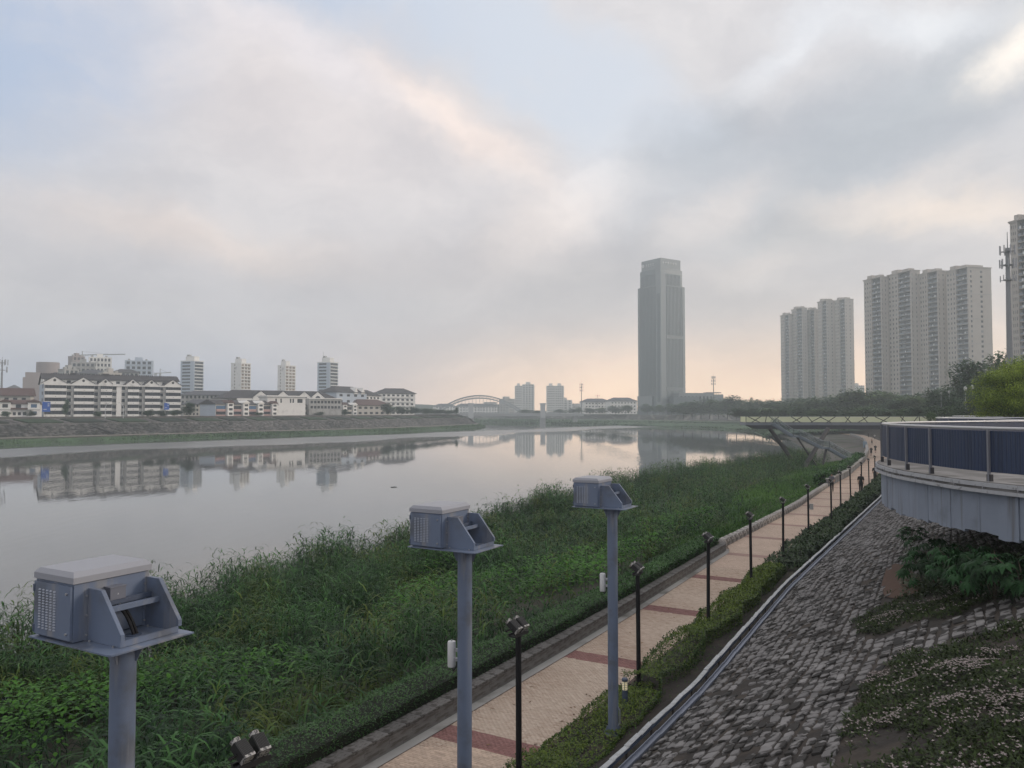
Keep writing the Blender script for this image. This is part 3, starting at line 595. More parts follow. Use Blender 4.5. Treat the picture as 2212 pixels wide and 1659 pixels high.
# ------------------------------------------------------------------ reeds, creepers, grass
def reeds():
    acc = Acc(); st_v = MB(); pts = []
    for (s0, s1, dens) in ((-4, 18, 7.5), (18, 36, 6.5), (36, 70, 4.6), (70, 165, 2.8)):
        n = int((s1 - s0) * 27 * dens); s = rng.uniform(s0, s1, n); f = rng.random(n)
        t = Lt(s) - 2.0 - np.where(s > 38, .2, 0) - f * (Lt(s) - 2.0 - SHORE(s)); pts.append(np.stack([s, t, np.full(n, dens)], 1))
        m = int((s1 - s0) * 9 * dens * 1.5); s2 = rng.uniform(s0, s1, m); pts.append(np.stack([s2, SHORE(s2) - .5 + 9.5 * rng.random(m) ** 1.3, np.full(m, dens)], 1))
    P = np.concatenate(pts); s, t, dens = P.T; x, y = st2xy(s, t); z = bankz(s, t); o = Lt(s) - t
    px, py, fd = proj(x, y, z + 1)
    clump = wav(x, y, .75, .4); creeper = wav(x, y, .40, 2.1)
    keep = (px > -350) & (px < 2000) & (fd > 2.5)
    keep &= ~((creeper > .26) & (fd < 40) & (t - SHORE(s) > 5) & (rng.random(len(s)) < .8))      # creeper patches smother the reeds
    hole = wav(x, y, 1.1, 5.5); shd = t - SHORE(s); keep &= ~((hole < -.38) & (rng.random(len(s)) < .85) & (shd > 7))
    keep &= ~((s > 118) & (o < 6)) & ~((s > 39) & (o < 2.2 + 1.5 * rng.random(len(s)))) & ~((s > 52) & (o < 4.5 + 5 * np.clip((s - 52) / 30, 0, 1)) & (rng.random(len(s)) < .93))
    s, t, dens, x, y, z, o, fd, clump = (a[keep] for a in (s, t, dens, x, y, z, o, fd, clump))
    n = len(s); edge = np.clip((o - .5) / 4, .35, 1.0)
    shore = np.clip((t - SHORE(s)) / 9, 0, 1); h = (1.85 + 1.25 * clump + 1.25 * (1 - shore) + .38 * rng.normal(size=n)) * (.42 + .58 * edge); h = np.clip(h, .7, 4.2)
    far = fd > 45; nl = 9; near = np.clip((32 - fd) / 18, 0, 1)
    # stems lean, some lodged nearly flat
    la = rng.uniform(0, 2 * math.pi, n); lodged = (rng.random(n) < .16) & (o < 13); lean = np.where(lodged, rng.uniform(.8, 1.25, n), np.abs(rng.normal(0, .26, n)))
    la = np.where(lodged, math.atan2(NY, NX) + rng.normal(0, .7, n), la)
    dirv = np.stack([np.sin(lean) * np.cos(la), np.sin(lean) * np.sin(la), np.cos(lean)], 1); base = np.stack([x, y, z - .1], 1)
    plant_t = np.clip(.5 + .28 * rng.normal(size=n) + .22 * clump, 0, 1)
    for k in range(nl):
        f = .30 + .68 * (k + .5) / nl + rng.normal(0, .02, n)
        p = base + dirv * (h * f)[:, None]
        az = la + (k % 2) * math.pi + rng.normal(0, .7, n) + .9
        ln = (.42 + .34 * rng.random(n)) * (1 + .30 * near) * (1.15 - .35 * abs(f - .6)) * np.where(far, 1.2, 1) * (.75 + .25 * edge); wd = np.where(far, .066, .044 + .008 * near) * (.8 + .4 * rng.random(n))
        pit = rng.uniform(.5, 1.15, n); dr = rng.uniform(1.1, 2.4, n)
        acc.add(*blades(p, az, pit, ln, wd, dr, 3, np.clip((plant_t * .55 + .62 * rng.random(n) ** 1.6 + .12 * (f - .6)), 0, 1) ** 1.7))  # many dark, few bright leaves: highlights and shaded gaps put into the tint
    # stems and pale plumes of the tallest ones
    acc.add(*blades(base, la, math.pi / 2 - lean * .7, h, np.full(n, .022), lean * .6, 2, np.clip(plant_t * .6, 0, 1)))
    plume = (rng.random(n) < .16) & ~lodged; b2 = base[plume] + dirv[plume] * (h[plume] * .97)[:, None]
    for k in range(3):
        m = len(b2); acc.add(*blades(b2, la[plume] + rng.normal(0, .6, m), rng.uniform(.9, 1.4, m), rng.uniform(.22, .42, m), np.full(m, .03), rng.uniform(.9, 2.0, m), 3, np.full(m, .95)))
    link('reeds', acc.mesh('reeds', reed_m), kind='stuff')
    print('reed plants', n)
reeds()
def creepers():
    acc = Acc(); n = 60000; s = rng.uniform(-2, 44, n); f = rng.random(n); t = Lt(s) - 1.7 - f * 19; x, y = st2xy(s, t)
    c = wav(x, y, .40, 2.1); z0 = bankz(s, t); px, py, fd = proj(x, y, z0 + 1)
    k = (c > .24 + .14 * rng.random(n)) & (px > -300) & (px < 1900) & (fd > 3); x, y, z0, c = x[k], y[k], z0[k], c[k]; n = len(x)
    top = .5 + 1.5 * np.clip((c - .24) / .35, 0, 1) ** .6 + .25 * wav(x, y, 3.0, .5); z = z0 + top * (1 - .45 * rng.random(n) ** 2)
    acc.add(*blades(np.stack([x, y, z], 1), rng.uniform(0, 6.28, n), rng.uniform(-.3, .9, n), rng.uniform(.10, .19, n), rng.uniform(.07, .12, n), rng.uniform(.3, 1.2, n), 2, np.clip(.45 + .5 * wav(x, y, 1.3, 1) + .25 * rng.normal(size=n), 0, 1)))
    link('creepers', acc.mesh('creepers', creeper_m), kind='stuff')
    # short grass: strip beyond the stone edging and round the stair foot
    acc = Acc(); n = 60000; s = rng.uniform(39, 150, n); f = rng.random(n); t = Lt(s) - .55 - f * np.where(s > 52, 10.5, 4.0); x, y = st2xy(s, t)
    px, py, fd = proj(x, y, bankz(s, t)); z = bankz(s, t)
    acc.add(*blades(np.stack([x, y, z - .03], 1), rng.uniform(0, 6.28, n), rng.uniform(.7, 1.5, n), rng.uniform(.25, .6, n) * np.where(f > .35, 1.5, .55), np.full(n, .06), rng.uniform(.2, 1.0, n), 2, np.clip(.5 + .4 * wav(x, y, .4) + .25 * rng.normal(size=n), 0, 1)))
    n = 2500; s = rng.uniform(7, 40, n); t = Rt(s) + .12 + rng.random(n) * (Tt(s) - Rt(s) - .2); x, y = st2xy(s, t); z = pathz(y) + .06
    acc.add(*blades(np.stack([x, y, z], 1), rng.uniform(0, 6.28, n), rng.uniform(.5, 1.5, n), rng.uniform(.05, .13, n), np.full(n, .012), rng.uniform(.2, 1.2, n), 2))
    link('grass', acc.mesh('grass', grass_m), kind='stuff')
creepers()
# ------------------------------------------------------------------ hedges and shrubs
def hedge(name, label, s0, s1, tf, width, hf, m, dens, leaf, core, box=True, lump=.06, cat='hedge', n_max=40000):
    T = thing(name, label, cat); acc = Acc(); A = (s1 - s0) * (width + 2 * .45); n = min(int(A * dens), n_max)
    s = rng.uniform(s0, s1, n); u = rng.random(n); hh = np.array([hf(a) for a in s]) * (1 if box else np.clip(.35 + np.minimum(s - s0, s1 - s) / 1.2, 0, 1))
    q = rng.random(n); side = q < .42
    w2 = width / 2 * (1 + lump * 2.0 * wav(s * 1.7, s * .6, 1.0, s0))
    off = np.where(side, np.where(rng.random(n) < .6, 1, -1) * w2 * (1 - .10 * rng.random(n)), (u * 2 - 1) * w2)
    top = hh * (1 + lump * wav(s * 2.1, off * 3.3, 1.0, 1.1 + s0)); rnd_edge = (np.abs(off) / np.maximum(w2, .01)) ** 6
    zz = np.where(side, top * rng.random(n) ** .7, top * (1 - .10 * rng.random(n) ** 2 - (.13 if box else .35) * rnd_edge))
    t = np.array([tf(a) for a in s]) + off; x, y = st2xy(s, t); z = pathz(y) + .02 + zz
    ln = leaf * (.7 + .6 * rng.random(n)) * np.clip(y / 22, .8, 2.2)
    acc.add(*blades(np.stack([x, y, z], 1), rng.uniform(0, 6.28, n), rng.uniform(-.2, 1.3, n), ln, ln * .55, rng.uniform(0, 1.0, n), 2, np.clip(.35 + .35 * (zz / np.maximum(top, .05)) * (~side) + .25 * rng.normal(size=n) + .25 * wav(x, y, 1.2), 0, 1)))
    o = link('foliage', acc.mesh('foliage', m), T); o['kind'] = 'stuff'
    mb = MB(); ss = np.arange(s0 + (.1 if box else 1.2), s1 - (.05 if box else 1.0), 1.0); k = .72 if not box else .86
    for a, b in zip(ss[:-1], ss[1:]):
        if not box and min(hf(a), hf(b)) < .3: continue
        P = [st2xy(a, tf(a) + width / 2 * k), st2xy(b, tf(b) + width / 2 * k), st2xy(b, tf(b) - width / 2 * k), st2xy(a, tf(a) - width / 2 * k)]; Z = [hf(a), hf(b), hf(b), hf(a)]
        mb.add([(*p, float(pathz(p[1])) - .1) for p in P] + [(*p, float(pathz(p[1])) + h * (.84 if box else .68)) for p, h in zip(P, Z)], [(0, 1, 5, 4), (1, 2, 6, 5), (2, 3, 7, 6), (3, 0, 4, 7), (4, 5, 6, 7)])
    if core: mb.build('dark_core', mat('hedge_inside', (.010, .014, .007), .95, .4, 8), T)  # dark box added inside: blocks the view, inner shade put into its colour
    return T
hedge('clipped_hedge', 'long clipped dark green hedge behind the low grey wall', -2, 37.2, lambda s: float(Lt(s)) - 1.0, .90, lambda s: .66 + .02 * math.sin(s), hedge_m, 620, .058, True, lump=.05)
hedge('clipped_hedge', 'hedge growing in the planter wall beside the footbridge stairs', 80.5, 136, lambda s: float(Lt(s)) - .95, 1.1, lambda s: 1.0 + .1 * math.sin(s * .3), hedge_m, 150, .12, True, box=False, lump=.2)
hedge('shrub_border', 'dark rough clipped border of shrubs along the right side of the far path', 33.2, 96, lambda s: float((Rt(s) + Tt(s)) / 2) - .10, 1.25, lambda s: .44 + .05 * math.sin(s * .7), shrub_d, 240, .08, True, box=False, lump=.2)
hedge('shrub_border', 'yellow-green shrub border beside the path between the black floodlight posts', 7.5, 33.4, lambda s: float(Rt(s)) + .56, .95, lambda s: (.47 if s > 16.8 else .36 if s < 12.3 else .15) + .06 * math.sin(s * 1.3), shrub_m, 1000, .062, False, box=False, lump=.22)
def loose_shrubs():
    for (s0, s1, w, h, lab) in ((14.4, 17.4, .55, .26, 'low green shrubs at the foot of the floodlight post by the bollard'), (10.2, 12.6, .62, .48, 'bushier yellow-green shrub at the kerb left of the grey mast foot'), (12.8, 14.0, .35, .18, 'thin bright green grass tuft at the kerb below the bollard')):
        hedge('shrub', lab, s0, s1, lambda s: float(Rt(s)) + .48, w, lambda s: h * (.75 + .35 * math.sin(s * 2.6)), shrub_m, 420, .055, False, box=False, lump=.4, cat='shrub')
loose_shrubs()
# ------------------------------------------------------------------ ground cover with small white flowers
def ground_cover(name, poly, dens, thin):
    lo = np.array(poly).min(0); hi = np.array(poly).max(0); P = []
    acc = Acc(); fl = Acc()
    ns = 150000; s = rng.uniform(-3, 22, ns); w = rng.uniform(0, 9, ns); t = Tt(s) + w; x, y = st2xy(s, t); z = slopez(s, t); px, py, f = proj(x, y, z)
    jx = 26 * wav(x, y, 3.5, 4.0); jy = 16 * wav(x, y, 3.5, 8.0); k = (f > 1.5) & inpoly(px + jx, py + jy, poly) & (px < 2420); s, t, x, y, z, f = s[k], t[k], x[k], y[k], z[k], f[k]
    den = wav(x, y, 1.5, 3.0) * .5 + wav(x, y, 4.0, .6) * .45; keep = den > thin + .25 * rng.normal(size=len(x)); x, y, z, den, f = x[keep], y[keep], z[keep], den[keep], f[keep]
    n = len(x); hgt = np.clip(.03 + .16 * (den - thin), .02, .26)
    for k in range(2):
        p = np.stack([x + rng.normal(0, .02, n), y + rng.normal(0, .02, n), z - .01 + hgt * rng.random(n)], 1)
        acc.add(*blades(p, rng.uniform(0, 6.28, n), rng.uniform(.0, 1.2, n), rng.uniform(.04, .10, n), rng.uniform(.018, .036, n), rng.uniform(0, 1.2, n), 2, np.clip(.45 + .25 * wav(x, y, 2.5, 5) + .25 * rng.normal(size=n), 0, 1)))
    link(name, acc.mesh(name, cover_m), kind='stuff')
    fk = (wav(x, y, 1.6, 7.0) * .8 + wav(x, y, 5, 2.) * .55 + .30 * rng.normal(size=n)) > .42; xf, yf, zf, hf = x[fk], y[fk], z[fk], hgt[fk]; m = len(xf)
    for k in range(6):
        a = k * 1.047 + rng.uniform(0, 1.0, m); p = np.stack([xf, yf, zf + hf + .03], 1)
        fl.add(*blades(p, a, rng.uniform(.1, 1.0, m), rng.uniform(.015, .028, m), np.full(m, .014), rng.uniform(0, .6, m), 2, np.clip(.6 + .25 * rng.normal(size=m), 0, 1)))
    link('white_flowers', fl.mesh('white_flowers', flower_m), kind='stuff'); print(name, n, m)
ground_cover('ground_cover', POLY_A, 1, -.08)
ground_cover('ground_cover', POLY_B, 1, -.30)
# ------------------------------------------------------------------ big-leaved shrubs under the terrace
def fatsia():
    metas = []
    for v in range(5):                      # palmate leaf: seven to nine pointed lobes, drooping
        mb = MB(); nl = 9; dr = .25 + .1 * v
        for k in range(nl):
            a = R(-140 + 280 * k / (nl - 1)) ; L = (1.0 - .38 * abs(k - 4) / 4) * rng.uniform(.9, 1.08); d = Vector((math.cos(a), math.sin(a), 0)); p = Vector((-d.y, d.x, 0))
            w = .17 * L; m1 = d * L * .5; m2 = d * L
            f = lambda q, r: Vector((q.x, q.y, -dr * r * r))
            mb.add([f(d * .06, .06), f(m1 * .6 - p * w * .72, .3), f(m1 * 1.1 - p * w, .55), f(m2, 1.05), f(m1 * 1.1 + p * w, .55), f(m1 * .6 + p * w * .72, .3), f(m1, .45) + Vector((0, 0, .05))],
                   [(0, 1, 6), (1, 2, 6), (2, 3, 6), (3, 4, 6), (4, 5, 6), (5, 0, 6)])
        metas.append(mb.mesh('leaf', fatsia_m))
    specs = [((2022, 1272), 1.15, 62, .85, .20, 'big shrub with drooping hand-shaped leaves, leftmost below the curved terrace'), ((2085, 1285), 1.1, 60, .85, .20, 'big-leaved shrub in the middle of the thicket under the curved terrace'),
             ((2150, 1292), .95, 58, .85, .24, 'shrub with large pale-veined leaves in the dark under the terrace wall'), ((2212, 1292), .9, 60, .85, .24, 'big-leaved shrub in deep shade at the right edge under the terrace'),
             ((1972, 1172), .62, 40, .5, .14, 'small yellowish bush at the foot of the curved terrace wall')]
    for (p, h, n, rad, ls, lab) in specs:
        x, y, z = on_slope(*p); T = thing('shrub', lab, 'shrub', (x, y, z))
        mb = MB()
        for k in range(7):
            a = rng.uniform(0, 6.28); e = Vector((math.cos(a) * rad * .6, math.sin(a) * rad * .6, h * rng.uniform(.55, .9))); mb.tube((0, 0, -.1), e * .5 + Vector((0, 0, .15)), .016, .012, 6).tube(e * .5 + Vector((0, 0, .15)), e, .012, .007, 6)
        mb.build('stems', mat('shrub_stem', (.07, .055, .04), .9), T)
        for k in range(n):
            u = rng.normal(0, 1, 3); u[2] = abs(u[2]) * .9 - .35; u /= np.linalg.norm(u); r = rng.uniform(.65, 1.05)
            c = Vector((u[0] * rad * r, u[1] * rad * r, h * .5 + u[2] * h * .55 * r)); yaw = math.atan2(u[1], u[0]) + rng.normal(0, .4)
            o = link('leaf', metas[k % 5], T, c, (rng.normal(0, .25), rng.uniform(.15, .95), yaw), (ls * rng.uniform(.7, 1.25),) * 3)
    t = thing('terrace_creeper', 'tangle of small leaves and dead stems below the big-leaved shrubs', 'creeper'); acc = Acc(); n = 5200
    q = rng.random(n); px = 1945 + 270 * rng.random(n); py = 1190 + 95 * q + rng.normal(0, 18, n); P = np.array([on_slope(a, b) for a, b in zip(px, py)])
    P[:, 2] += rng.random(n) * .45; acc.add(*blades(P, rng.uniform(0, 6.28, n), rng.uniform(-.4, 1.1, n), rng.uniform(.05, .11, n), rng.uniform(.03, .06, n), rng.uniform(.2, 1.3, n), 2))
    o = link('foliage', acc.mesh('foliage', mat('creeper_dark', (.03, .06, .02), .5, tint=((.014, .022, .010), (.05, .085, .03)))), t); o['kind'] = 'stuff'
fatsia()
# ================================================================== THINGS NEAR THE CAMERA
ANG_S = math.atan2(.87, .49)                # equipment housings line up with the promenade
def equipment_post(s, t, label, antenna):
    x, y = st2xy(s, t); z0 = pz(s, t) + .05; T = thing('equipment_post', label, 'equipment post', (x, y, z0), ANG_S - math.pi / 2, 'grey masts with louvred cabinets')
    # local frame: +y along the promenade (away), +x towards the bank; plate top at H
    H = 8.615 - z0
    MB().tube((0, 0, -.15), (0, 0, H - .012), .102, .102, 28).build('pole', paint, T, True)
    fl = MB().tube((0, 0, 0), (0, 0, .025), .19, .19, 20)
    fl.build('base_flange', paint, T)
    for k in range(4):
        a = k * math.pi / 2 + .5; c, s_ = math.cos(a), math.sin(a); M = Matrix.Rotation(a, 4, 'Z')
        MB().prism([(.10, H - .014), (.10, H - .20), (.115, H - .20), (.19, H - .03), (.19, H - .014)], -.006, .006, M).build('gusset', paint, T)
        MB().prism([(.10, .02), (.18, .02), (.18, .04), (.115, .16), (.10, .16)], -.006, .006, M).build('foot_gusset', paint, T)
    pl = MB(); xa, xb, ya, yb = -.715, .40, -.38, .38; r = .05
    pts = [(xa, ya), (xb - r, ya), (xb - r * .3, ya + r * .3), (xb, ya + r), (xb, yb), (xa, yb)]; n = len(pts)
    pl.add([(*p, H - .012) for p in pts] + [(*p, H) for p in pts], [tuple(range(n - 1, -1, -1)), tuple(range(n, 2 * n))] + [(k, (k + 1) % n, n + (k + 1) % n, n + k) for k in range(n)])
    pl.build('base_plate', paint, T)
    x0, x1, y0, y1, h = -.69, -.155, -.34, .34, .475
    cab = MB().box(x0, x1, y0, y1, H + .012, H + h); cab.build('cabinet', paint, T)
    MB().box(x0 + .02, x1 - .02, y0 + .02, y1 - .02, H, H + .012).build('cabinet_plinth', paint_d, T)
    rf = MB(); e = .014; za, zb, zc = H + h + .008, H + h + .058, H + h + .098; c = .045
    rf.box(x0 - e + .03, x1 + e - .03, y0 - e + .03, y1 + e - .03, H + h, za)
    v = [(x0 - e, y0 - e), (x1 + e, y0 - e), (x1 + e, y1 + e), (x0 - e, y1 + e)]; w = [(x0 - e + c, y0 - e + c * .6), (x1 + e - c, y0 - e + c * .6), (x1 + e - c, y1 + e - c * .6), (x0 - e + c, y1 + e - c * .6)]
    rf.add([(*p, za) for p in v] + [(*p, zb) for p in v] + [(*p, zc) for p in w], [(0, 3, 2, 1)] + [(i, (i + 1) % 4, 4 + (i + 1) % 4, 4 + i) for i in range(4)] + [(4 + i, 4 + (i + 1) % 4, 8 + (i + 1) % 4, 8 + i) for i in range(4)] + [(8, 9, 10, 11)])
    rf.build('cabinet_roof', mat('skylit_roof_paint', (.30, .31, .345), .45, .06, 2), T)  # cabinet paint made paler: sky reflection on the top put into its colour
    # louvred door on the near end
    dm = MB().box(x0 + .008, x1 - .012, y0 - .022, y0 - .002, H + .028, H + h - .012)
    door = dm.build('door', paint, T)
    lm = MB(); lm.add([(-.017, 0, -.006), (.017, 0, -.006), (.017, 0, .007), (-.017, 0, .007), (-.014, -.008, -.004), (.014, -.008, -.004)], [(0, 1, 5, 4), (4, 5, 2, 3), (1, 2, 5), (0, 4, 3)])
    lm = lm.mesh('louver', louver_m)
    for i in range(5):
        for j in range(15): link('louver', lm, door, (x0 + .095 + i * .053, y0 - .0225, H + .085 + j * .0225))
    for zz in (H + .075, H + h - .075):
        MB().tube((x1 - .062, y0 - .022, zz), (x1 - .062, y0 - .034, zz), .012, .010, 10).build('lock', steel, door)
    hm = MB()
    for zz in (H + .07, H + h - .07): hm.box(x0 - .004, x0 + .02, y0 - .026, y0 + .03, zz - .03, zz + .03)
    hm.build('hinges', paint_d, T)
    # open bracket frame on the bank side
    for k, yy in enumerate((y0 + .12, y1 - .03)):
        side = MB().prism([(x1, H + .002), (.285, H + .002), (.285, H + .10), (.02, H + .425), (x1, H + .425)], yy - .003, yy + .003)
        # folded edge flange along the sloping front and a bolted flange against the cabinet
        side.bar((.285, yy + .016, H + .05), (.285, yy + .016, H + .10), .034, .006, (1, 0, 0)); side.bar((.285, yy + .016, H + .10), (.02, yy + .016, H + .425), .034, .006, (.4, 0, .3)); side.bar((.02, yy + .016, H + .425), (x1, yy + .016, H + .425), .034, .006)
        side.box(x1, x1 + .004, yy - .03, yy - .003, H + .004, H + .42)
        sp = side.build('side_bracket', paint, T)
        for zz in (H + .05, H + .21, H + .37): MB().tube((x1 + .004, yy - .017, zz), (x1 + .016, yy - .017, zz), .009, .009, 6).build('bolt', steel, sp)
        for xx in (x1 + .06, .22): MB().tube((xx, yy - .02, H), (xx, yy - .02, H + .016), .009, .009, 6).build('bolt', steel, sp)
    ya_, yb_ = y0 + .125, y1 - .035
    MB().box(.281, .287, ya_, yb_, H + .004, H + .052).build('front_lip', paint, T)
    MB().box(.005, .045, ya_, yb_, H + .27, H + .276).box(.039, .045, ya_, yb_, H + .235, H + .27).build('cross_bar', paint, T)
    MB().box(x1 + .05, x1 + .085, ya_, yb_, H + .30, H + .306).box(x1 + .079, x1 + .085, ya_, yb_, H + .265, H + .30).build('cross_bar', paint_d, T)
    jb = MB().box(x1, x1 + .085, y0 + .26, y0 + .40, H + .30, H + .41).box(x1, x1 + .09, y0 + .255, y0 + .405, H + .405, H + .415)
    jbo = jb.build('junction_box', mat('box_grey', (.145, .155, .19), .5, .06), T)
    mk = MB().add([(x1 + .0862, y0 + .322, H + .345), (x1 + .0862, y0 + .338, H + .345), (x1 + .0862, y0 + .33, H + .36)], [(0, 1, 2)]); mk.build('warning_mark', mat('pale_print', (.42, .43, .45), .6), jbo)
    for yy in (y0 + .285, y0 + .37): MB().tube((x1 + .045, yy, H + .30), (x1 + .045, yy, H + .25), .014, .011, 8).build('cable_gland', mat('gland_grey', (.36, .36, .34), .5), T)
    cb = MB(); p0 = Vector((x1 + .02, y0 + .33, H + .22)); pts = []
    for k in range(9): f = k / 8; pts.append(Vector((x1 + .03 + .16 * f, y0 + .33 + .08 * f, H + .24 - .24 * f ** 2.2)))
    cb.path(pts, .014, 8); cb.path([p + Vector((0, .03, 0)) for p in pts], .012, 8); cb.build('cable', black, T, True)
    MB().tube((.03, .07, H + .0005), (.03, .07, H + .006), .065, .065, 18).build('cable_ring', paint_d, T)
    if antenna:
        a = link('antenna', MB().lathe([(.055, -.17), (.058, -.165), (.058, .165), (.052, .178), (.02, .184)], 18).mesh('antenna', white, True), T, (-.205, -.02, 7.10 - z0))
        MB().tube((0, 0, .18), (0, 0, .20), .012, .008, 8).build('cap_nut', steel, a); MB().tube((0, 0, -.17), (0, 0, -.18), .056, .05, 18).build('end_cap', mat('cap_grey', (.35, .36, .38), .5), a)
        MB().box(-.155, -.09, -.045, -.005, 7.02 - z0, 7.06 - z0).box(-.155, -.09, -.045, -.005, 7.15 - z0, 7.19 - z0).build('antenna_bracket', steel, T)
        MB().path([(-.19, -.03, 6.93 - z0), (-.16, -.05, 6.88 - z0), (-.12, -.04, 6.93 - z0), (-.105, -.02, 7.05 - z0)], .008, 6).build('antenna_cable', black, T)
    if s > 12: MB().path([(.12, -.05, .55), (.16, -.05, .50), (.16, -.05, .25), (.12, -.05, .20)], .012, 8).build('conduit', paint, T)
    return T
equipment_post(3.99, -6.16, 'nearest and largest blue-grey mast with louvred cabinet, its foot out of view', False)
equipment_post(9.06, -6.14, 'middle blue-grey cabinet mast with a white tube antenna in front of the path', True)
equipment_post(14.36, -6.19, 'farthest blue-grey cabinet mast, standing on the soil beside the bollard light', True)
# ------------------------------------------------------------------ black twin floodlight posts
FL = None
def flood_post():
    T = thing('floodlight_post', '', 'floodlight', (0, 0, 0), 0, 'black twin floodlight posts along the path'); H = 2.62
    MB().tube((0, 0, -.1), (0, 0, H), .052, .050, 16).build('pole', black, T, True)
    MB().lathe([(.085, 0), (.085, .03), (.06, .05), (.056, .22), (.053, .23)], 16).build('foot', black, T, True)
    MB().box(-.055, .055, -.19, .19, H, H + .022).box(-.075, -.055, -.19, .19, H, H + .05).box(.055, .075, -.19, .19, H, H + .05).build('tray', blackm, T)
    for yy, tw in ((-.105, .10), (.105, -.08)):
        hd = link('floodlight', None, T, (-.02, yy, H + .15), (0, R(38), tw)); 
        h = MB().box(-.105, .085, -.062, .062, -.045, .055); h.box(.085, .10, -.05, .05, -.035, .045)
        h.build('housing', blackm, hd)
        for k in range(9):                  # cooling ribs on the upper side, bare metal edges
            yk = -.058 + k * .0145; MB().box(-.09, .08, yk - .002, yk + .002, .055, .083).build('cooling_rib', rib_m, hd)
        MB().box(.083, .115, -.063, .063, -.04, .085).build('back_cap', alu, hd)
        MB().tube((-.105, 0, .005), (-.15, 0, .005), .052, .056, 16).build('lens_rim', alu, hd, True); MB().tube((-.14, 0, .005), (-.1495, 0, .005), .049, .049, 16).build('lens', lens, hd)
        MB().bar((0, -.07, 0), (-.04, -.07, -.125), .012, .03, (0, 1, 0)).bar((0, .07, 0), (-.04, .07, -.125), .012, .03, (0, 1, 0)).bar((-.04, -.076, -.125), (-.04, .076, -.125), .03, .012).build('yoke', blackm, hd)
        MB().path([(.09, 0, -.02), (.13, .0, -.07), (.08, .03, -.13), (.02, .04, -.15)], .009, 6).build('lamp_cable', black, hd)
    MB().path([(.03, -.17, H + .03), (.06, -.12, H + .11), (.05, -.02, H + .05), (.07, .05, H + .12), (.04, .12, H + .04)], .008, 6).build('cable', black, T)
    return T
def fix_floodlights():
    """a floodlight is one part: its pieces are sub-parts of the housing"""
    for o in [x for x in COL.objects if x.type == 'EMPTY' and x.name.startswith('floodlight') and x.parent]:
        ch = [c for c in COL.objects if c.parent == o]; h = [c for c in ch if c.name.startswith('housing')][0]
        par, m, nm = o.parent, (o.location.copy(), o.rotation_euler.copy()), o.name
        h.parent = par; h.location, h.rotation_euler = m; bpy.data.objects.remove(o); h.name = 'floodlight'; h.data.name = 'floodlight'
        for c in ch:
            if c is not h: c.parent = h
FLOODS = [(None, (5.7, -6.55)), (1121, 1715), (1380, 1485), (1530, 1363), (1623, 1278), (1692, 1217), (1747, 1165), (1796.5, 1140.5), (1816.5, 1110.5), (1838, 1090), (1861, 1073), (1877.6, 1058.6), (1890, 1047)]
def floods():
    base = flood_post(); fix_floodlights()
    labs = ['black twin floodlight post lowest in the view, only its two lamp heads showing', 'black twin floodlight post in front of the middle red band, nearest whole pole', 'black twin floodlight post right behind the bollard light', 'black twin floodlight post against the paving where the low wall ends', 'black twin floodlight post beyond the wall end, at the yellow-green shrubs', 'black twin floodlight post at the start of the dark shrubs',
            'black twin floodlight post carrying a small pale box', 'black twin floodlight post hiding the walker in the checked top', 'black twin floodlight post just right of the walker in the checked top', 'black twin floodlight post left of the man in black', 'black twin floodlight post in front of the man in black walking away', 'black twin floodlight post second last towards the terrace edge', 'last black twin floodlight post, beside the terrace edge']
    for i, f in enumerate(FLOODS):
        if f[0] is None: x, y = st2xy(*f[1]); z = pz(*f[1])
        else: x, y, z = on_path(*f)
        s, t = xy2st(x, y); a = st2xy(s + 2, Rt(s + 2)); b = st2xy(s - 2, Rt(s - 2)); ang = math.atan2(a[1] - b[1], a[0] - b[0]) - math.pi / 2 + rng.normal(0, .10)
        o = base if i == 0 else copy_thing(base, (x, y, z))
        o.location = (x, y, z); o.rotation_euler = (rng.normal(0, .004), rng.normal(0, .006), ang); o['label'] = labs[i]
        if i == 6:
            MB().box(.07, .25, -.12, .06, 1.58, 1.86).box(.06, .26, -.13, .07, 1.86, 1.875).build('control_box', mat('box_beige', (.33, .33, .32), .6, .1), o)
            MB().box(.045, .07, -.05, .02, 1.65, 1.8).build('box_bracket', black, o)
floods()
def bollard():
    x, y, z = on_path(1350, 1530, .03); T = thing('bollard_light', 'short dark bollard light with a glowing louvred glass head at the path edge', 'bollard light', (x, y, z))
    MB().lathe([(.062, -.1), (.062, .40)], 18).build('post', paint_d, T, True)
    MB().lathe([(.066, .585), (.068, .60), (.068, .625), (.05, .645), (.0, .648)], 18).build('cap', paint_d, T, True)
    g = bpy.data.materials.new('lit_lamp_glass'); g.use_nodes = True; b = g.node_tree.nodes['Principled BSDF']; b.inputs['Base Color'].default_value = (.5, .45, .3, 1); b.inputs['Emission Color'].default_value = (1, .86, .52, 1); b.inputs['Emission Strength'].default_value = .38; b.inputs['Roughness'].default_value = .3
    MB().lathe([(.054, .40), (.054, .585)], 18).build('lamp', g, T, True)
    for k in range(5): MB().lathe([(.060, .418 + k * .037), (.062, .424 + k * .037), (.050, .436 + k * .037)], 18).build('louver_ring', mat('ring_metal', (.42, .40, .33), .35, metal=.4), T)
    for k in range(3):
        a = k * 2.094 + .3; MB().tube((.06 * math.cos(a), .06 * math.sin(a), .4), (.06 * math.cos(a), .06 * math.sin(a), .6), .006, .006, 6).build('rod', paint_d, T)
bollard()
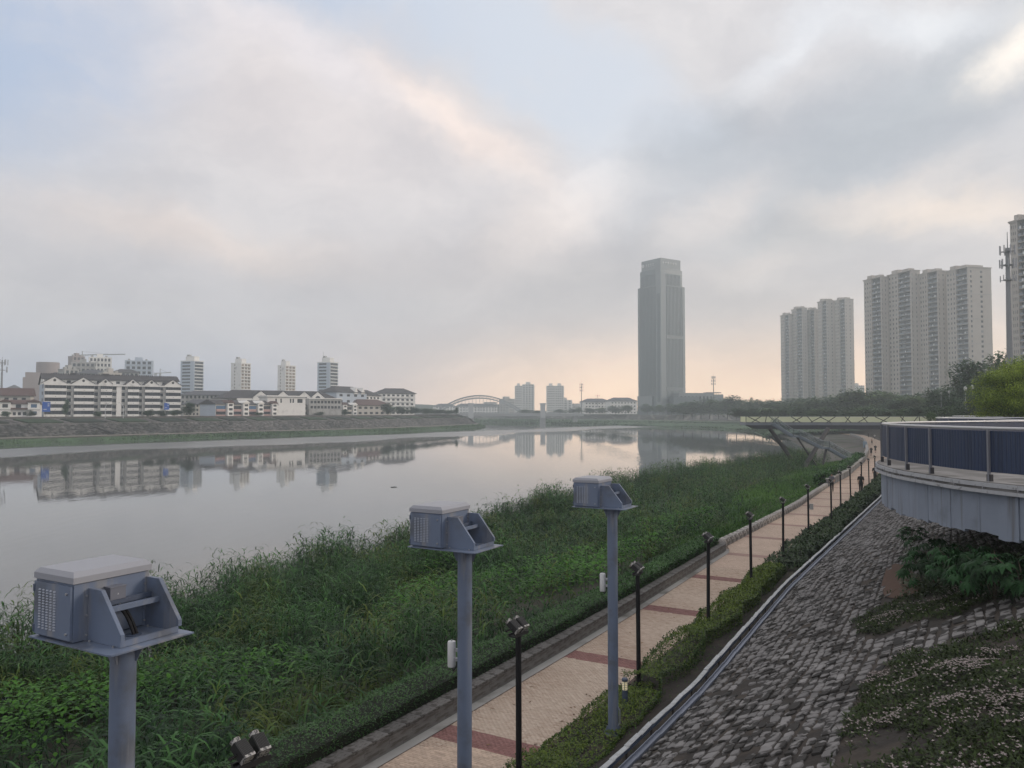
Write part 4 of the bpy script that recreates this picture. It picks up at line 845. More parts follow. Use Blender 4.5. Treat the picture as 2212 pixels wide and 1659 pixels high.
def trunking():
    T = thing('cable_trunking', 'raised cable trunking with pale overlapping lids along the foot of the stone slope', 'cable trunking')
    lid = MB().box(-.5, .5, -.5, .5, -.5, .5).mesh('lid', mat('lid_grey', (.42, .44, .455), .5, .1, 2, col2=(.30, .31, .31), c2s=4, rnd=.10)); leg = MB().box(-.5, .5, -.5, .5, 0, 1).mesh('leg', mat('rusty_leg', (.035, .028, .026), .8, .3, 20))
    s = 7.0; k = 0
    while s < 68:
        l = .62; a, b = st2xy(s, Tt(s)), st2xy(s + l, Tt(s + l)); z = pz(s, Tt(s)) + .37 + rng.normal(0, .007); yaw = math.atan2(b[1] - a[1], b[0] - a[0])
        link('lid', lid, T, ((a[0] + b[0]) / 2, (a[1] + b[1]) / 2, z), (rng.normal(0, .02), rng.normal(0, .010), yaw + rng.normal(0, .022)), (l * 1.0, .10, .010))
        if k % 2 == 0: link('leg', leg, T, (a[0], a[1], z - .40), (0, 0, yaw), (.03, .03, .385))
        s += l; k += 1
    mb = MB(); m2 = MB(); ss = np.arange(7, 68, 1.2)
    for a, b in zip(ss[:-1], ss[1:]):
        p, q = st2xy(a + .01, Tt(a) + .02), st2xy(b - .01, Tt(b) + .02); m2.bar((*p, pz(a, Tt(a)) + .33), (*q, pz(b, Tt(b)) + .33), .07, .05)
    m2.build('tray', paint_d, T)
    T2 = thing('edge_channel', 'low blue-grey metal channel between the trunking and the stone slope', 'channel')
    seg = MB().box(-.5, .5, -.5, .5, -.5, .5).box(-.5, .5, .35, .5, .5, 1.2).mesh('channel_section', mat('channel_grey', (.20, .225, .285), .5, .15, 3, rnd=.12))
    s = 7.0
    while s < 66:
        l = 1.2; a, b = st2xy(s, Tt(s) + .24), st2xy(s + l, Tt(s + l) + .24); z = pz(s, Tt(s)) + .27 + rng.normal(0, .004)
        link('channel_section', seg, T2, ((a[0] + b[0]) / 2, (a[1] + b[1]) / 2, z), (0, 0, math.atan2(b[1] - a[1], b[0] - a[0]) + rng.normal(0, .006)), (l - .008, .085, .07)); s += l
trunking()
# ------------------------------------------------------------------ curved terrace on the right
def smooth_poly(P, n):
    P = [Vector(p) for p in P]; out = []
    for i in range(len(P) - 1):
        p0, p1, p2, p3 = P[max(i - 1, 0)], P[i], P[i + 1], P[min(i + 2, len(P) - 1)]
        for k in range(n):
            t = k / n; out.append(.5 * (2 * p1 + (p2 - p0) * t + (2 * p0 - 5 * p1 + 4 * p2 - p3) * t * t + (3 * p1 - p0 - 3 * p2 + p3) * t ** 3))
    return out + [P[-1]]
def resample(P, step):
    d = [0]; 
    for a, b in zip(P[:-1], P[1:]): d.append(d[-1] + (b - a).length)
    n = max(2, int(round(d[-1] / step))); q = np.linspace(0, d[-1], n + 1); X = np.interp(q, d, [p.x for p in P]); Y = np.interp(q, d, [p.y for p in P])
    return [Vector((x, y)) for x, y in zip(X, Y)]
def offs(P, o):
    out = []
    for i in range(len(P)):
        a = P[max(i - 1, 0)]; b = P[min(i + 1, len(P) - 1)]; d = (b - a).normalized(); out.append(P[i] + Vector((-d.y, d.x)) * o)
    return out
FLZ = 9.0
def railing(name, label, P, zf, hr, post_at, detail=True, slat=.105, slat_lim=300):
    T = thing(name, label, 'railing')
    rp = [(p.x, p.y, zf + hr) for p in P]
    MB().path(rp, .032, 10).build('top_rail', rail_m, T, True)
    if detail:
        q = resample(P, slat); me = MB().add([(-.5, -.012, 0), (-.5, .012, 0), (-.3, .02, 0), (.3, .02, 0), (.5, .012, 0), (.5, -.012, 0), (-.5, -.012, 1), (-.5, .012, 1), (-.3, .02, 1), (.3, .02, 1), (.5, .012, 1), (.5, -.012, 1)],
            [(k, (k + 1) % 6, 6 + (k + 1) % 6, 6 + k) for k in range(6)] + [(5, 4, 3, 2, 1, 0), (6, 7, 8, 9, 10, 11)]).mesh('slat', blue_slat)
        for a, b in zip(q[:-1], q[1:]):
            c = (a + b) / 2; d = b - a; link('slat', me, T, (c.x, c.y, zf + .20), (0, 0, math.atan2(d.y, d.x)), (d.length * .93, 1, hr - .26))
        MB().path([(p.x, p.y, zf + .21) for p in P], .012, 6).path([(p.x, p.y, zf + hr - .07) for p in P], .012, 6).build('slat_rail', mat('navy_rail', (.02, .032, .07), .5), T)
    else:
        mb = MB()
        for a, b in zip(P[:-1], P[1:]): mb.bar((a.x, a.y, zf + .2 + (hr - .26) / 2), (b.x, b.y, zf + .2 + (hr - .26) / 2), .025, hr - .26)
        mb.build('slat_panel', blue_slat, T)
    pm = MB().box(-.022, .022, -.03, .03, .0, hr - .025).mesh('post', post_m); fm = MB().box(-.05, .05, -.04, .04, -.005, .15).mesh('post_foot', mat('dark_foot', (.03, .03, .035), .7))
    D = np.cumsum([0] + [(b - a).length for a, b in zip(P[:-1], P[1:])])
    for d in post_at:
        if d > D[-1]: continue
        i = min(int(np.searchsorted(D, d)), len(P) - 1); i = max(i, 1); f = (d - D[i - 1]) / (D[i] - D[i - 1]); c = P[i - 1].lerp(P[i], f); dv = P[i] - P[i - 1]; nn = Vector((-dv.y, dv.x)).normalized() * .045
        po = link('post', pm, T, (c.x + nn.x, c.y + nn.y, zf), (0, 0, math.atan2(dv.y, dv.x))); link('post_foot', fm, po, (.0, -.02, 0))
    return T
def terrace():
    main = smooth_poly([(13.6, 10.5), (12.2, 12.6), (11.2, 14.4), (10.6, 16.0), (10.28, 17.4), (10.25, 18.9), (10.32, 20.3), (10.6, 21.7), (11.25, 23.5), (12.6, 25.4), (15.0, 27.4), (18.0, 29.2), (22, 31), (26, 32.3)], 5)
    main = resample(main, .42)
    edge = offs(main, .17)                  # slab edge lies outside the railing
    T = thing('curved_terrace', 'curved concrete terrace with pale blue-grey wall panels overhanging the stone slope', 'terrace')
    # floor
    V = [(p.x, p.y, FLZ) for p in edge] + [(28, 33, FLZ), (40, 14, FLZ), (16, 9, FLZ)]
    me = bpy.data.meshes.new('floor'); n = len(V); W_ = V + [(a, b, c - .22) for a, b, c in V]
    me.from_pydata(W_, [], [tuple(range(n - 1, -1, -1)), tuple(range(n, 2 * n))] + [(k, (k + 1) % n, n + (k + 1) % n, n + k) for k in range(n)]); me.materials.append(plat_floor); link('floor', me, T)
    # wall panels: board-marked, narrow joints
    q = resample(edge, .50); wp = offs(q, -.10)
    for i, (a, b) in enumerate(zip(wp[:-1], wp[1:])):
        mid = (a + b) / 2
        if mid.y > 29 and mid.x > 20: break
        d = (b - a); L = d.length; u = d.normalized(); nn = Vector((-u.y, u.x)); g = .006
        drop = .98 + .03 * rng.normal(); off = rng.normal(0, .006)
        p = [a + u * g * .5 + nn * off, b - u * g * .5 + nn * off]; mb = MB(); th = .09; z1 = FLZ - .19
        lo = [z1 - drop + rng.normal(0, .012) for _ in range(4)]
        pts = [p[0], p[0].lerp(p[1], .33), p[0].lerp(p[1], .66), p[1]]
        v = [(c.x, c.y, z) for c, z in zip(pts, lo)] + [(c.x, c.y, z1) for c in pts]; bk = [(c - nn * th) for c in pts]; v += [(c.x, c.y, z) for c, z in zip(bk, lo)] + [(c.x, c.y, z1) for c in bk]
        f = []
        for k in range(3): f += [(k, k + 1, 5 + k, 4 + k), (8 + k, 12 + k, 13 + k, 9 + k), (k, 8 + k, 9 + k, k + 1), (4 + k, 5 + k, 13 + k, 12 + k)]
        f += [(0, 4, 12, 8), (3, 11, 15, 7)]; mb.add(v, f); mb.build('wall_panel', plat_wall, T)
    # backing beam, ledge and the two pale trims with brackets
    bk = offs(edge, -.30); mb = MB()
    for a, b in zip(bk[:-1], bk[1:]): mb.bar((a.x, a.y, FLZ - .62), (b.x, b.y, FLZ - .62), .16, .80)
    mb.build('backing_beam', mat('dark_concrete', (.06, .06, .065), .9, .2), T)
    for z, w, hh, oo in ((FLZ - .065, .05, .085, .03), (FLZ - .205, .05, .075, .045)):
        e = offs(edge, oo); k = 0
        for i in range(0, len(e) - 1, 5):
            mb = MB(); seg = e[i:i + 6]
            for a, b in zip(seg[:-1], seg[1:]):
                u = (b - a).normalized() * .004; aa = a + (u if a is seg[0] else u * 0); bb = b - (u if b is seg[-1] else u * 0)
                mb.bar((aa.x, aa.y, z), (bb.x, bb.y, z), w, hh)
            mb.build('trim', trim_m, T)
    br = MB().box(-.012, .012, -.01, .05, -.19, -.02).mesh('trim_bracket', trim_m)
    for i in range(1, len(edge) - 1, 2):
        a, b = edge[i - 1], edge[i + 1]; d = b - a; link('trim_bracket', br, T, (edge[i].x, edge[i].y, FLZ - .03), (0, 0, math.atan2(d.y, d.x)))
    # posts as seen: measured along the curve
    D = np.cumsum([0] + [(b - a).length for a, b in zip(main[:-1], main[1:])])
    def near(x, y): return float(D[int(np.argmin([(p.x - x) ** 2 + (p.y - y) ** 2 for p in main]))])
    pa = [near(10.26, 16.9), near(10.32, 18.85), near(10.29, 20.2), near(10.6, 21.7), near(11.27, 23.5)]
    pa = [pa[0] - 4, pa[0] - 2] + pa + [pa[-1] + 1.9 * k for k in range(1, 9)]
    railing('terrace_railing', 'curved navy slatted railing with a pale top rail on the terrace edge', main, FLZ, 1.15, pa)
    l2 = resample(smooth_poly([(21.6, 32.3), (23.5, 37), (24.6, 41), (24.9, 45), (26.5, 47.5), (31, 48), (36, 46)], 5), .7)
    railing('terrace_railing', 'navy railing of the next terrace bay, seen just above the curved railing', l2, FLZ, 1.15, [2 * k for k in range(1, 14)], False)
    l3 = resample(smooth_poly([(33, 52), (36, 60), (37.5, 66), (41, 68), (44, 67)], 5), .8)
    railing('terrace_railing', 'farthest navy railing below the bright green tree', l3, FLZ, 1.15, [2 * k for k in range(1, 9)], False)
    # terrace floors of the further bays
    for nm, lab, P in (('terrace_bay', 'floor of the next terrace bay behind the curved terrace', [(21.3, 32.6), (23.2, 37), (24.3, 41), (24.6, 45.2), (26.5, 47.8), (36.5, 46.3), (44, 34)]), ('terrace_bay', 'floor of the farthest terrace bay under the bright green tree', [(32.7, 52), (35.7, 60), (37.2, 66.3), (41, 68.4), (45, 67.3), (50, 52)])):
        mb = MB(); n = len(P); mb.add([(*p, FLZ - .9) for p in P] + [(*p, FLZ) for p in P], [tuple(range(n - 1, -1, -1)), tuple(range(n, 2 * n))] + [(k, (k + 1) % n, n + (k + 1) % n, n + k) for k in range(n)])
        t = thing(nm, lab, 'terrace'); mb.build('slab', plat_wall, t)
terrace()
# ------------------------------------------------------------------ footbridge-like lookout deck with stairs
def deck():
    T = thing('lookout_deck', 'raised lookout deck with glass railing reaching out over the path on slanting legs', 'lookout deck')
    xl, yl = PX(1611, 134); xr, yr = PX(2160, 132); A = Vector((xl, yl)); B = Vector((xr, yr)); u = (B - A).normalized(); nn = Vector((-u.y, u.x)); L = (B - A).length; zf = 8.68; Wd = 4.2
    ang = math.atan2(u.y, u.x); M = Matrix.Translation((A.x, A.y, 0)) @ Matrix.Rotation(ang, 4, 'Z')
    T.matrix_world = M
    MB().box(.15, L, .1, Wd - .1, zf - .10, zf).build('deck_floor', concrete, T)
    g = MB().prism([(2.2, zf - 1.12), (L, zf - 1.12), (L, zf - .47), (.6, zf - .47)], .12, Wd - .12); g.build('girder', deck_dark, T)
    n = 35
    fm = MB().box(.02, L / n - .02, -.0, .06, -.47, 0).mesh('fascia_panel', deck_grey)
    for k in range(n): link('fascia_panel', fm, T, (k * L / n, 0, zf)); link('fascia_panel', fm, T, (k * L / n, Wd - .06, zf))
    MB().box(-.05, .0, 0, Wd, zf - .47, zf).build('end_fascia', deck_grey, T)
    hr = 1.08
    gm = MB().box(.03, L / 18 - .03, -.012, .012, .06, hr - .08).mesh('glass_panel', glass_rail)
    for side in (.10, Wd - .10):
        for k in range(18): link('glass_panel', gm, T, (k * L / 18, side, zf))
        MB().box(0, L, side - .04, side + .04, zf + hr - .06, zf + hr).build('top_rail', deck_grey, T)
        MB().box(0, L, side - .03, side + .03, zf, zf + .05).build('bottom_rail', deck_dark, T)
    MB().box(-.04, .04, .05, Wd - .05, zf + hr - .06, zf + hr).build('top_rail', deck_grey, T)
    MB().box(.03, .055, .16, Wd - .16, zf + .06, zf + hr - .08).build('glass_panel', glass_rail, T)
    # crossed bars in three rhythms, as in the picture
    bars = [(.012, .08), (.085, .035), (.118, .113), (.135, .175), (.19, .155), (.26, .315), (.325, .27), (.355, .385), (.435, .375), (.425, .49), (.515, .468), (.57, .605), (.597, .575), (.67, .70), (.70, .648), (.74, .815), (.825, .775), (.885, .92), (.905, .89), (.985, .96), (.992, 1.0)]
    LB_ = 29.5; bars += [(a + 1.0, b + 1.0) for a, b in bars if max(a, b) + 1.0 < L / LB_ - .02]
    for a, b in bars:
        MB().bar((a * LB_ + .03, .085, zf + hr - .06), (b * LB_ - .03, .085, zf + .04), .11, .05, (0, 1, 0)).build('brace', mat('brace_dark', (.022, .022, .022), .6), T)
    for k in range(7): MB().box(k * L / 6 - .03 if k else .0, k * L / 6 + .03 if k else .06, Wd - .16, Wd - .12, zf, zf + hr).build('rail_post', deck_dark, T)
    MB().box(-.03, .06, .05, .11, zf, zf + hr).build('rail_post', deck_dark, T)
    Mi = M.inverted()
    def W3(x, y, d): X, Y = PX(x, d); return Mi @ Vector((X, Y, ZY(y, d)))
    def leg(x0, y0, d0, x1, y1, d1, r):
        a, b = W3(x0, y0, d0), W3(x1, y1, d1); b2 = b + (b - a) * .30; MB().tube(a + (a - b) * .02, b2, r, r, 14).build('leg', leg_m, T, True)
    leg(1663, 927, 134, 1702, 983, 134.5, .32); leg(1787, 927, 132, 1740, 1002, 129, .36)
    # stairs, three flights with two landings, in front of the deck
    S3 = [W3(1672, 914, 131.5), W3(1713, 941, 129.5), W3(1727, 942, 129.3), W3(1776, 966, 126.6), W3(1790, 967, 126.2), W3(1838, 994, 123)]
    Sb = Vector((0, 1.7, 0))
    st = link('stair', None, T)
    for k in range(5):
        a, b = S3[k], S3[k + 1]; flight = k % 2 == 0
        up = Vector((0, 0, 1))
        if flight:
            MB().bar(a - up * .12, b - up * .12, .08, .40).build('stringer', stair_m, T); MB().bar(a + Sb - up * .12, b + Sb - up * .12, .08, .40).build('stringer', stair_m, T)
            n = max(4, int(abs(a.z - b.z) / .17))
            tm = MB().box(-.16, .16, .04, 1.66, -.03, .03).mesh('tread', stair_m)
            for j in range(n): p = a.lerp(b, (j + .5) / n); link('tread', tm, T, p)
        else: MB().bar((a + b) / 2 + Vector((0, .85, -.12)) - Vector((abs(b.x - a.x) / 2 + .1, 0, 0)), (a + b) / 2 + Vector((0, .85, -.12)) + Vector((abs(b.x - a.x) / 2 + .1, 0, 0)), 1.85, .30).build('landing', stair_m, T)
        for q, off in enumerate((Vector((0, -.02, 0)), Sb + Vector((0, .02, 0)))):
            MB().bar(a + off + up * 1.05, b + off + up * 1.05, .07, .07).build('handrail', mat('handrail_grey', (.26, .28, .30), .5), T)
            MB().bar(a + off + up * .62, b + off + up * .62, .02, .80).build('stair_glass', stair_glass, T)
            if flight:
                for f in (.28, .72):
                    c = a.lerp(b, f); d = (b - a) * .09
                    for sg in (1, -1): MB().bar(c + off - d * sg + up * 1.02 + Vector((0, -.04, 0)), c + off + d * sg + up * .24 + Vector((0, -.04, 0)), .05, .05, (0, 1, 0)).build('brace', MATS['brace_dark'], T)
        MB().box(-.04, .04, -.04, .04, 0, 1.05).build('rail_post', deck_dark, T, loc=None).location = b + Vector((0, -.02, 0))
    bpy.data.objects.remove(st)
    for (x0, y0, d0, x1, y1, d1, r) in ((1720, 944, 130.2, 1762, 1006, 130.2, .16), (1783, 970, 127.2, 1774, 1010, 126.8, .20)): leg(x0, y0, d0, x1, y1, d1, r)
deck()
# ------------------------------------------------------------------ people on the promenade
SKIN = mat('skin', (.33, .20, .14), .6, .05); HAIR = mat('hair', (.012, .010, .010), .6)
def cloth(n, c): return mat('cloth_' + n, c, .85, .12, 12)
def person(name_lab, px, py, face, h=1.70, shirt=('black', (.012, .012, .014)), legs=('charcoal', (.02, .02, .022)), stride=.25, bend=.3, shorts=False, bare=False, extra=None, hairy=True):
    x, y, z = on_path(px, py); T = thing('person', name_lab, 'person', (x, y, z), face)
    k = h / 1.70; J = {}
    def v(n, x_, y_, z_, r): J[n] = (Vector((x_, y_, z_)) * k, r * k)
    v('pelvis', 0, 0, .93, .125); v('waist', 0, .01, 1.10, .112); v('chest', 0, .015, 1.30, .135); v('neck', 0, .01, 1.455, .052); v('jaw', 0, .03, 1.53, .062); v('skull', 0, .015, 1.615, .082)
    dz = .02 * abs(stride) * 2
    for sd, sg in (('l', 1), ('r', -1)):
        ph = stride * sg; X = .09 * sg
        v('hip' + sd, X, 0, .88, .092); v('knee' + sd, X * .95, ph * .45 + .05 * (1 if ph > 0 else .3), .48 + dz, .058); v('ankle' + sd, X * .85, ph, .085 + (.10 if ph < 0 and abs(stride) > .25 else 0), .040); v('toe' + sd, X * .95, ph + .15, .035 + (.04 if ph < 0 and abs(stride) > .25 else 0), .034)
        v('sh' + sd, .185 * sg, .0, 1.395, .060); v('el' + sd, .225 * sg, -ph * .35 - .03, 1.13, .044); fa = -ph * .35 + .25 * bend * 1.6
        v('wr' + sd, .215 * sg, fa, 1.13 - .25 * (1 - bend * .75), .034); v('hand' + sd, .21 * sg, fa + .07 * (bend + .2), 1.13 - .25 * (1 - bend * .75) - .09 * (1 - bend), .040)
    E_ = [('pelvis', 'waist'), ('waist', 'chest'), ('chest', 'neck'), ('neck', 'jaw'), ('jaw', 'skull')]
    for sd in 'lr': E_ += [('pelvis', 'hip' + sd), ('hip' + sd, 'knee' + sd), ('knee' + sd, 'ankle' + sd), ('ankle' + sd, 'toe' + sd), ('chest', 'sh' + sd), ('sh' + sd, 'el' + sd), ('el' + sd, 'wr' + sd), ('wr' + sd, 'hand' + sd)]
    names = list(J); me = bpy.data.meshes.new('body'); me.from_pydata([J[n][0] for n in names], [(names.index(a), names.index(b)) for a, b in E_], [])
    ob = bpy.data.objects.new('body', me); COL.objects.link(ob); ob.modifiers.new('skin', 'SKIN'); sv = me.skin_vertices[0].data
    for i, n in enumerate(names): sv[i].radius = (J[n][1], J[n][1] * (.78 if n in ('chest', 'waist', 'pelvis') else 1)); sv[i].use_root = n == 'pelvis'
    ss = ob.modifiers.new('sub', 'SUBSURF'); ss.levels = ss.render_levels = 2
    ev = ob.evaluated_get(bpy.context.evaluated_depsgraph_get()); bm_ = bpy.data.meshes.new_from_object(ev); bpy.data.objects.remove(ob)
    bm_.materials.clear(); bm_.materials.append(SKIN); bm_.name = 'body'; body = link('body', bm_, T)
    bm_.polygons.foreach_set('use_smooth', [True] * len(bm_.polygons))
    # nearest bone of every vertex gives the regions the clothes cover
    co = np.array([w.co for w in bm_.vertices]); best = np.full(len(co), 1e9); lab = np.zeros(len(co), int)
    for i, (a, b) in enumerate(E_):
        p, q = np.array(J[a][0]), np.array(J[b][0]); d = q - p; tt = np.clip(((co - p) @ d) / (d @ d), 0, 1); dist = np.linalg.norm(co - p - tt[:, None] * d, axis=1) - (J[a][1] * (1 - tt) + J[b][1] * tt); m = dist < best; best[m] = dist[m]; lab[m] = i
    def region(f): return {i for i, e in enumerate(E_) if f(*e)}
    def dress(nm, reg, zlo, zhi, m, off):
        keep = [p for p in bm_.polygons if all(lab[i] in reg for i in p.vertices) and zlo * k <= p.center.z <= zhi * k]
        ids = sorted({i for p in keep for i in p.vertices}); mp = {i: j for j, i in enumerate(ids)}
        V = [bm_.vertices[i].co + bm_.vertices[i].normal * off for i in ids]; me2 = bpy.data.meshes.new(nm); me2.from_pydata(V, [], [[mp[i] for i in p.vertices] for p in keep]); me2.materials.append(m); me2.polygons.foreach_set('use_smooth', [True] * len(me2.polygons)); link(nm, me2, T)
    if not bare: dress('shirt', region(lambda a, b: a in ('pelvis', 'waist', 'chest') and b[:3] != 'hip' or a[:2] == 'sh') | region(lambda a, b: b[:3] == 'hip'), .90, 1.47, cloth(*shirt), .016)
    dress('shorts' if shorts else 'trousers', region(lambda a, b: a == 'pelvis' or a[:3] == 'hip' or (not shorts and a[:4] == 'knee')), .10, 1.0, cloth(*legs), .011)
    dress('shoes', region(lambda a, b: a[:5] == 'ankle'), -.1, .16, cloth('shoe', (.05, .05, .05)), .008)
    if hairy:
        hd = [p for p in bm_.polygons if p.center.z > 1.56 * k and (p.center.z > 1.655 * k or p.center.y < .035 * k)]; ids = sorted({i for p in hd for i in p.vertices}); mp = {i: j for j, i in enumerate(ids)}
        me2 = bpy.data.meshes.new('hair'); me2.from_pydata([bm_.vertices[i].co + bm_.vertices[i].normal * .014 for i in ids], [], [[mp[i] for i in p.vertices] for p in hd]); me2.materials.append(HAIR); link('hair', me2, T)
    fc = MB(); zc = 1.595 * k; fy = .105 * k
    MB().add([(-.012, fy - .01, zc - .035), (.012, fy - .01, zc - .035), (0, fy + .014, zc - .03), (0, fy - .004, zc + .012)], [(0, 1, 2), (1, 3, 2), (3, 0, 2)]).build('nose', SKIN, T)
    for sg in (1, -1): MB().lathe([(.001, -.006), (.009, 0), (.001, .006)], 8, (sg * .032, fy - .022, zc + .004)).build('eye', mat('eye', (.03, .025, .025), .3), T)
    return T
away = lambda px, py: 0.0
def dir_at(px, py, back=False):
    x, y, _ = on_path(px, py); s, t = xy2st(x, y); a, b = st2xy(s - 3, Lt(s - 3)), st2xy(s + 3, Lt(s + 3)); ang = math.atan2(b[1] - a[1], b[0] - a[0]) - math.pi / 2
    return ang + (math.pi if back else 0)
def people():
    person('walker coming towards us in a grey checked top and black trousers behind a floodlight post', 1797, 1062.5, dir_at(1797, 1063, True), 1.62, ('checked', (.12, .12, .14)), ('black2', (.015, .015, .018)), .20, .55)
    T = person('man in black T-shirt and black trousers walking away past a floodlight post', 1860, 1066, dir_at(1860, 1066), 1.74, ('black', (.010, .010, .012)), ('black3', (.010, .010, .014)), .16, .05)
    MB().tube((-.24, .02, .95), (-.34, .12, .35), .008, .008, 6).build('stick', mat('pale_stick', (.4, .38, .36), .6), T)
    person('person in dark long jacket standing close to the terrace edge under the last floodlight post', 1890.5, 1041, dir_at(1890, 1041), 1.70, ('dark', (.012, .012, .014)), ('grey trousers', (.035, .033, .034)), .10, .25)
    person('jogger in dark shirt and shorts running away, left one of two running side by side', 1882, 985, dir_at(1882, 985), 1.66, ('dark4', (.02, .018, .02)), ('dark5', (.018, .018, .02)), .30, .85, True)
    person('jogger in dark shirt running away, right one of two running side by side', 1891, 979, dir_at(1890, 979), 1.68, ('dark6', (.022, .022, .024)), ('dark7', (.02, .02, .024)), .28, .85, True)
    person('bare-chested runner in dark shorts beyond the two joggers', 1883.5, 961, dir_at(1884, 961), 1.70, legs=('dark8', (.02, .02, .025)), stride=.28, bend=.8, shorts=True, bare=True)
    person('walker in a white shirt at the far bend of the path', 1889.5, 949, dir_at(1889, 949), 1.68, ('white', (.62, .62, .62)), ('grey8', (.05, .05, .06)), .15, .3)
    person('walker in dark clothes ahead of the white-shirted walker at the far bend', 1876, 945, dir_at(1876, 945), 1.68, ('dark9', (.03, .03, .035)), ('dark10', (.025, .025, .03)), .18, .3)
people()
# ================================================================== FAR SETTING
def loft(name, poly, prof, mats, bands=None, step=8.0, side=1):
    """profile (offset, z) swept along a plan polyline; side=+1 offsets to the left of travel"""
    P = resample([Vector(p) for p in poly], step); lines = [[(q.x, q.y, z) for q in offs(P, o * side)] for o, z in prof]
    n = len(P); k = len(prof); V = [l[i] for i in range(n) for l in lines]; i = (np.arange(n - 1)[:, None] * k + np.arange(k - 1)[None]).ravel()
    me = big_mesh(name, V, [np.stack([i, i + k, i + k + 1, i + 1], 1)], mats)
    if bands: me.polygons.foreach_set('material_index', np.tile(np.array(bands, np.int32), n - 1))
    return link(name, me, kind='structure'), P
rev_m = mat('stone_revetment', (.085, .078, .078), .95, .75, .55, bump=.6, bs=2.0, col2=(.035, .04, .032), c2s=.30, c2r=(.48, .62))
foot_m = mat('footing_stone', (.19, .18, .17), .95, .3, .5, col2=(.12, .12, .10), c2s=.2)
bgrass = mat('bank_green', (.060, .115, .052), .9, .35, .35, bump=.6, bs=2, col2=(.045, .075, .04), c2s=.12)
crest_m = mat('crest_wall', (.10, .095, .09), .95, .3, .4)
road_m = mat('road_surface', (.10, .10, .10), .9, .1, .5)
land_m = mat('land', (.06, .075, .045), .95, .3, .05, col2=(.12, .115, .10), c2s=.03)
LB = [st2xy(s, -263.0 + (0 if s < 480 else 0)) for s in (-70, 0, 60, 120, 180, 240, 300, 360, 420)]
LB = [(-330, 20), (-245, 110), (-161, 244), (-116, 319), (-59, 417), (-34, 490), (-19, 545), (-20, 572), (-45, 600), (-110, 625), (-320, 650)]
left_bank, LP = loft('left_bank', LB, [(-2, -.6), (0, -.05), (1.2, .5), (4, 1.5), (5, 1.6), (5.6, 2.2), (7.6, 2.25), (14, 6.3), (14.8, 6.4), (19.5, 7.9), (20.6, 7.95), (21.2, 8.0), (30, 8.25), (60, 8.35)], [bgrass, foot_m, rev_m, crest_m, road_m], [0, 0, 0, 0, 1, 1, 2, 1, 2, 1, 1, 4, 4], 6.0)
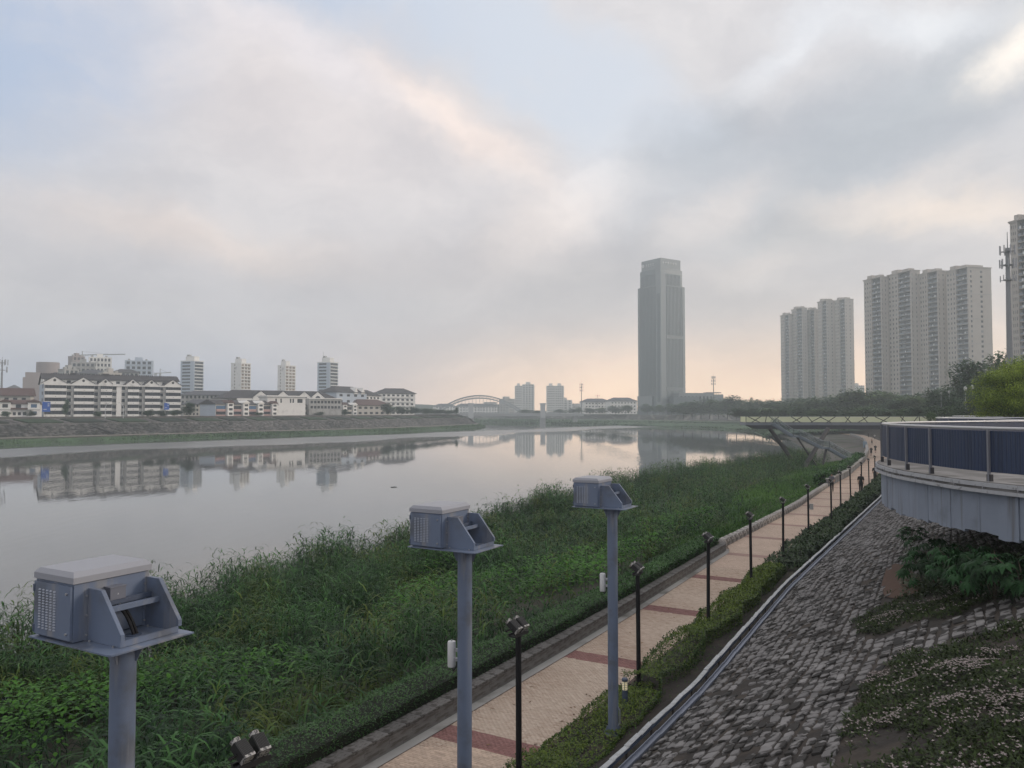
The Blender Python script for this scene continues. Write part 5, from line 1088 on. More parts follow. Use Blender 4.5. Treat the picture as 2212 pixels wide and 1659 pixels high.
def left_bank_things():
    # green planted panels between stone ribs, upper slope
    P = resample([Vector(p) for p in LB], 1.0); lo = offs(P, 15.2); hi = offs(P, 19.2); n = len(P)
    D = [0]
    for a, b in zip(P[:-1], P[1:]): D.append(D[-1] + (b - a).length)
    T = thing('planted_panels', 'row of dark green planted panels on the upper slope of the opposite bank', 'slope planting')
    A1 = mat('panel_plants', (.014, .024, .015), .95, .4, .9, bump=.8, bs=1.5); A2 = mat('panel_plants_light', (.024, .046, .022), .95, .4, .9, bump=.8, bs=1.5)
    i = 95; k = 0; seg = 13
    while i < n - 110:
        L = int(seg * (1 + .1 * math.sin(k))); mb = MB(); js = list(range(i, i + L + 1, 3)); sk = 3
        for a, b in zip(js[:-1], js[1:]):
            v = []
            for j, jj in ((a, a), (b, b)):
                p, q = lo[j + sk], hi[j]; v += [(p.x, p.y, 6.60), (p.x, p.y, 7.02), (q.x, q.y, 8.12), (q.x, q.y, 7.80)]
            mb.add(v, [(0, 4, 5, 1), (1, 5, 6, 2), (2, 6, 7, 3), (0, 1, 2, 3), (7, 6, 5, 4)])
        if not 240 < i < 262: mb.build('planted_panel', A1 if k % 2 else A2, T)
        a, b = lo[min(i + L + 5, n - 1)], hi[min(i + L + 2, n - 1)]; MB().bar((a.x, a.y, 6.62), (b.x, b.y, 7.98), .75, .3).build('stone_rib', mat('rib_stone', (.20, .19, .18), .9, .3, .8), T)
        i += L + 4; k += 1
    # crest parapet
    T = thing('parapet_wall', 'long dark parapet wall along the crest of the opposite bank', 'wall'); q = offs(P, 20.9); mb = MB()
    for a, b in zip(q[60::4], q[64::4]): mb.bar((a.x, a.y, 8.35), (b.x, b.y, 8.35), .35, .95)
    mb.build('wall_body', crest_m, T)
    lg = thing('bank_ledge', 'pale stone ledge running along the foot of the opposite revetment', 'ledge'); q = offs(P, 5.3); mb = MB()
    for a, b in zip(q[60::4], q[64::4]): mb.bar((a.x, a.y, 2.12), (b.x, b.y, 2.12), .8, .3)
    mb.build('ledge_stone', mat('ledge_pale', (.27, .25, .235), .9, .3, .5), lg)
    q = offs(P, 14.5); mb = MB()
    for a, b in zip(q[60::4], q[64::4]): mb.bar((a.x, a.y, 6.45), (b.x, b.y, 6.45), .5, .25)
    mb.build('upper_ledge', mat('ledge_grey', (.17, .16, .15), .9, .3, .5), lg)
    # diagonal stair ramps in the revetment
    for (i, lab) in ((259, 'dark stairway crossing the opposite bank below the pale terrace row'), (141, 'pale stair strip down the opposite bank left of the long white block'), (224, 'thin pale drain line down the opposite bank below the long white block'), (318, 'thin pale drain line down the opposite bank right of the dark stairway')):
        t = thing('bank_stair', lab, 'stairs'); a, b = offs(P, 20.2)[i - 5], offs(P, 7.8)[i + 7]
        wd = 3.6 if 'dark' in lab else (1.6 if 'stair strip' in lab else .5); m = mat('stair_dark', (.05, .05, .05), .95) if 'dark' in lab else mat('stair_pale', (.27, .26, .25), .9, .2)
        mb = MB(); N_ = 14
        for k in range(N_):
            f0, f1 = k / N_, (k + 1) / N_; p = a.lerp(b, f0); q_ = a.lerp(b, f1); z0 = 8.05 + (2.5 - 8.05) * f0
            mb.bar((p.x, p.y, z0), (q_.x, q_.y, z0 - .15), wd, .5)
        mb.build('steps', m, t)
    # dressed slabs of the lower revetment, each a little proud or sunk
    m = 9000; idx = rng.integers(60, n - 60, m); f = rng.random(m); p0 = np.array([(p.x, p.y) for p in offs(P, 7.8)])[idx]; p1 = np.array([(p.x, p.y) for p in offs(P, 13.9)])[idx]; c = p0 * (1 - f)[:, None] + p1 * f[:, None]
    dr = np.array([(P[min(i + 1, n - 1)] - P[i]) for i in range(n)])[idx]; dr = np.array([(v.x, v.y) if isinstance(v, Vector) else (v[0], v[1]) for v in dr]); dr /= np.linalg.norm(dr, axis=1)[:, None]; nr = np.stack([-dr[:, 1], dr[:, 0]], 1)
    zc = 2.36 + f * (6.2 - 2.36); hw = rng.uniform(.35, 1.0, m); hd = rng.uniform(.25, .5, m); sl_ = .63; V = np.zeros((m, 8, 3))
    for k, (a, b) in enumerate(((-1, -1), (1, -1), (1, 1), (-1, 1))):
        for lay in (0, 1):
            q = c + dr * (a * hw)[:, None] + nr * (b * hd)[:, None]; V[:, lay * 4 + k, :2] = q; V[:, lay * 4 + k, 2] = zc + b * hd * sl_ + (rng.uniform(.02, .16, m) if lay else -.3)
    bs = (np.arange(m) * 8)[:, None]; F = np.concatenate([bs + np.array([q]) for q in ((4, 5, 6, 7), (0, 1, 5, 4), (1, 2, 6, 5), (2, 3, 7, 6), (3, 0, 4, 7))])
    o = link('revetment_slabs', big_mesh('revetment_slabs', V.reshape(-1, 3), [F], mat('slab_stone', (.1, .1, .1), .95, tint=((.022, .024, .020), (.20, .185, .175)), bump=.4, bs=3), np.repeat(np.clip(.35 + .3 * wav(c[:, 0], c[:, 1], .12) + .28 * rng.normal(size=m), 0, 1), 8)), left_bank); o['kind'] = 'stuff'
    # grass tufts at the water's edge
    acc = Acc(); m = 26000; idx = rng.integers(60, n - 60, m); o = rng.uniform(.2, 4.6, m); pa = np.array([(p.x, p.y) for p in P]); pb = np.array([(p.x, p.y) for p in offs(P, 4.6)]); f = o / 4.6
    xy = pa[idx] * (1 - f)[:, None] + pb[idx] * f[:, None] + rng.normal(0, .4, (m, 2)); hh = .55 + .5 * wav(xy[:, 0], xy[:, 1], .06)
    acc.add(*blades(np.column_stack([xy, .1 + f * 1.4]), rng.uniform(0, 6.28, m), rng.uniform(.8, 1.5, m), np.clip(hh * rng.uniform(.7, 1.5, m), .2, 2), np.full(m, .35), rng.uniform(.2, 1.2, m), 2))
    link('waterside_grass', acc.mesh('waterside_grass', mat('far_grass_leaf', (.07, .13, .05), .7, tint=((.045, .09, .04), (.11, .20, .075)))), kind='stuff')
    # tip of the bank: low bushes
left_bank_things()
# our own bank swinging round ahead
RB = [(108, 330), (126, 400), (130, 460), (121, 516), (96, 575), (72, 618), (50, 665), (22, 712), (-40, 770), (-200, 815), (-420, 830)]
RB_o, RP = loft('right_bank', RB, [(-6, -.6), (0, .1), (6, 1.4), (25, 2.6), (70, 3.3), (78, 3.4), (79, 3.5), (96, 7.7), (97, 7.9), (106, 8.0), (120, 8.1)], [bgrass, foot_m, rev_m, road_m], [0, 0, 0, 0, 1, 1, 2, 1, 3, 3], 8.0, -1)
def right_bank_things():
    lo, hi = offs(RP, -80), offs(RP, -95); T = thing('bank_ribs', 'pale diagonal stone ribs on the far grassy bank in front of the tall tower', 'bank ribs'); rb = 0
    for i in range(5, len(RP) - 6, 2):
        a, b = lo[i], hi[min(i + 2, len(RP) - 1)]; MB().bar((a.x, a.y, 3.75), (b.x, b.y, 7.75), 2.4, .5).build('rib', foot_m, T)
    T = thing('bank_wall', 'low pale kerb wall along the foot of the far revetment', 'wall'); q = offs(RP, -76.5); mb = MB()
    for a, b in zip(q[:-1], q[1:]): mb.bar((a.x, a.y, 3.7), (b.x, b.y, 3.7), .6, .8)
    mb.build('wall_body', foot_m, T)
    acc = Acc(); m = 22000; P2 = resample([Vector(p) for p in RB], 1.0); o0 = np.array([(p.x, p.y) for p in P2]); o1 = np.array([(p.x, p.y) for p in offs(P2, -34)]); idx = rng.integers(0, len(P2), m); f = rng.random(m) ** 1.4
    xy = o0[idx] * (1 - f)[:, None] + o1[idx] * f[:, None]; cl = wav(xy[:, 0], xy[:, 1], .05, 2)
    acc.add(*blades(np.column_stack([xy, .2 + f * 2.3]), rng.uniform(0, 6.28, m), rng.uniform(.7, 1.5, m), np.clip(1.5 + 1.2 * cl, .5, 3.2) * rng.uniform(.6, 1.3, m), np.full(m, .9), rng.uniform(.2, 1.2, m), 2))
    link('far_reeds', acc.mesh('far_reeds', mat('far_reed_leaf', (.05, .10, .045), .7, tint=((.035, .07, .03), (.075, .14, .055)))), kind='stuff')
right_bank_things()
def flat(name, pts, m, z):
    me = bpy.data.meshes.new(name); me.from_pydata([(*p, z) for p in pts], [], [tuple(range(len(pts)))]); me.materials.append(m); link(name, me, kind='structure')
lp58 = [(p.x, p.y) for p in offs(LP, 55)][::6]
flat('left_ground', lp58 + [(-1230, 900), (-1230, -30)], land_m, 8.30)
rp110 = [(p.x, p.y) for p in offs(RP, -112)][::4]
flat('ahead_ground', rp110[4:] + [(-600, 915), (-1230, 960), (-1230, 1200), (1230, 1200), (1230, 420), (500, 300), (260, 330)], land_m, 8.03)
# low far hills closing the horizon
def hills():
    V = []; F = []; N_ = 120
    for i in range(N_ + 1):
        x = -1230 + 2460 * i / N_; h = 20 + 9 * wav(x * .004, 1.0) + 5 * wav(x * .021, 2.0); V += [(x, 1130, 7), (x, 1160, max(h, 12)), (x, 1200, 7)]
    for i in range(N_): F += [(3 * i, 3 * i + 3, 3 * i + 4, 3 * i + 1), (3 * i + 1, 3 * i + 4, 3 * i + 5, 3 * i + 2)]
    me = bpy.data.meshes.new('hills'); me.from_pydata(V, [], F); me.materials.append(mat('far_wood', (.05, .065, .05), .95, .3, .02)); me.polygons.foreach_set('use_smooth', [True] * len(F)); link('hills', me, kind='structure')
hills()
# ------------------------------------------------------------------ building kit
glass_d = mat('window_glass', (.022, .026, .036), .25, .25, .4, spec=.35, rnd=.35)
glass_b = mat('window_glass_blue', (.06, .13, .24), .15, .15, .4, spec=.6)
glass_w = mat('glow_tinted_glass', (.20, .15, .11), .12, .3, .5, spec=.8, rnd=.4)  # warm sky glow reflected in the panes, put into the glass colour
wall_w = mat('white_render', (.80, .785, .755), .85, .08, .3, col2=(.50, .49, .47), c2s=.25, c2r=(.55, .8))
wall_bl = mat('pale_blue_render', (.46, .52, .60), .85, .08, .3)
wall_g = mat('grey_render', (.40, .395, .385), .85, .12, .3, col2=(.30, .295, .285), c2s=.3)
wall_p = mat('pinkish_render', (.31, .265, .26), .85, .12, .3)
wall_t = mat('tan_render', (.42, .385, .35), .85, .10, .25)
wall_c = mat('cream_render', (.50, .47, .43), .85, .10, .25)
wall_pink = mat('pink_panel', (.46, .30, .28), .85, .12, .4)
tile_d = mat('dark_roof_tile', (.055, .05, .055), .85, .25, .8, bump=.4, bs=4)
tile_r = mat('brown_roof_tile', (.105, .060, .055), .85, .25, .8, bump=.4, bs=4)
tile_g = mat('grey_roof_tile', (.085, .085, .10), .85, .2, .8, bump=.4, bs=4)
conc_d = mat('dark_band', (.12, .12, .13), .85, .2, .4)
ROOT_GLASS = {}
def frame(pxL, dL, pxR, dR):
    a, b = Vector(PX(pxL, dL)), Vector(PX(pxR, dR)); return a, (b - a).length, math.atan2((b - a).y, (b - a).x)
def ev(n, a, b, fr=.6):                     # n even openings over a..b
    p = (b - a) / n; return [(a + p * (k + .5 - fr / 2), a + p * (k + .5 + fr / 2)) for k in range(n)]
def wallgrid(mb, o, ex, nrm, w, z0, z1, cols, rows, dep=.22):
    """wall with real recessed openings; returns the opening rectangles"""
    xs = sorted({0, w, *[c for p in cols for c in p]}); zs = sorted({z0, z1, *[c for p in rows for c in p]}); R_ = []
    pt = lambda x, z, d=0: o + ex * x + nrm * (-d) + Vector((0, 0, z))
    isw = lambda a, b, c, d: any(p[0] <= a and b <= p[1] for p in cols) and any(p[0] <= c and d <= p[1] for p in rows)
    # merge solid columns in full-height strips, windows cells one by one
    for a, b in zip(xs[:-1], xs[1:]):
        if not any(p[0] <= a and b <= p[1] for p in cols):
            mb.add([pt(a, z0), pt(b, z0), pt(b, z1), pt(a, z1)], [(0, 1, 2, 3)]); continue
        for c, d in zip(zs[:-1], zs[1:]):
            if isw(a, b, c, d):
                mb.add([pt(a, c), pt(b, c), pt(b, d), pt(a, d), pt(a, c, dep), pt(b, c, dep), pt(b, d, dep), pt(a, d, dep)], [(0, 1, 5, 4), (1, 2, 6, 5), (2, 3, 7, 6), (3, 0, 4, 7)]); R_.append((a, b, c, d))
            else: mb.add([pt(a, c), pt(b, c), pt(b, d), pt(a, d)], [(0, 1, 2, 3)])
    return [(pt((a + b) / 2, (c + d) / 2, dep - .03), b - a, d - c) for a, b, c, d in R_]
def block(T, x0, y0, z0, w, dep, h, wall, glass=None, front=None, right=None, left=None, joined=False, name='wall', win='window', top=True):
    """one storeyed volume of a building in local coordinates (front faces -y)"""
    glass = glass or glass_d; mb = MB(); O = Vector((x0, y0, 0)); rects = []
    for spec, o, ex, nr, ww in ((front, O, Vector((1, 0, 0)), Vector((0, -1, 0)), w), (right, O + Vector((w, 0, 0)), Vector((0, 1, 0)), Vector((1, 0, 0)), dep), (left, O + Vector((0, dep, 0)), Vector((0, -1, 0)), Vector((-1, 0, 0)), dep)):
        c, r = spec if spec else ([], []); rects += [(p, a, b, ex, nr) for p, a, b in wallgrid(mb, o, ex, nr, ww, z0, z0 + h, c, r)]
    mb.add([O + Vector((w, dep, z0)), O + Vector((0, dep, z0)), O + Vector((0, dep, z0 + h)), O + Vector((w, dep, z0 + h))], [(0, 1, 2, 3)])
    if top: mb.add([O + Vector((0, 0, z0 + h)), O + Vector((w, 0, z0 + h)), O + Vector((w, dep, z0 + h)), O + Vector((0, dep, z0 + h))], [(0, 1, 2, 3)])
    body = mb.build(name, wall, T)
    gm = GLASS.get(glass.name) or GLASS.setdefault(glass.name, MB().box(-.5, .5, -.02, .02, -.5, .5).mesh('window', glass))
    if joined:
        g = MB()
        for p, a, b, ex, nr in rects:
            u = ex * a / 2; v = Vector((0, 0, b / 2)); g.add([p - u - v, p + u - v, p + u + v, p - u + v], [(0, 1, 2, 3)])
        if rects:
            po = g.build(win + '_panes', mat('pane_glass', (.03, .035, .05), .2, spec=.5, tint=((.016, .02, .03), (.26, .27, .285))), T, kind='stuff'); at = po.data.attributes.new('tint', 'FLOAT', 'POINT'); at.data.foreach_set('value', np.repeat(np.clip(rng.random(len(rects)) ** 3.2, 0, 1), 4).astype(np.float32))
    else:
        for p, a, b, ex, nr in rects: link(win, gm, T, p, (0, 0, math.atan2(ex.y, ex.x)), (a, 1, b))
    return body
GLASS = {}
def hip(T, x0, x1, y0, y1, z, h, m, over=.6, gable=False, axis='x', name='roof'):
    x0 -= over; x1 += over; y0 -= over; y1 += over; mb = MB(); t = .22
    if axis == 'x':
        ym = (y0 + y1) / 2; i = 0 if gable else min((y1 - y0) / 2, (x1 - x0) / 2 * .9); r0, r1 = (x0 + i, ym), (x1 - i, ym)
    else:
        xm = (x0 + x1) / 2; i = 0 if gable else min((x1 - x0) / 2, (y1 - y0) / 2 * .9); r0, r1 = (xm, y0 + i), (xm, y1 - i)
    v = [(x0, y0, z), (x1, y0, z), (x1, y1, z), (x0, y1, z), (*r0, z + h), (*r1, z + h)]
    f = [(0, 1, 5, 4), (1, 2, 5), (2, 3, 4, 5), (3, 0, 4)] if axis == 'x' else [(0, 1, 4), (1, 2, 5, 4), (2, 3, 5), (3, 0, 4, 5)]
    mb.add(v, f); mb.add([(a, b, c - t) for a, b, c in v[:4]], [(3, 2, 1, 0)]); lo = [(a, b, c - t) for a, b, c in v[:4]]
    mb.add(list(v[:4]) + lo, [(k, 4 + k, 4 + (k + 1) % 4, (k + 1) % 4) for k in range(4)])
    return mb.build(name, m, T)
def bld(name, label, pxL, dL, pxR, dR, cat='building', group=None):
    a, w, ang = frame(pxL, dL, pxR, dR); return thing(name, label, cat, (a.x, a.y, 0), ang, group), w
G0 = 8.25
# ------------------------------------------------------------------ long white apartment block on the opposite bank
def row_block():
    T, w = bld('apartment_block', 'long white five-storey apartment block with six gables and dark ribbon windows', 95, 320, 391, 352); F = 5; h = 2.72; D_ = 17; eave = G0 + F * h + .4
    block(T, 0, .9, G0, w, D_, F * h + .4, wall_w, left=([(4.2, 6.0)], [(G0 + k * h + 1.2, G0 + k * h + 2.5) for k in range(1, 6) if k < 5]))
    side = MB().prism([(.9, eave), (D_ + .9, eave), (D_ * .5 + .9, eave + 4.4)], 0, .3, Matrix.Rotation(R(90), 4, 'Z') @ Matrix.Diagonal((1, -1, 1, 1))); side.build('gable_end', wall_w, T)
    # the end wall has its own pale blue paint
    MB().box(-.06, -.005, .95, D_ + .85, G0, eave - .05).build('end_wall', wall_bl, T)
    for k in range(1, 5): 
        z = G0 + k * h + 1.2; MB().box(-.16, -.03, 4.6, 6.6, z, z + 1.45).build('window', glass_d, T)
    sc = w / 1535; X = lambda p: (p - 500) * sc
    bands = [(505, 730), (810, 1028), (1098, 1226), (1402, 1532), (1600, 1782), (1848, 2032)]; wins = [(737, 780), (1032, 1070), (1232, 1273), (1337, 1372), (1537, 1568), (1787, 1818)]; piers = [(783, 806), (1073, 1094), (1276, 1333), (1376, 1398), (1572, 1596), (1822, 1844)]
    for (a, b) in bands:
        a, b = X(a), X(b)
        for k in range(F):
            z = G0 + k * h
            MB().box(a, b, -.25, .85, z + .12, z + 1.28).build('balcony', wall_w, T)
            MB().box((a + b) / 2 - .18, (a + b) / 2 + .18, -.29, -.252, z + .55, z + .72).build('vent', conc_d, T)
            g = MB().box(a + .1, b - .1, .05, .12, z + 1.28, z + 2.72).build('glazing', glass_d, T)
            n = 6
            mb = MB()
            for q in range(n + 1): xx = a + .1 + (b - a - .2) * q / n; mb.box(xx - .05, xx + .05, -.02, .05, z + 1.28, z + 2.72)
            mb.build('mullions', conc_d, g)
    am = MB().box(-.5, .5, -.2, .3, -.35, .35).mesh('air_conditioner', mat('ac_grey', (.38, .38, .37), .6, .1))
    for i, (a, b) in enumerate(wins):
        a, b = X(a), X(b)
        for k in range(F):
            z = G0 + k * h; MB().box(a, b, .70, .89, z + 1.05, z + 2.45).build('window', glass_d, T)
            link('air_conditioner', am, T, ((a + b) / 2 - .2 + .1 * (k % 3), .5, z + .55)); MB().box(a - .3, b + .3, .1, .9, z + .06, z + .16).build('ledge', wall_g, T)
    for a, b in piers: MB().box(X(a), X(b), .25, .9, G0, eave - .02).build('pier', wall_w if (a, b) == (1276, 1333) else wall_g, T)
    MB().box(-.1, w + .1, -.3, .88, eave - .55, eave + .02).build('cornice', wall_w, T)
    # six street gables with round vents and small roofs behind them
    for c, hw, hh in ((606, 128, 2.5), (910, 120, 2.4), (1150, 78, 2.1), (1460, 80, 2.1), (1676, 78, 2.1), (1932, 100, 2.2)):
        xc, q = X(c), hw * sc
        gb = MB().prism([(xc - q, eave + .02), (xc + q, eave + .02), (xc + q * .95, eave + .5), (xc, eave + .45 + hh), (xc - q * .95, eave + .5)], -.28, .5).build('gable', wall_w, T)
        MB().add([(xc - q - .3, -.5, eave + .32), (xc, -.5, eave + .65 + hh), (xc + q + .3, -.5, eave + .32), (xc - q - .3, 6, eave + .32), (xc, 6, eave + .65 + hh), (xc + q + .3, 6, eave + .32), (xc - q - .3, -.5, eave + .14), (xc, -.5, eave + .47 + hh), (xc + q + .3, -.5, eave + .14)],
                 [(0, 1, 4, 3), (1, 2, 5, 4), (0, 6, 7, 1), (1, 7, 8, 2)]).build('gable_roof', tile_d, T)
        mb = MB(); mb.tube((xc, -.27, eave + .3 + hh * .5), (xc, -.33, eave + .3 + hh * .5), .52, .52, 20); mb.build('round_vent', dark_hole, gb)
    # main roof: attic wall, slope and ridge tiles
    MB().box(0, w, 5.5, 6.2, eave, eave + 2.2).build('attic_wall', wall_w, T)
    dm = MB()
    for k in range(12):
        xx = 5 + k * (w - 8) / 12; MB().box(xx, xx + 1.4, 5.35, 5.5, eave + .7, eave + 1.7).build('attic_window', glass_d, T)
    MB().add([(-.6, 4.9, eave + 2.25), (w + .6, 4.9, eave + 2.25), (w + .6, D_ * .5 + .9, eave + 4.5), (-.6, D_ * .5 + .9, eave + 4.5), (-.6, D_ + 1.6, eave), (w + .6, D_ + 1.6, eave), (-.6, 4.9, eave + 2.05), (w + .6, 4.9, eave + 2.05)], [(0, 1, 2, 3), (3, 2, 5, 4), (6, 7, 1, 0)]).build('main_roof', tile_d, T)
    rt = MB()
    for k in range(60): xx = -.5 + k * (w + 1) / 60; rt.box(xx, xx + .55, D_ * .5 + .7, D_ * .5 + 1.1, eave + 4.4, eave + 4.85)
    rt.build('ridge_tiles', tile_d, T, kind='stuff')
    for xx in (10.5, 23): MB().box(xx, xx + 2.4, D_ * .5 + .2, D_ * .5 + 1.6, eave + 4.5, eave + 5.2).build('chimney', tile_d, T)
row_block()
def small_houses():
    # white house with corner bays, bottom left
    T, w = bld('house', 'white two-storey house with corner bays and dark roof at the left edge', -6, 305, 88, 312); h = 2.9
    block(T, 0, 1.2, G0, w, 8, 5.6, wall_w, front=(ev(3, w * .33, w * .68, .62), [(G0 + .95, G0 + 2.2)]))
    for a, b, gl in ((.8, w * .31, glass_d), (w * .70, w - .2, glass_b)):
        block(T, a, 0, G0, b - a, 1.18, 6.3, wall_w, gl, front=([((b - a) * .25, (b - a) * .75)], [(G0 + 1.2, G0 + 2.5), (G0 + 4.0, G0 + 5.4)]), name='bay')
        hip(T, a, b, 0, 3.6, G0 + 6.3, 1.1, tile_r, .5, True, 'y', 'bay_roof'); MB().box(a - .1, b + .1, -.1, 0, G0 + 3.0, G0 + 3.2).build('band', conc_d, T)
    hip(T, 0, w, 1.2, 9.2, G0 + 5.6, 1.6, tile_r, .4); MB().box(w * .31, w * .70, .2, 1.2, G0 + 3.2, G0 + 3.9).build('porch_roof', tile_r, T)
    MB().box(w * .42, w * .54, 1.1, 1.19, G0 + 3.9, G0 + 5.3).build('door', glass_d, T)
    T, w = bld('house', 'older house with purple-grey tiled roof behind the white house at left', -20, 340, 66, 346); block(T, 0, 0, G0, w, 9, 9.6, wall_c, front=(ev(4, 1, w - 1, .5), [(G0 + 4.2, G0 + 5.6), (G0 + 7.2, G0 + 8.6)])); hip(T, 0, w, 0, 9, G0 + 9.6, 3.4, tile_r, .8, True)
    MB().box(1, w * .5, -1.0, 0, G0 + 6.0, G0 + 6.9).build('balcony', wall_c, T)
    # pinkish hall with round roof drum
    T, w = bld('office_block', 'pinkish brown block with a round rooftop drum behind the left houses', 48, 560, 176, 580); H = 38.0
    block(T, 0, 0, G0, w, 24, 27.5, wall_p, front=([(w * .45, w * .97)], [(G0 + 17, G0 + 25)]), left=([(6, 20)], [(G0 + 19, G0 + 24)])); block(T, w * .04, 2, G0 + 27.5, w * .55, 18, 3.8, wall_p, name='upper_wall'); MB().tube((w * .42, 10, G0 + 31.3), (w * .42, 10, G0 + 39.2), 7.6, 7.6, 24).build('drum', wall_p, T, True)
    T, w = bld('house', 'pale low house far behind the radio mast at the left edge', 14, 700, 44, 705); block(T, 0, 0, G0, w, 10, 24, wall_g, front=(ev(3, .5, w - .5), [(G0 + 20, G0 + 22)])); hip(T, 0, w, 0, 10, G0 + 24, 3, tile_g, .5)
small_houses()
def hill_blocks():
    # crowd of blocks stepping up the slope behind the long white block: px left/right, distance, top y, floors, bays, wall, label
    L = [(103, 152, 520, 803, 8, 4, wall_p, tile_d, 'brown-grey stepped block right of the pinkish hall'), (138, 170, 505, 798, 8, 3, wall_g, None, 'grey block with dark water tank on its roof'), (152, 205, 600, 783, 10, 5, wall_g, None, 'stepped grey block under the tower crane'),
         (155, 182, 640, 770, 12, 3, wall_p, None, 'narrow pinkish block at the top of the cluster'), (190, 240, 620, 772, 11, 6, wall_w, None, 'white block with a rooftop stair house, highest of the cluster'), (168, 232, 480, 797, 7, 7, wall_g, tile_g, 'pale grey terrace building with dormers in front of the cluster'),
         (222, 262, 470, 806, 6, 5, wall_c, None, 'cream block with arched windows right of the cluster'), (240, 300, 540, 796, 7, 6, wall_g, tile_d, 'dark-roofed block left of the broad white slab'), (268, 329, 650, 779, 11, 5, wall_bl, None, 'broad white slab block with dark ribbon windows and roof house'),
         (255, 298, 460, 808, 6, 6, wall_c, tile_g, 'low cream block below the broad white slab'), (388, 516, 440, 843, 4, 14, wall_g, tile_g, 'long low building with slate-blue roof right of the long white block'), (398, 470, 400, 862, 3, 9, wall_c, tile_g, 'lower slate-roofed hall in front of the long low building')]
    for (a, b, d, yt, fl, bays, wl, rf, lab) in L:
        T, w = bld('apartment_block', lab, a, d, b, d + 8); zt = ZY(yt, d); H = zt - G0; dp = min(14, max(8, w * .6)); vis = min(fl, 6)
        rh = (2.6 if rf else 0); fh = (H - rh) / fl
        rows = [(zt - rh - (k + 1) * fh + fh * .32, zt - rh - k * fh - fh * .14) for k in range(vis)]
        block(T, 0, 0, G0, w, dp, H - rh, wl, front=(ev(bays, .6, w - .6, .62 if bays < 7 else .5), rows), right=(ev(2, 1, dp - 1, .35), rows), joined=bays * vis > 60)
        if rf: hip(T, 0, w, 0, dp, zt - rh, rh, rf, .7)
        else:
            MB().box(-.15, w + .15, -.15, dp + .15, zt, zt + .5).build('parapet', wl, T); MB().box(w * .35, w * .62, 2, dp - 2, zt + .5, zt + 3.2).build('roof_house', wl, T)
            for k in range(2): MB().box(w * (.1 + .62 * k), w * (.1 + .62 * k) + 1.6, 2, 4, zt + .5, zt + 1.8).build('water_tank', wall_g, T)
        if bays in (6, 7, 5):
            for k in range(vis): MB().box(.4, w - .4, -.7, 0, rows[k][0] - .5, rows[k][0] - .1).build('balcony', wl, T)
hill_blocks()
def corner(pa, pc, pb, d, alpha):
    """plan of a box whose near corner is seen at pc: left face runs back to pa, right face to pb"""
    C = Vector(PX(pc, d)); al = R(alpha); ra, rb = (pa - 1106) / 1671, (pb - 1106) / 1671
    w = (C.x - ra * C.y) / (math.sin(al) + ra * math.cos(al)); dp = (rb * C.y - C.x) / (math.cos(al) - rb * math.sin(al))
    return C + w * Vector((-math.sin(al), math.cos(al))), w, dp, math.atan2(-math.cos(al), math.sin(al))
def slab_towers():
    # (left px, corner px, right px, distance, top y, floors, front side shown, label)
    for (a, c, b, d, yt, fl, warm, lab) in ((389, 418, 439, 690, 780, 13, False, 'white slab tower furthest left, with dark ribbon windows facing right'), (498, 520, 541, 700, 785, 12, True, 'white slab tower with warm shining glass, second from the left'), (599, 616, 638, 720, 790, 12, True, 'slim white tower with warm shining glass, third from the left'), (685, 712, 730, 690, 783, 13, False, 'white tower with a rooftop mast, furthest right above the gabled houses')):
        A, w, dp, ang = corner(a, c, b, d, 68); zt = ZY(yt, d)
        T = thing('tower_block', lab, 'tower block', (A.x, A.y, 0), ang); fh = 2.95; rows = [(zt - (k + 1) * fh + .9, zt - (k + 1) * fh + 2.4) for k in range(fl)]; rr = [(zt - (k + 1) * fh + .7, zt - (k + 1) * fh + 2.55) for k in range(fl)]
        gl = glass_w if warm else glass_d
        block(T, 0, 0, G0, w, dp, zt - G0, wall_bl if not warm else wall_w, gl, front=([(w * .32, w * .42)] if b - c > 22 or warm else [(w * .12, w * .72)], rows), right=([(dp * .08, dp * .94)] if not warm else [(dp * .05, dp * .30), (dp * .38, dp * .62), (dp * .68, dp * .95)], rr))
        for k in range(fl): MB().box(w - .02, w + .9, dp * .06, dp * .96, zt - (k + 1) * fh - .1, zt - (k + 1) * fh + .55).build('balcony', wall_w, T)
        MB().box(-.2, w + .3, -.2, dp + .2, zt, zt + .7).build('parapet', wall_w, T); MB().box(w * .25, w * .9, 2, min(dp - 1, 8), zt + .7, zt + 4.6).build('roof_house', wall_w, T); MB().box(w * .3, w * .5, 2.5, 5, zt + 4.6, zt + 6.2).build('water_tank', wall_g, T)
        if a == 685: MB().tube((w * .3, 3, zt + 4), (w * .3, 3, zt + 10), .25, .12, 6).build('roof_mast', wall_g, T)
slab_towers()
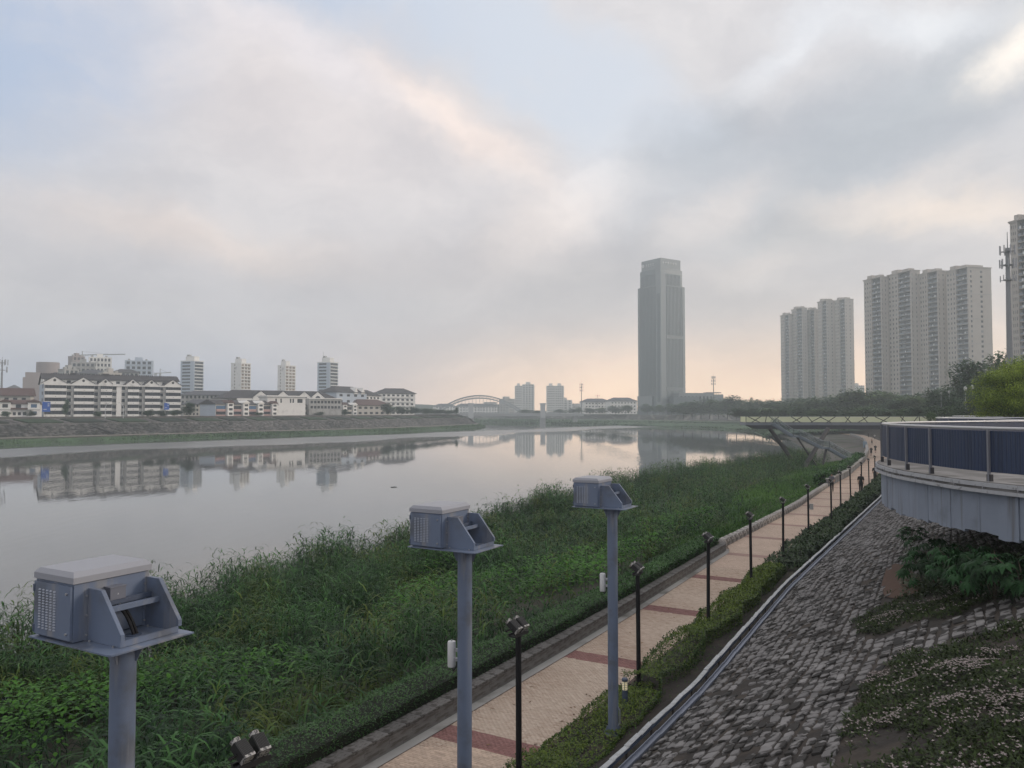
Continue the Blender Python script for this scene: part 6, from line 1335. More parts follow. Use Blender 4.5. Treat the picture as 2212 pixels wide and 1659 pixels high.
def gabled_row():
    T, w = bld('apartment_block', 'white gabled apartment row with half-round attic windows and dark tile roof', 512, 415, 722, 450); ze = ZY(857, 430) - 1.0
    block(T, 0, 0, G0, w, 14, ze - G0, wall_w, front=(ev(16, 1, w - 1, .5), [(G0 + 3.8, G0 + 5.4), (G0 + 6.7, G0 + 8.3)]))
    hip(T, -7, w + 2, 1, 15, ze, 4.6, tile_d, 1.0)
    for xc in (13, 25.5, 38, 46):
        q = 4.4; g = MB().prism([(xc - q, ze - 2.5), (xc + q, ze - 2.5), (xc + q, ze + .6), (xc, ze + 4.0), (xc - q, ze + .6)], -.35, 4).build('gable', wall_w, T)
        MB().prism([(xc + 1.5 * math.cos(t), ze + .2 + 1.5 * math.sin(t)) for t in np.linspace(0, math.pi, 10)], -.42, -.352).build('arched_window', glass_d, g)
        MB().add([(xc - q - .5, -.7, ze + .35), (xc, -.7, ze + 4.35), (xc + q + .5, -.7, ze + .35), (xc - q - .5, 5, ze + .35), (xc, 5, ze + 4.35), (xc + q + .5, 5, ze + .35)], [(0, 1, 4, 3), (1, 2, 5, 4)]).build('gable_roof', tile_d, T)
    T, w = bld('hall', 'low white flat-roofed hall in front of the gabled apartment row', 578, 395, 660, 410); zt = ZY(868, 400) - .2; zz = ZY(857, 400)
    block(T, 0, 0, G0, w, 9, zz - G0, wall_w, front=([(w * .2, w * .24), (w * .33, w * .37), (w * .58, w * .62), (w * .65, w * .69), (w * .78, w * .92)], [(zz - 3.1, zz - 1.0)])); MB().box(-1, w + 1, -1.2, 10, zz, zz + .6).build('flat_roof', wall_w, T)
    T, w = bld('apartment_block', 'flat-roofed pale block with dark balconies right of the gabled row', 668, 420, 738, 432); zt = ZY(862, 425); block(T, 0, 0, G0, w, 9, zt - G0, wall_g, front=(ev(9, .5, w - .5, .7), [(zt - 2.4, zt - 1.0), (zt - 5.2, zt - 3.8)])); MB().box(-.3, w + .3, -.6, 9, zt, zt + .5).build('parapet', wall_w, T)
gabled_row()
def terrace_row():
    T, w = bld('terraced_houses', 'row of two-storey pinkish terraced houses with white gabled bays behind the bank wall', 471, 356, 772, 470); n = 11; p = w / n; ze = G0 + 6.0
    block(T, 0, 1.3, G0, w, 9, 6.0, wall_c, left=([(2, 3.2), (5, 6.2)], [(G0 + .8, G0 + 2.2), (G0 + 3.7, G0 + 5.1)]))
    MB().prism([(1.3, ze), (10.3, ze), (5.8, ze + 2.05)], -.25, .05, Matrix.Rotation(R(90), 4, 'Z') @ Matrix.Diagonal((1, -1, 1, 1))).build('gable_end', wall_bl, T); MB().box(-.08, -.005, 1.35, 10.2, G0, ze - .02).build('end_wall', wall_bl, T)
    hip(T, 0, w, 1.3, 10.3, ze + .02, 2.1, tile_d, .6, True)
    for k in range(n):
        x = k * p; a = x + p * .60; b = x + p * .97; gp = wall_pink if k < 4 or k == 5 else wall_c
        MB().box(x + .2, a - .1, .9, 1.29, G0 + 2.5, G0 + 3.6).build('balcony', gp, T); MB().box(x + .2, a - .1, .95, 1.29, G0 + .1, G0 + 1.0).build('balcony', gp, T)
        MB().box(x + .3, a - .2, 1.15, 1.28, G0 + 3.65, G0 + 5.2).build('glazing', glass_b if k in (0, 2) else glass_d, T); MB().box(x + .3, a - .2, 1.15, 1.28, G0 + 1.05, G0 + 2.4).build('glazing', glass_d, T)
        block(T, a, 0, G0, b - a, 1.28, 6.7, wall_w, front=([((b - a) * .2, (b - a) * .85)], [(G0 + .9, G0 + 2.0), (G0 + 3.0, G0 + 4.1), (G0 + 5.0, G0 + 6.0)]), name='bay')
        hip(T, a, b, 0, 5.5, G0 + 6.7, 1.2, wall_w if k % 3 else tile_r, .35, True, 'y', 'bay_roof')
    for (a, d0, b, d1, yt, wl, rf, lab, bays) in ((727, 470, 792, 500, 846, wall_bl, tile_d, 'tall pale-blue house end with dark hipped roof right of the gabled row', 4), (765, 492, 822, 520, 853, wall_w, tile_d, 'white balconied block with dark gabled roof behind the bank trees', 7), (822, 560, 897, 575, 849, wall_w, tile_d, 'white block with dark hipped roof at the right end of the opposite bank houses', 7), (770, 480, 845, 505, 875, wall_c, tile_r, 'low cream house row with brown roof beside the bank trees', 6)):
        T, w = bld('apartment_block', lab, a, d0, b, d1); zt = ZY(yt, d0); H = zt - G0; fl = max(2, int(H / 3.0)); rows = [(G0 + k * H / fl + .9, G0 + k * H / fl + 2.3) for k in range(fl)]
        block(T, 0, 0, G0, w, 13, H, wl, front=(ev(bays, .8, w - .8, .42 if wl == wall_bl else .55), rows), right=(ev(3, 1, 12, .4), rows)); hip(T, 0, w, 0, 13, zt, 3.8, rf, .9)
        if bays == 7:
            for k in range(1, fl): MB().box(w * .1, w * .9, -1.0, 0, G0 + k * H / fl - .2, G0 + k * H / fl + .8).build('balcony', wall_w, T)
        if 'house end' in lab:
            for xc in (w * .62, w * .86): MB().prism([(xc - 2.4, zt - 1), (xc + 2.4, zt - 1), (xc, zt + 3.2)], -.5, 4).build('gable', wall_w, T)
terrace_row()
# ------------------------------------------------------------------ tall glass tower with podium
def tall_tower():
    d = 720; gl = mat('hazed_tower_glass', (.16, .19, .205), .35, .08, .05, spec=.5); st = mat('hazed_tower_stone', (.255, .28, .29), .7, .08, .05); dk = mat('hazed_tower_dark', (.14, .165, .18), .4, .1, .05)  # pale, close tones: distance haze put into the tower's colours
    A, w, dp, ang = corner(1379, 1429, 1481, d - 4, 34)
    T = thing('tall_tower', 'tall grey-blue office tower with stepped top standing alone left of the apartment towers', 'tower', (A.x, A.y, 0), ang)
    # local frame: front (left-hand face in view) along x, right-hand face along y at x = w
    z1, z2, z3 = ZY(616, d), ZY(580, d), ZY(556, d); g0 = 8.0
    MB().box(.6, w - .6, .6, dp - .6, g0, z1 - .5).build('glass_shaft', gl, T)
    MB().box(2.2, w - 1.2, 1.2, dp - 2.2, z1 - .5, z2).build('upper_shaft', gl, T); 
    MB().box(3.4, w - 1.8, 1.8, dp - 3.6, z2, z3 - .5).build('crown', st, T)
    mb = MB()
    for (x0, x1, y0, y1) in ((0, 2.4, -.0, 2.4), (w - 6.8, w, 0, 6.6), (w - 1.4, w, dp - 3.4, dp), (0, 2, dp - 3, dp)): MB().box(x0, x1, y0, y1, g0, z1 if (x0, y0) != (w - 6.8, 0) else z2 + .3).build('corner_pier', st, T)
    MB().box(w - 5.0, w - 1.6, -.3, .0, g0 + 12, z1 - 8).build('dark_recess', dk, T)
    fin = MB().box(-.5, .5, -.5, .5, 0, 1).mesh('fin', st)
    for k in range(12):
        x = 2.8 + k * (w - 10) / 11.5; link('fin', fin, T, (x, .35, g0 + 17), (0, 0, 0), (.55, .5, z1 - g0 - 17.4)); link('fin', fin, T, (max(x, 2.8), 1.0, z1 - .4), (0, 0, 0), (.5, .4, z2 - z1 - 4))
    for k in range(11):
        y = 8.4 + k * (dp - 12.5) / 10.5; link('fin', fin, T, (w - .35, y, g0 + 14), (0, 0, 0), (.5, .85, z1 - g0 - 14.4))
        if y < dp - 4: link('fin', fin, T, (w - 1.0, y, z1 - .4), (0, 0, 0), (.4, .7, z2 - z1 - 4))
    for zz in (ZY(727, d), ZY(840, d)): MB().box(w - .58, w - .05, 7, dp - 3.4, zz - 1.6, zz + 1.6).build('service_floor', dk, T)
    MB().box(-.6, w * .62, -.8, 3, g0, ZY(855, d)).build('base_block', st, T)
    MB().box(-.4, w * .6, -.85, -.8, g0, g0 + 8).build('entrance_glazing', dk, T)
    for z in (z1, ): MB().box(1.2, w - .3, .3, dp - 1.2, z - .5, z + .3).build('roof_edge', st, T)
    # emblem and lettering blocks just under the top, too small to read
    pale = mat('sign_pale', (.62, .62, .62), .6)
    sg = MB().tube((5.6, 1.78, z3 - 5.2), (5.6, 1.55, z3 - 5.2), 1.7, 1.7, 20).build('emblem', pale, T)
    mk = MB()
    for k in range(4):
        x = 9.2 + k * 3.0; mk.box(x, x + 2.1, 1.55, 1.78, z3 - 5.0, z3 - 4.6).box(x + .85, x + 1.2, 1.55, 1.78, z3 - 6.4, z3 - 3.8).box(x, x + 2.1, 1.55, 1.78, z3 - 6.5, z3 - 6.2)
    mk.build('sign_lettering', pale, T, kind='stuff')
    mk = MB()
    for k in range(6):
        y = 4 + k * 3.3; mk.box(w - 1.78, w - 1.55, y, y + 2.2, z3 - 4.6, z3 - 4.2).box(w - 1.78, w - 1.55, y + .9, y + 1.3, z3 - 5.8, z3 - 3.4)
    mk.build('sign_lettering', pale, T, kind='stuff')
    P, pw = bld('podium', 'low long podium building attached right of the tall office tower', 1466, d - 6, 1572, d + 4); zt = ZY(849, d)
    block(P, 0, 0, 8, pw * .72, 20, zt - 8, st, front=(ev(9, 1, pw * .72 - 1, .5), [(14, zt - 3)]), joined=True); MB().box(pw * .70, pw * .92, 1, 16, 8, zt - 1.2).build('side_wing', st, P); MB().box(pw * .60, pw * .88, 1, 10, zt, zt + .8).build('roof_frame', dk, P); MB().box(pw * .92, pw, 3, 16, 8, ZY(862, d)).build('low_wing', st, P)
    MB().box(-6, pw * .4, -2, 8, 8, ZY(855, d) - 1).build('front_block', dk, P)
tall_tower()
# ------------------------------------------------------------------ apartment towers right
def apartment_tower(label, pa, pc, pb, d, ytop, floors, ybot=None, seg=(.0, .34, .40, .72, 1.0), cyl=True, group=None, dend=10):
    """front face pa..pc with bay columns and dark balcony shafts, plain end wall pc..pb with a slit of windows"""
    A, w, dp, ang = corner(pa, pc, pb, d, 13); zt = ZY(ytop, d)
    T = thing('apartment_tower', label, 'apartment tower', (A.x, A.y, 0), ang, group); fh = (zt - G0 - 2.0) / floors
    rows = [(G0 + 1 + k * fh + .8, G0 + 1 + k * fh + 2.35) for k in range(floors)]
    a0, a1 = w * .02, w * .42; s0, s1 = w * .47, w * .92
    block(T, 0, 0, G0, w * .45, dp, zt - G0, wall_t, front=(ev(3, .3, w * .45 - .4, .42), rows), joined=True, name='bay_wall', win='bay')
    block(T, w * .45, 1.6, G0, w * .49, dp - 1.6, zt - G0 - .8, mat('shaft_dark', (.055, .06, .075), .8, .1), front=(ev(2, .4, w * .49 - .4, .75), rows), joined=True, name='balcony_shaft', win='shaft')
    block(T, w * .94, .4, G0, w * .06 + .01, dp - .4, zt - G0, wall_t, right=([(dp * .08, dp * .15), (dp * .50, dp * .60)], rows), joined=True, name='end_wall', win='end')
    sl = MB(); ra = MB()
    for k in range(floors):
        z = G0 + 1 + k * fh; q = w * .45 + .05
        sl.box(q, w * .94 - .05, .25, 1.6, z - .12, z + .12); ra.box(q + .1, q + w * .22, .25, .32, z + .12, z + 1.05); ra.box(q + w * .27, w * .94 - .15, .7, .77, z + .12, z + 1.05)
    sl.build('balcony_slabs', wall_t, T, kind='stuff'); ra.build('balcony_rails', mat('rail_glass', (.17, .20, .24), .25, .1), T, kind='stuff')
    wh = MB()
    for k in range(floors):
        if rng.random() < .5: q = w * .45 + w * .12 + rng.random() * w * .25; wh.box(q, q + .9, .12, .24, G0 + 1.2 + k * fh, G0 + 2.4 + k * fh)
    wh.build('drying_laundry', white, T, kind='stuff')
    for k in range(4, floors, 5): MB().box(w * .93, w + .12, .3, dp + .1, G0 + 1 + k * fh - .2, G0 + 1 + k * fh + .1).build('string_course', wall_g, T)
    MB().box(-.5, w * .47, -.6, dp + .3, zt, zt + .55).box(-.3, w * .46, -.35, dp + .2, zt - .5, zt).build('cornice', wall_t, T); MB().box(w * .45, w + .4, -.1, dp + .4, zt + .0, zt + .5).build('parapet', wall_t, T)
    MB().box(w * .1, w * .38, 1.5, dp * .7, zt + .55, zt + 3.2).build('roof_house', wall_t, T); MB().box(w * .55, w * .85, 1.5, dp * .8, zt + .5, zt + 2.3).build('roof_house', wall_t, T)
    return T
apartment_tower('pale apartment tower, leftmost of the near group of tan towers', 1870, 1907, 1923, 560, 598, 29)
apartment_tower('tan apartment tower with dark balcony shafts, second of the near group', 1922, 1972, 1992, 540, 584, 30)
apartment_tower('tan apartment tower with three window columns, third of the near group', 1990, 2030, 2051, 525, 585, 29)
apartment_tower('broadest tan apartment tower with a plain end wall, last of the near group', 2049, 2096, 2147, 505, 577, 29, dend=12)
apartment_tower('small hazy apartment tower, leftmost of the farther group', 1688, 1706, 1714, 830, 679, 31)
apartment_tower('hazy grey apartment tower second of the farther group', 1712, 1735, 1746, 815, 665, 32)
apartment_tower('hazy apartment tower in the middle of the farther group', 1743, 1761, 1771, 810, 668, 32)
apartment_tower('hazy apartment tower with dark inner bay, fourth of the farther group', 1769, 1788, 1808, 790, 649, 32)
apartment_tower('hazy apartment tower with plain right end, last of the farther group', 1806, 1828, 1847, 775, 646, 32)
apartment_tower('apartment tower at the right edge of the view behind the telecom mast', 2190, 2225, 2330, 330, 472, 29, dend=20)
# hazy apartment towers beyond the bridges
def far_blocks():
    for (a, b, d, yt, fl, lab, steps) in ((1112, 1154, 1000, 830, 15, 'hazy pale tower with rounded balconies beyond the bridge, left of the pair', ((1112, 1128, 833), (1128, 1154, 830))), (1181, 1218, 1020, 833, 15, 'hazy pale tower beyond the bridge, right of the pair, with a lower stepped wing', ((1181, 1199, 833), (1199, 1218, 833), (1199, 1236, 864)))):
        T, w0 = bld('tower_block', lab, a, d, b, d); k = d / 1671
        for i, (p, q, y) in enumerate(steps):
            z = ZY(y, d); H = z - G0; n = max(4, int(H / 2.9)); x0 = (p - a) * k; w = (q - p) * k
            rows = [(G0 + j * H / n + .9, G0 + j * H / n + 2.2) for j in range(n)]; block(T, x0, i * .8, G0, w, 14, H, wall_w, front=(ev(4, .5, w - .5, .5), rows), joined=True, name='wing')
            mb = MB()
            for j in range(n): mb.box(x0 + w * .25, x0 + w * .75, i * .8 - 1.1, i * .8, G0 + j * H / n - .1, G0 + j * H / n + .7); mb.box(x0 + w - .2, x0 + w + 1.0, i * .8 + 1, i * .8 + 8, G0 + j * H / n - .1, G0 + j * H / n + .7)
            mb.build('balconies', wall_w, T, kind='stuff'); MB().box(x0 + w * .3, x0 + w * .7, 2, 9, z, z + 3).build('roof_house', wall_w, T)
    for (a, b, d, y, lab, rf) in ((1262, 1320, 900, 868, 'pale block with grey hipped roof beyond the slim radio mast', True), (1318, 1376, 880, 866, 'long pale block with low hipped roof left of the tall tower', True), (985, 1075, 1060, 878, 'long low pale row seen under the bridge arch', True), (1035, 1100, 1085, 873, 'faint long block behind the right foot of the bridge arch', False), (1090, 1112, 1095, 861, 'faint square block with roof frame behind the bridge arch', False), (940, 985, 1080, 878, 'faint gabled hall left of the bridge arch', True), (1236, 1268, 1095, 876, 'faint distant row between the hazy tower and the radio mast', False), (1846, 1868, 1060, 832, 'faint distant tower in the gap between the two groups of apartment towers', False)):
        T, w = bld('distant_block', lab, a, d, b, d + 10); z = ZY(y, d); n = max(2, int((z - G0) / 3.2)); rows = [(G0 + j * (z - G0) / n + .9, G0 + j * (z - G0) / n + 2.3) for j in range(n)]
        block(T, 0, 0, G0, w, 14, z - G0, wall_w if rf else wall_g, front=(ev(max(3, int(w / 4)), 1, w - 1, .5), rows), joined=True)
        if rf: hip(T, 0, w, 0, 14, z, 4, tile_g, .8)
        else: MB().box(w * .2, w * .6, 3, 10, z, z + 3).build('roof_house', wall_g, T)
far_blocks()
# ------------------------------------------------------------------ bridges
def bridges():
    d = 675; k = d / 1671; conc = mat('bridge_concrete', (.42, .43, .43), .8, .1, .3)
    T = thing('girder_bridge', 'pale road bridge on two tall piers with towers above its deck', 'bridge'); z = ZY(895.5, d)
    MB().box(-120, 62, d - 6, d + 6, z - 1.4, z).build('deck', conc, T); MB().box(-120, 62, d - 6.2, d - 6.0, z, z + 1.0).build('parapet', conc, T); MB().box(-120, 62, d + 6.0, d + 6.2, z, z + 1.0).build('parapet', conc, T)
    for px in (1018, 1172):
        x = (px - 1106) * k
        MB().box(x - 2.4, x + 2.4, d - 5, d - 1.5, -1, z - 1.45).box(x - 2.4, x + 2.4, d + 1.5, d + 5, -1, z - 1.45).build('pier', conc, T)
        zt = ZY(871, d); MB().box(x - 2.2, x + 2.2, d - 7.8, d - 6.3, z - 3, zt - 1.2).box(x - 2.7, x + 2.7, d - 8.0, d - 6.3, zt - 1.2, zt).build('tower', mat('tower_pale', (.55, .56, .56), .8, .08, .3), T)
    x = (1242 - 1106) * k; MB().box(x - 1.9, x + 1.9, d - 4, d + 4, -1, z - 1.45).build('pier', conc, T)
    d2 = 900; k2 = d2 / 1671; T = thing('arch_bridge', 'steel arch bridge behind the girder bridge, its lattice arch rising above the deck', 'bridge'); xa, xb = (936 - 1106) * k2, (1136 - 1106) * k2; zb, zp = ZY(887, d2), ZY(854.5, d2); xm = (xa + xb) / 2; hw = (xb - xa) / 2
    stl = mat('bridge_steel', (.30, .32, .34), .6, .1)
    Z = lambda x, e=0: zb - 4 + (zp + 4 - zb + e) * (1 - ((x - xm) / (hw + e * .3)) ** 2)
    for yy in (d2 - 5, d2 + 5):
        xs = np.linspace(xa, xb, 27); up = MB(); lo = MB(); lat = MB()
        for a, b in zip(xs[:-1], xs[1:]):
            up.bar((a, yy, Z(a)), (b, yy, Z(b)), 1.1, 1.1); lo.bar((a, yy, Z(a) - 3.0), (b, yy, Z(b) - 3.0), 1.1, 1.1); lat.bar((a, yy, Z(a)), (b, yy, Z(b) - 3.0), .35, .35); lat.bar((a, yy, Z(a) - 3.0), (a, yy, Z(a)), .35, .35)
        up.build('arch_rib', stl, T); lo.build('arch_rib', stl, T); lat.build('arch_lattice', stl, T)
        hm = MB()
        for a in xs[3:-3]: hm.tube((a, yy, Z(a) - 3.0), (a, yy, 9.5), .12, .12, 5)
        hm.build('hangers', stl, T)
    MB().box(xa - 60, xb + 40, d2 - 10, d2 + 10, 8.2, 9.6).build('deck', conc, T)
bridges()
# ------------------------------------------------------------------ masts, cranes, lamps, signs
def masts():
    st = mat('mast_steel', (.22, .23, .24), .6, .1)
    def mast(label, px, d, ytop, ybase, tiers, r0, arms=2.0, name='telecom_mast'):
        x, y = PX(px, d); z0, z1 = ZY(ybase, d), ZY(ytop, d); T = thing(name, label, 'telecom mast', (x, y, z0)); H = z1 - z0
        MB().tube((0, 0, -4), (0, 0, H), r0, r0 * .55, 12).build('mast', st, T); MB().tube((0, 0, H), (0, 0, H + H * .12), r0 * .15, r0 * .08, 6).build('lightning_rod', st, T)
        for f, n, ww in tiers:
            z = H * f; MB().tube((0, 0, z - .12), (0, 0, z + .12), arms * .55, arms * .55, 14).build('platform', st, T)
            am = MB().box(-.16, .16, -.10, .10, -1.1, 1.1).mesh('antenna_panel', mat('antenna_panel', (.33, .34, .36), .6, .1))
            for q in range(n):
                a = 2 * math.pi * q / n + f * 3; link('antenna_panel', am, T, (arms * math.cos(a), arms * math.sin(a), z + .3), (0, 0, a), (ww, ww, ww)); MB().tube((0, 0, z), (arms * math.cos(a), arms * math.sin(a), z), .06, .06, 5).build('arm', st, T)
        return T
    mast('slim monopole telecom mast beyond the right end of the girder bridge', 1256, 800, 828, 889, ((.95, 5, .9), (.85, 5, .9), (.74, 5, .9)), .5, 1.8)
    mast('telecom mast rising above the trees right of the tall tower', 1541.5, 640, 812, 868, ((.93, 6, .9), (.80, 5, .9), (.68, 5, .8)), .45, 1.7)
    mast('short telecom mast on the roof of the pale hipped block', 1290.5, 896, 852, 872, ((.85, 6, .8), (.5, 5, .8)), .35, 2.6)
    mast('big monopole telecom mast with two antenna platforms at the right edge', 2184, 150, 536, 830, ((.975, 8, .75), (.875, 8, .75), (.765, 5, .55)), .70, 1.35)
    mast('lattice telecom mast at the left edge of the view behind the old house', 3, 420, 778, 850, ((.92, 6, 1.4), (.70, 6, 1.4)), .6, 2.6)
    cr = mat('crane_steel', (.30, .29, .27), .7)
    for (px, d, ytop, yj, pl, pr, lab) in ((176, 900, 762, 767, 160, 269, 'tower crane with a long jib above the block cluster'), (345, 1000, 800, 806, 333, 369, 'small distant tower crane left of the first slab tower')):
        x, y = PX(px, d); T = thing('tower_crane', lab, 'crane', (x, y, 8)); z = ZY(ytop, d) - 8; zj = ZY(yj, d) - 8; k = d / 1671
        MB().box(-.9, .9, -.9, .9, 0, zj).build('mast', cr, T); MB().bar((0, 0, zj), ((pr - px) * k, 0, zj + 1), 1.0, 1.1).build('jib', cr, T); MB().bar((0, 0, zj), ((pl - px) * k, 0, zj), 1.0, 1.0).build('counter_jib', cr, T); MB().bar((0, 0, zj), (.0, 0.01, z + 2), .7, .7, (1, 0, 0)).build('top_mast', cr, T)
        MB().bar((0, 0, z + 1.5), ((pr - px) * k * .6, 0, zj + 1.2), .25, .25).build('tie', cr, T); MB().box((pl - px) * k, (pl - px) * k + 3, -1, 1, zj - 3, zj).build('counterweight', cr, T)
    gl = mat('lamp_globe', (.60, .60, .58), .4); ps = mat('lamp_pole_grey', (.40, .41, .41), .5)
    for i, (px, yt, yb, d, lab) in enumerate(((2033, 849, 873, 190, 'globe street lamp leftmost of four in front of the hillside trees'), (2050.5, 846.5, 873, 185, 'globe street lamp second from the left of four before the trees'), (2085.5, 839, 883, 135, 'tall globe street lamp third of four before the dark trees'), (2101, 836, 881, 130, 'tallest globe street lamp, rightmost of four, nearest the bright green tree'))):
        x, y = PX(px, d); z0, z1 = ZY(yb, d), ZY(yt, d); T = thing('street_lamp', lab, 'street lamp', (x, y, 8.9), 0, 'globe street lamps by the terrace trees')
        MB().tube((0, 0, -.2), (0, 0, z1 - 8.9 - .35), .07, .05, 8).build('pole', ps, T); MB().lathe([(.05, z1 - 8.9 - .45), (.20, z1 - 8.9 - .3), (.26, z1 - 8.9 - .05), (.20, z1 - 8.9 + .18), (.05, z1 - 8.9 + .24)], 14).build('globe', gl, T, True)
        MB().lathe([(.30, z1 - 8.9 + .10), (.12, z1 - 8.9 + .30), (.02, z1 - 8.9 + .36)], 12).build('hood', ps, T)
    for px, lab in ((228, 'white curved street lamp in front of the long white block, left of two'), (267, 'white curved street lamp in front of the long white block, right of two')):
        x, y = PX(px, 288); T = thing('street_lamp', lab, 'street lamp', (x, y, 8.2), 0, 'curved street lamps on the opposite bank'); MB().path([(0, 0, 0), (0, 0, 4.2), (.5 if px < 250 else -.5, 0, 5.2), (1.4 if px < 250 else -1.4, 0, 5.7)], .09, 6).build('pole', white, T); MB().box(1.2 if px < 250 else -1.9, 1.9 if px < 250 else -1.2, -.15, .15, 5.62, 5.78).build('lamp_head', white, T)
    blue = mat('sign_blue', (.02, .10, .42), .5, .08)
    for (px, py, w, h, d, lab) in ((100.5, 877, 15, 18, 285, 'tall blue sign board on the bank crest by the white house'), (360.5, 876, 10, 11, 300, 'small blue sign board on the bank crest before the long white block')):
        x, y = PX(px, d); k = d / 1671; z = ZY(py, d); T = thing('sign_board', lab, 'sign', (x, y, 8.2), .5); MB().box(-w * k / 2, w * k / 2, -.06, .06, z - h * k / 2 - 8.2 - .6, z + h * k / 2 - 8.2).build('board', blue, T)
        MB().box(-.3, -.2, -.05, .05, 0, z - h * k / 2 - 8.8).box(.2, .3, -.05, .05, 0, z - h * k / 2 - 8.8).build('post', conc_d, T)
        MB().box(-w * k * .35, w * k * .05, -.075, -.062, z - 8.2 - h * k * .44, z - 8.2 - h * k * .36).box(w * k * .15, w * k * .38, -.075, -.062, z - 8.2 + .6, z - 8.2 + .9).box(w * k * .15, w * k * .38, -.075, -.062, z - 8.2 - .1, z - 8.2 + .2).build('print', white, T, kind='stuff')
    # floating branch in the river, board at the bend
    a, b = ab(851, 1052); dd = (0.05 - CZ) / b; T = thing('driftwood', 'dark floating branch on the calm water below the far bank reflections', 'driftwood', (a * dd, dd, .03), .1)
    MB().tube((-.45, 0, 0), (.42, .05, .03), .05, .03, 8).build('branch', mat('wet_wood', (.02, .017, .014), .7), T); MB().tube((-.1, 0, .02), (.12, .25, .08), .025, .012, 6).build('twig', MATS['wet_wood'], T)
    x, y, z = on_path(1869, 967); T = thing('notice_board', 'small pale blue board leaning at the left edge of the far path', 'notice board', (x, y, z), .3); MB().bar((0, 0, 0), (.15, .25, 1.5), 1.1, .06, (0, 1, 0)).build('board', mat('pale_blue_board', (.25, .33, .42), .5), T); MB().bar((0, .5, 0), (.15, .25, 1.4), .05, .05, (1, 0, 0)).build('prop', conc_d, T)
masts()
# ------------------------------------------------------------------ trees
bark = mat('bark', (.075, .062, .05), .95, .3, 3)
TREE_M = {'dark': mat('tree_dark', (.03, .05, .02), .55, tint=((.018, .050, .024), (.085, .165, .068)), transl=.25, spec=.3), 'mid': mat('tree_mid', (.05, .08, .03), .55, tint=((.032, .075, .028), (.13, .225, .080)), transl=.25, spec=.3),
          'light': mat('tree_light', (.08, .12, .05), .55, tint=((.045, .090, .032), (.17, .26, .09)), transl=.25), 'bright': mat('tree_bright', (.10, .16, .03), .5, tint=((.045, .105, .012), (.46, .58, .07)), transl=.4)}
def crown_mesh(kind, seed, n=2600, leaf=.075, drape=0.0, shape=(1, 1, 1)):
    g = np.random.default_rng(seed); nl = 24; c = g.normal(0, 1, (nl, 3)); c /= np.linalg.norm(c, axis=1)[:, None]; c *= (g.random(nl) ** .4)[:, None] * np.array([.36, .36, .34]); rad = g.uniform(.12, .23, nl)
    k = g.integers(0, nl, n); u = g.normal(0, 1, (n, 3)); u /= np.linalg.norm(u, axis=1)[:, None]; r = rad[k] * (g.random(n) ** .35) * np.where(g.random(n) < .06, 1.35, 1)
    p = (c[k] + u * r[:, None]) * np.array(shape); p[:, 2] += .5
    lobe = g.random(nl)[k] * .5 + .25
    global rng
    keep = rng; rng = g
    V, q, t, tn = blades(p, np.arctan2(u[:, 1], u[:, 0]) + g.normal(0, .6, n), g.uniform(-.2, .9, n) - drape, leaf * g.uniform(.6, 1.35, n), leaf * .7 * g.uniform(.6, 1.2, n), g.uniform(.2, 1.2, n), 2, np.clip(lobe + .22 * g.normal(size=n), 0, 1)); rng = keep
    return big_mesh('crown', V, [q, t], TREE_M[kind], tn)
PROT = {}
def tree(label, px, ytop, wpx, d, kind='dark', zb=8.4, name='tree', var=None, n=2600, leaf=.075, trunk_f=.14, group=None):
    v = int(rng.integers(3)) if var is None else var; key = (kind, v, n)
    if key not in PROT: PROT[key] = crown_mesh(kind, 100 + v * 7 + len(kind) * 31, n, leaf)
    x, y = PX(px, d); H = ZY(ytop, d) - zb; w = wpx * d / 1671
    T = thing(name, label, 'tree' if name == 'tree' else 'bush', (x, y, zb), float(rng.uniform(0, 6.28)), group)
    tf = trunk_f if name == 'tree' else .0; ch = H * (1 - tf * .55)
    link('crown', PROT[key], T, (0, 0, H - ch * .97), None, (w / .82, w / .82, ch / .98))
    if name == 'tree':
        mb = MB(); r = max(.12, H * .022); mb.tube((0, 0, -.3), (0, 0, H * .45), r, r * .7, 8)
        for k in range(5): a = k * 1.26 + rng.random(); mb.tube((0, 0, H * (.28 + .04 * k)), (w * .26 * math.cos(a), w * .26 * math.sin(a), H * (.55 + .06 * k)), r * .5, r * .2, 6)
        mb.build('trunk', bark, T)
    return T
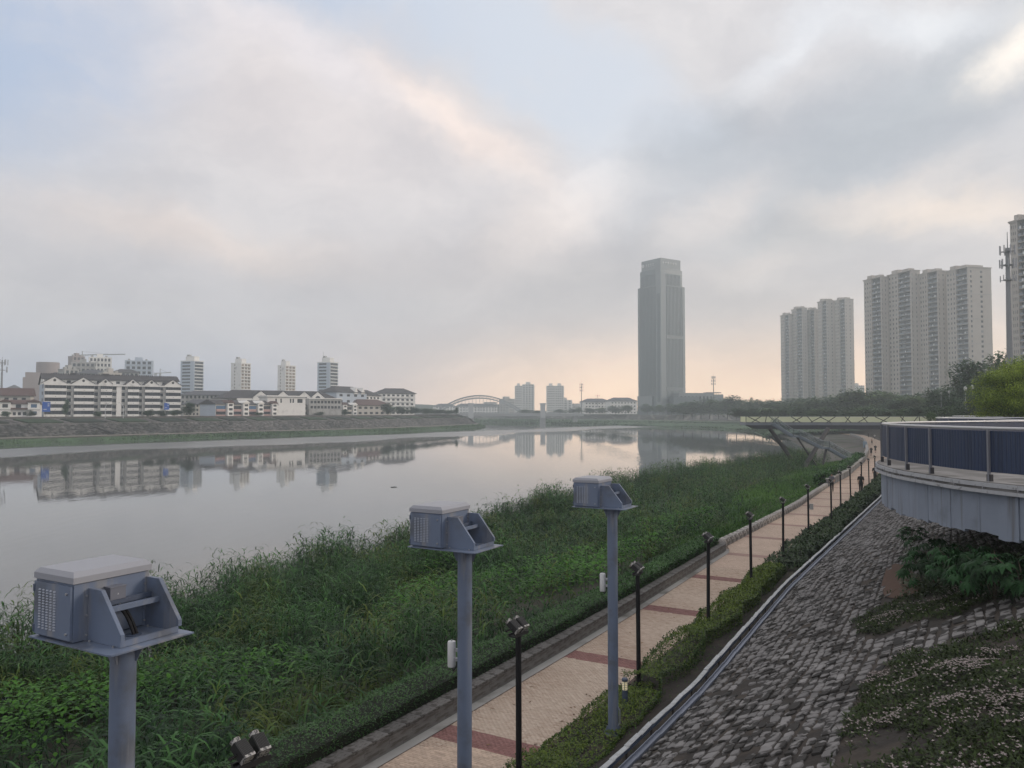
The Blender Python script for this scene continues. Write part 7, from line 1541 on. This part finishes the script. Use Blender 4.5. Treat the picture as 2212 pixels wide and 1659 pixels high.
def trees():
    o = ['first', 'second', 'third', 'fourth', 'fifth', 'sixth', 'seventh', 'eighth', 'ninth', 'tenth', 'eleventh', 'twelfth', 'thirteenth', 'fourteenth', 'fifteenth', 'sixteenth', 'seventeenth', 'eighteenth']
    # hazy belt right of the tall tower
    xs = list(range(1476, 1716, 19))
    for i, px in enumerate(xs): tree(f'hazy rounded tree in the belt right of the tall tower, {o[i]} from the left', px, (862 if px > 1530 else 868) + 5 * math.sin(i * 1.9) - (4 if 1545 < px < 1600 else 0), 66 + 8 * math.sin(i * 2.3), 600 - i * 9, ('dark', 'mid', 'mid')[i % 3], 5.5, n=2600)
    tree('dark tree with a small crown standing higher than the hazy belt', 1622, 857, 14, 480, 'dark', 8.4, n=1500, leaf=.09)
    xs = list(range(1690, 2040, 21))
    for i, px in enumerate(xs):
        yt = 862 - 26 * math.exp(-((px - 1868) / 62) ** 2) - 10 * math.exp(-((px - 1990) / 60) ** 2) + 4 * math.sin(i * 2.1)
        tree(f'tree in the middle belt below the apartment towers, {o[i]} from the left', px, yt, 88 + 10 * math.sin(i * 1.7), 400 - i * 9, ('dark', 'mid', 'dark', 'light')[i % 4], 6.5, n=3800, leaf=.065)
    for i, (px, yt, w, d, kd) in enumerate(((2028, 848, 44, 230, 'mid'), (1975, 852, 52, 250, 'light'), (2052, 826, 62, 200, 'dark'), (2088, 806, 66, 185, 'dark'), (2120, 775, 84, 170, 'dark'), (2165, 762, 80, 160, 'dark'), (2205, 770, 80, 150, 'mid'), (2062, 860, 50, 150, 'dark'), (2110, 850, 60, 120, 'dark'), (2020, 868, 44, 200, 'dark'), (1935, 866, 50, 250, 'dark'))):
        tree(f'dense tree on the rising dark slope behind the globe lamps, {o[i]} listed from the belt towards the bright tree' if False else ('big dark tree', 'pale green tree', 'dark rounded tree', 'tall dark tree', 'tallest dark tree', 'tall dark tree behind the telecom mast', 'dark tree at the right edge', 'low dark tree at the lamp feet', 'dark tree directly behind the bright green tree', 'low dark tree under the first globe lamps', 'low dark tree above the deck end')[i] + (' left of the globe lamps', ' at the left foot of the hillside', ' rising over the first two globe lamps', ' above the gap between the lamp pairs', ' with its crown against the last apartment tower', '', ' above the bright tree', '', ' below the tall ones', '', '')[i], px, yt - 3, w * 1.45, d, kd, 7.0, n=7000, leaf=.05)
    # low bushes along the crest of our dike
    for i in range(16):
        px = 1605 + i * 32; d = 330 - i * 13; kind = ('dark', 'dark', 'mid')[i % 3]
        tree(f'low bush on the dike crest above the deck railing, {o[i]} from the left', px, 878 + 3 * math.sin(i * 1.3), 62, max(d, 120), kind, 7.2, 'bush', n=2600)
    tree('rounded clipped bush between the deck end and the far railings', 2012, 888, 22, 110, 'mid', 8.6, 'bush', n=1500, leaf=.09)
    # opposite bank
    for (px, yt, w, d, kd, nm, lab) in ((143, 861, 17, 300, 'dark', 'tree', 'slim spiky tree in front of the left part of the long white block'), (409, 868, 36, 325, 'dark', 'tree', 'bushy tree at the right end of the long white block'), (322, 884, 32, 312, 'dark', 'bush', 'dark bush under the right half of the long white block'), (352, 886, 28, 318, 'dark', 'bush', 'dark bush beside the small blue sign board'), (380, 884, 26, 322, 'mid', 'bush', 'bush left of the bushy tree on the opposite bank'),
                                        (212, 888, 18, 296, 'mid', 'bush', 'small bush below the blank pier of the long white block'), (745, 884, 26, 440, 'dark', 'bush', 'dark bush before the right end of the terraced houses'), (690, 889, 22, 420, 'dark', 'bush', 'small bush before the terraced houses'), (560, 890, 20, 380, 'mid', 'bush', 'small bush before the pink house fronts'), (838, 871, 42, 470, 'dark', 'tree', 'big dark tree on the bank left of the white block at the end'), (868, 877, 40, 480, 'dark', 'tree', 'dark tree in front of the white block at the end of the houses'),
                                        (896, 878, 40, 490, 'dark', 'tree', 'dark tree at the right corner of the last white block'), (922, 881, 36, 500, 'mid', 'tree', 'rounded tree on the bank left of the arch bridge foot'), (946, 882, 34, 515, 'dark', 'tree', 'dark tree on the bank under the left end of the arch'), (968, 884, 30, 530, 'dark', 'tree', 'last rounded tree towards the tip of the opposite bank'), (986, 879, 13, 545, 'dark', 'tree', 'small square-topped tree at the very end of the opposite bank'),
                                        (1010, 916, 20, 566, 'mid', 'bush', 'low bush at the waterline tip of the opposite bank'), (14, 888, 20, 290, 'mid', 'bush', 'small bush before the white house at the left edge'), (66, 885, 22, 296, 'dark', 'bush', 'thin dark bush before the middle of the white house')):
        tree(lab, px, yt, w, d, kd, 2.0 if px == 1010 else 8.25, nm, n=2600)
    for i, (px, yt, w, d) in enumerate(((1135, 884, 34, 840), (1160, 886, 30, 840), (1210, 884, 34, 830), (1236, 882, 24, 820), (1250, 879, 16, 800), (1275, 879, 32, 780), (1298, 880, 30, 770), (1330, 876, 44, 760), (1352, 874, 30, 750), (1398, 872, 34, 690), (1425, 873, 34, 685), (1450, 871, 34, 680), (1475, 868, 34, 670))):
        tree(f'small hazy tree along the far bank before the tall tower, {o[i]} from the left', px, yt, w, d, ('mid', 'dark')[i % 2], 8.0, n=1500, leaf=.09)
    # bright green feathery tree beyond the terrace
    x, y = PX(2192, 56); T = thing('tree', 'bright yellow-green feathery tree at the right edge behind the terrace railing', 'tree', (x, y, 8.85))
    acc = Acc(); g = rng; sp = []; tw = MB()
    for k in range(130):
        a = g.uniform(0, 6.28); rr = 3.1 * g.random() ** .6; hz = g.uniform(.3, 5.7) * (1 - .05 * rr * rr); hz = max(hz, .5); b = Vector((rr * math.cos(a) * (1.05 - .05 * hz), rr * math.sin(a), hz)); sp.append(b)
        tw.tube((b.x * .15, b.y * .15, b.z * .45), b, .025, .008, 5)
    n = 60000; k = g.integers(0, len(sp), n); c = np.array(sp)[k]; u = g.normal(0, 1, (n, 3)); u[:, 2] *= .6; u /= np.linalg.norm(u, axis=1)[:, None]; p = c + u * (g.random(n) ** .5 * .75)[:, None]; p[:, 2] = np.maximum(p[:, 2], .15)
    tone = g.random(len(sp))[k]
    acc.add(*blades(p, np.arctan2(p[:, 1], p[:, 0]) + g.normal(0, .8, n), g.uniform(-.5, .7, n), g.uniform(.11, .22, n), g.uniform(.035, .06, n), g.uniform(.3, 1.3, n), 2, np.clip(.15 + .5 * tone + .22 * g.normal(size=n) + .05 * (p[:, 2] - 2.5), 0, 1)))
    link('crown', acc.mesh('crown', TREE_M['bright']), T); tw.tube((0, 0, -.2), (.1, 0, 3.6), .13, .05, 8); tw.build('trunk', bark, T)
trees()
# ------------------------------------------------------------------ air
def haze():
    me = MB().box(-1590, 1590, -300, 1650, -1.7, 172).mesh('haze', []) if False else None
    mb = MB().box(-1250, 1250, -300, 1215, -1.7, 172); m = bpy.data.materials.new('haze_air'); m.use_nodes = True; t = m.node_tree; t.nodes.clear(); v = t.nodes.new('ShaderNodeVolumePrincipled'); v.inputs['Density'].default_value = HAZE_DENSITY; v.inputs['Color'].default_value = (.85, .945, .985, 1); v.inputs['Anisotropy'].default_value = .35
    o = t.nodes.new('ShaderNodeOutputMaterial'); t.links.new(v.outputs[0], o.inputs['Volume']); h = mb.build('haze', m); h['kind'] = 'stuff'
haze()
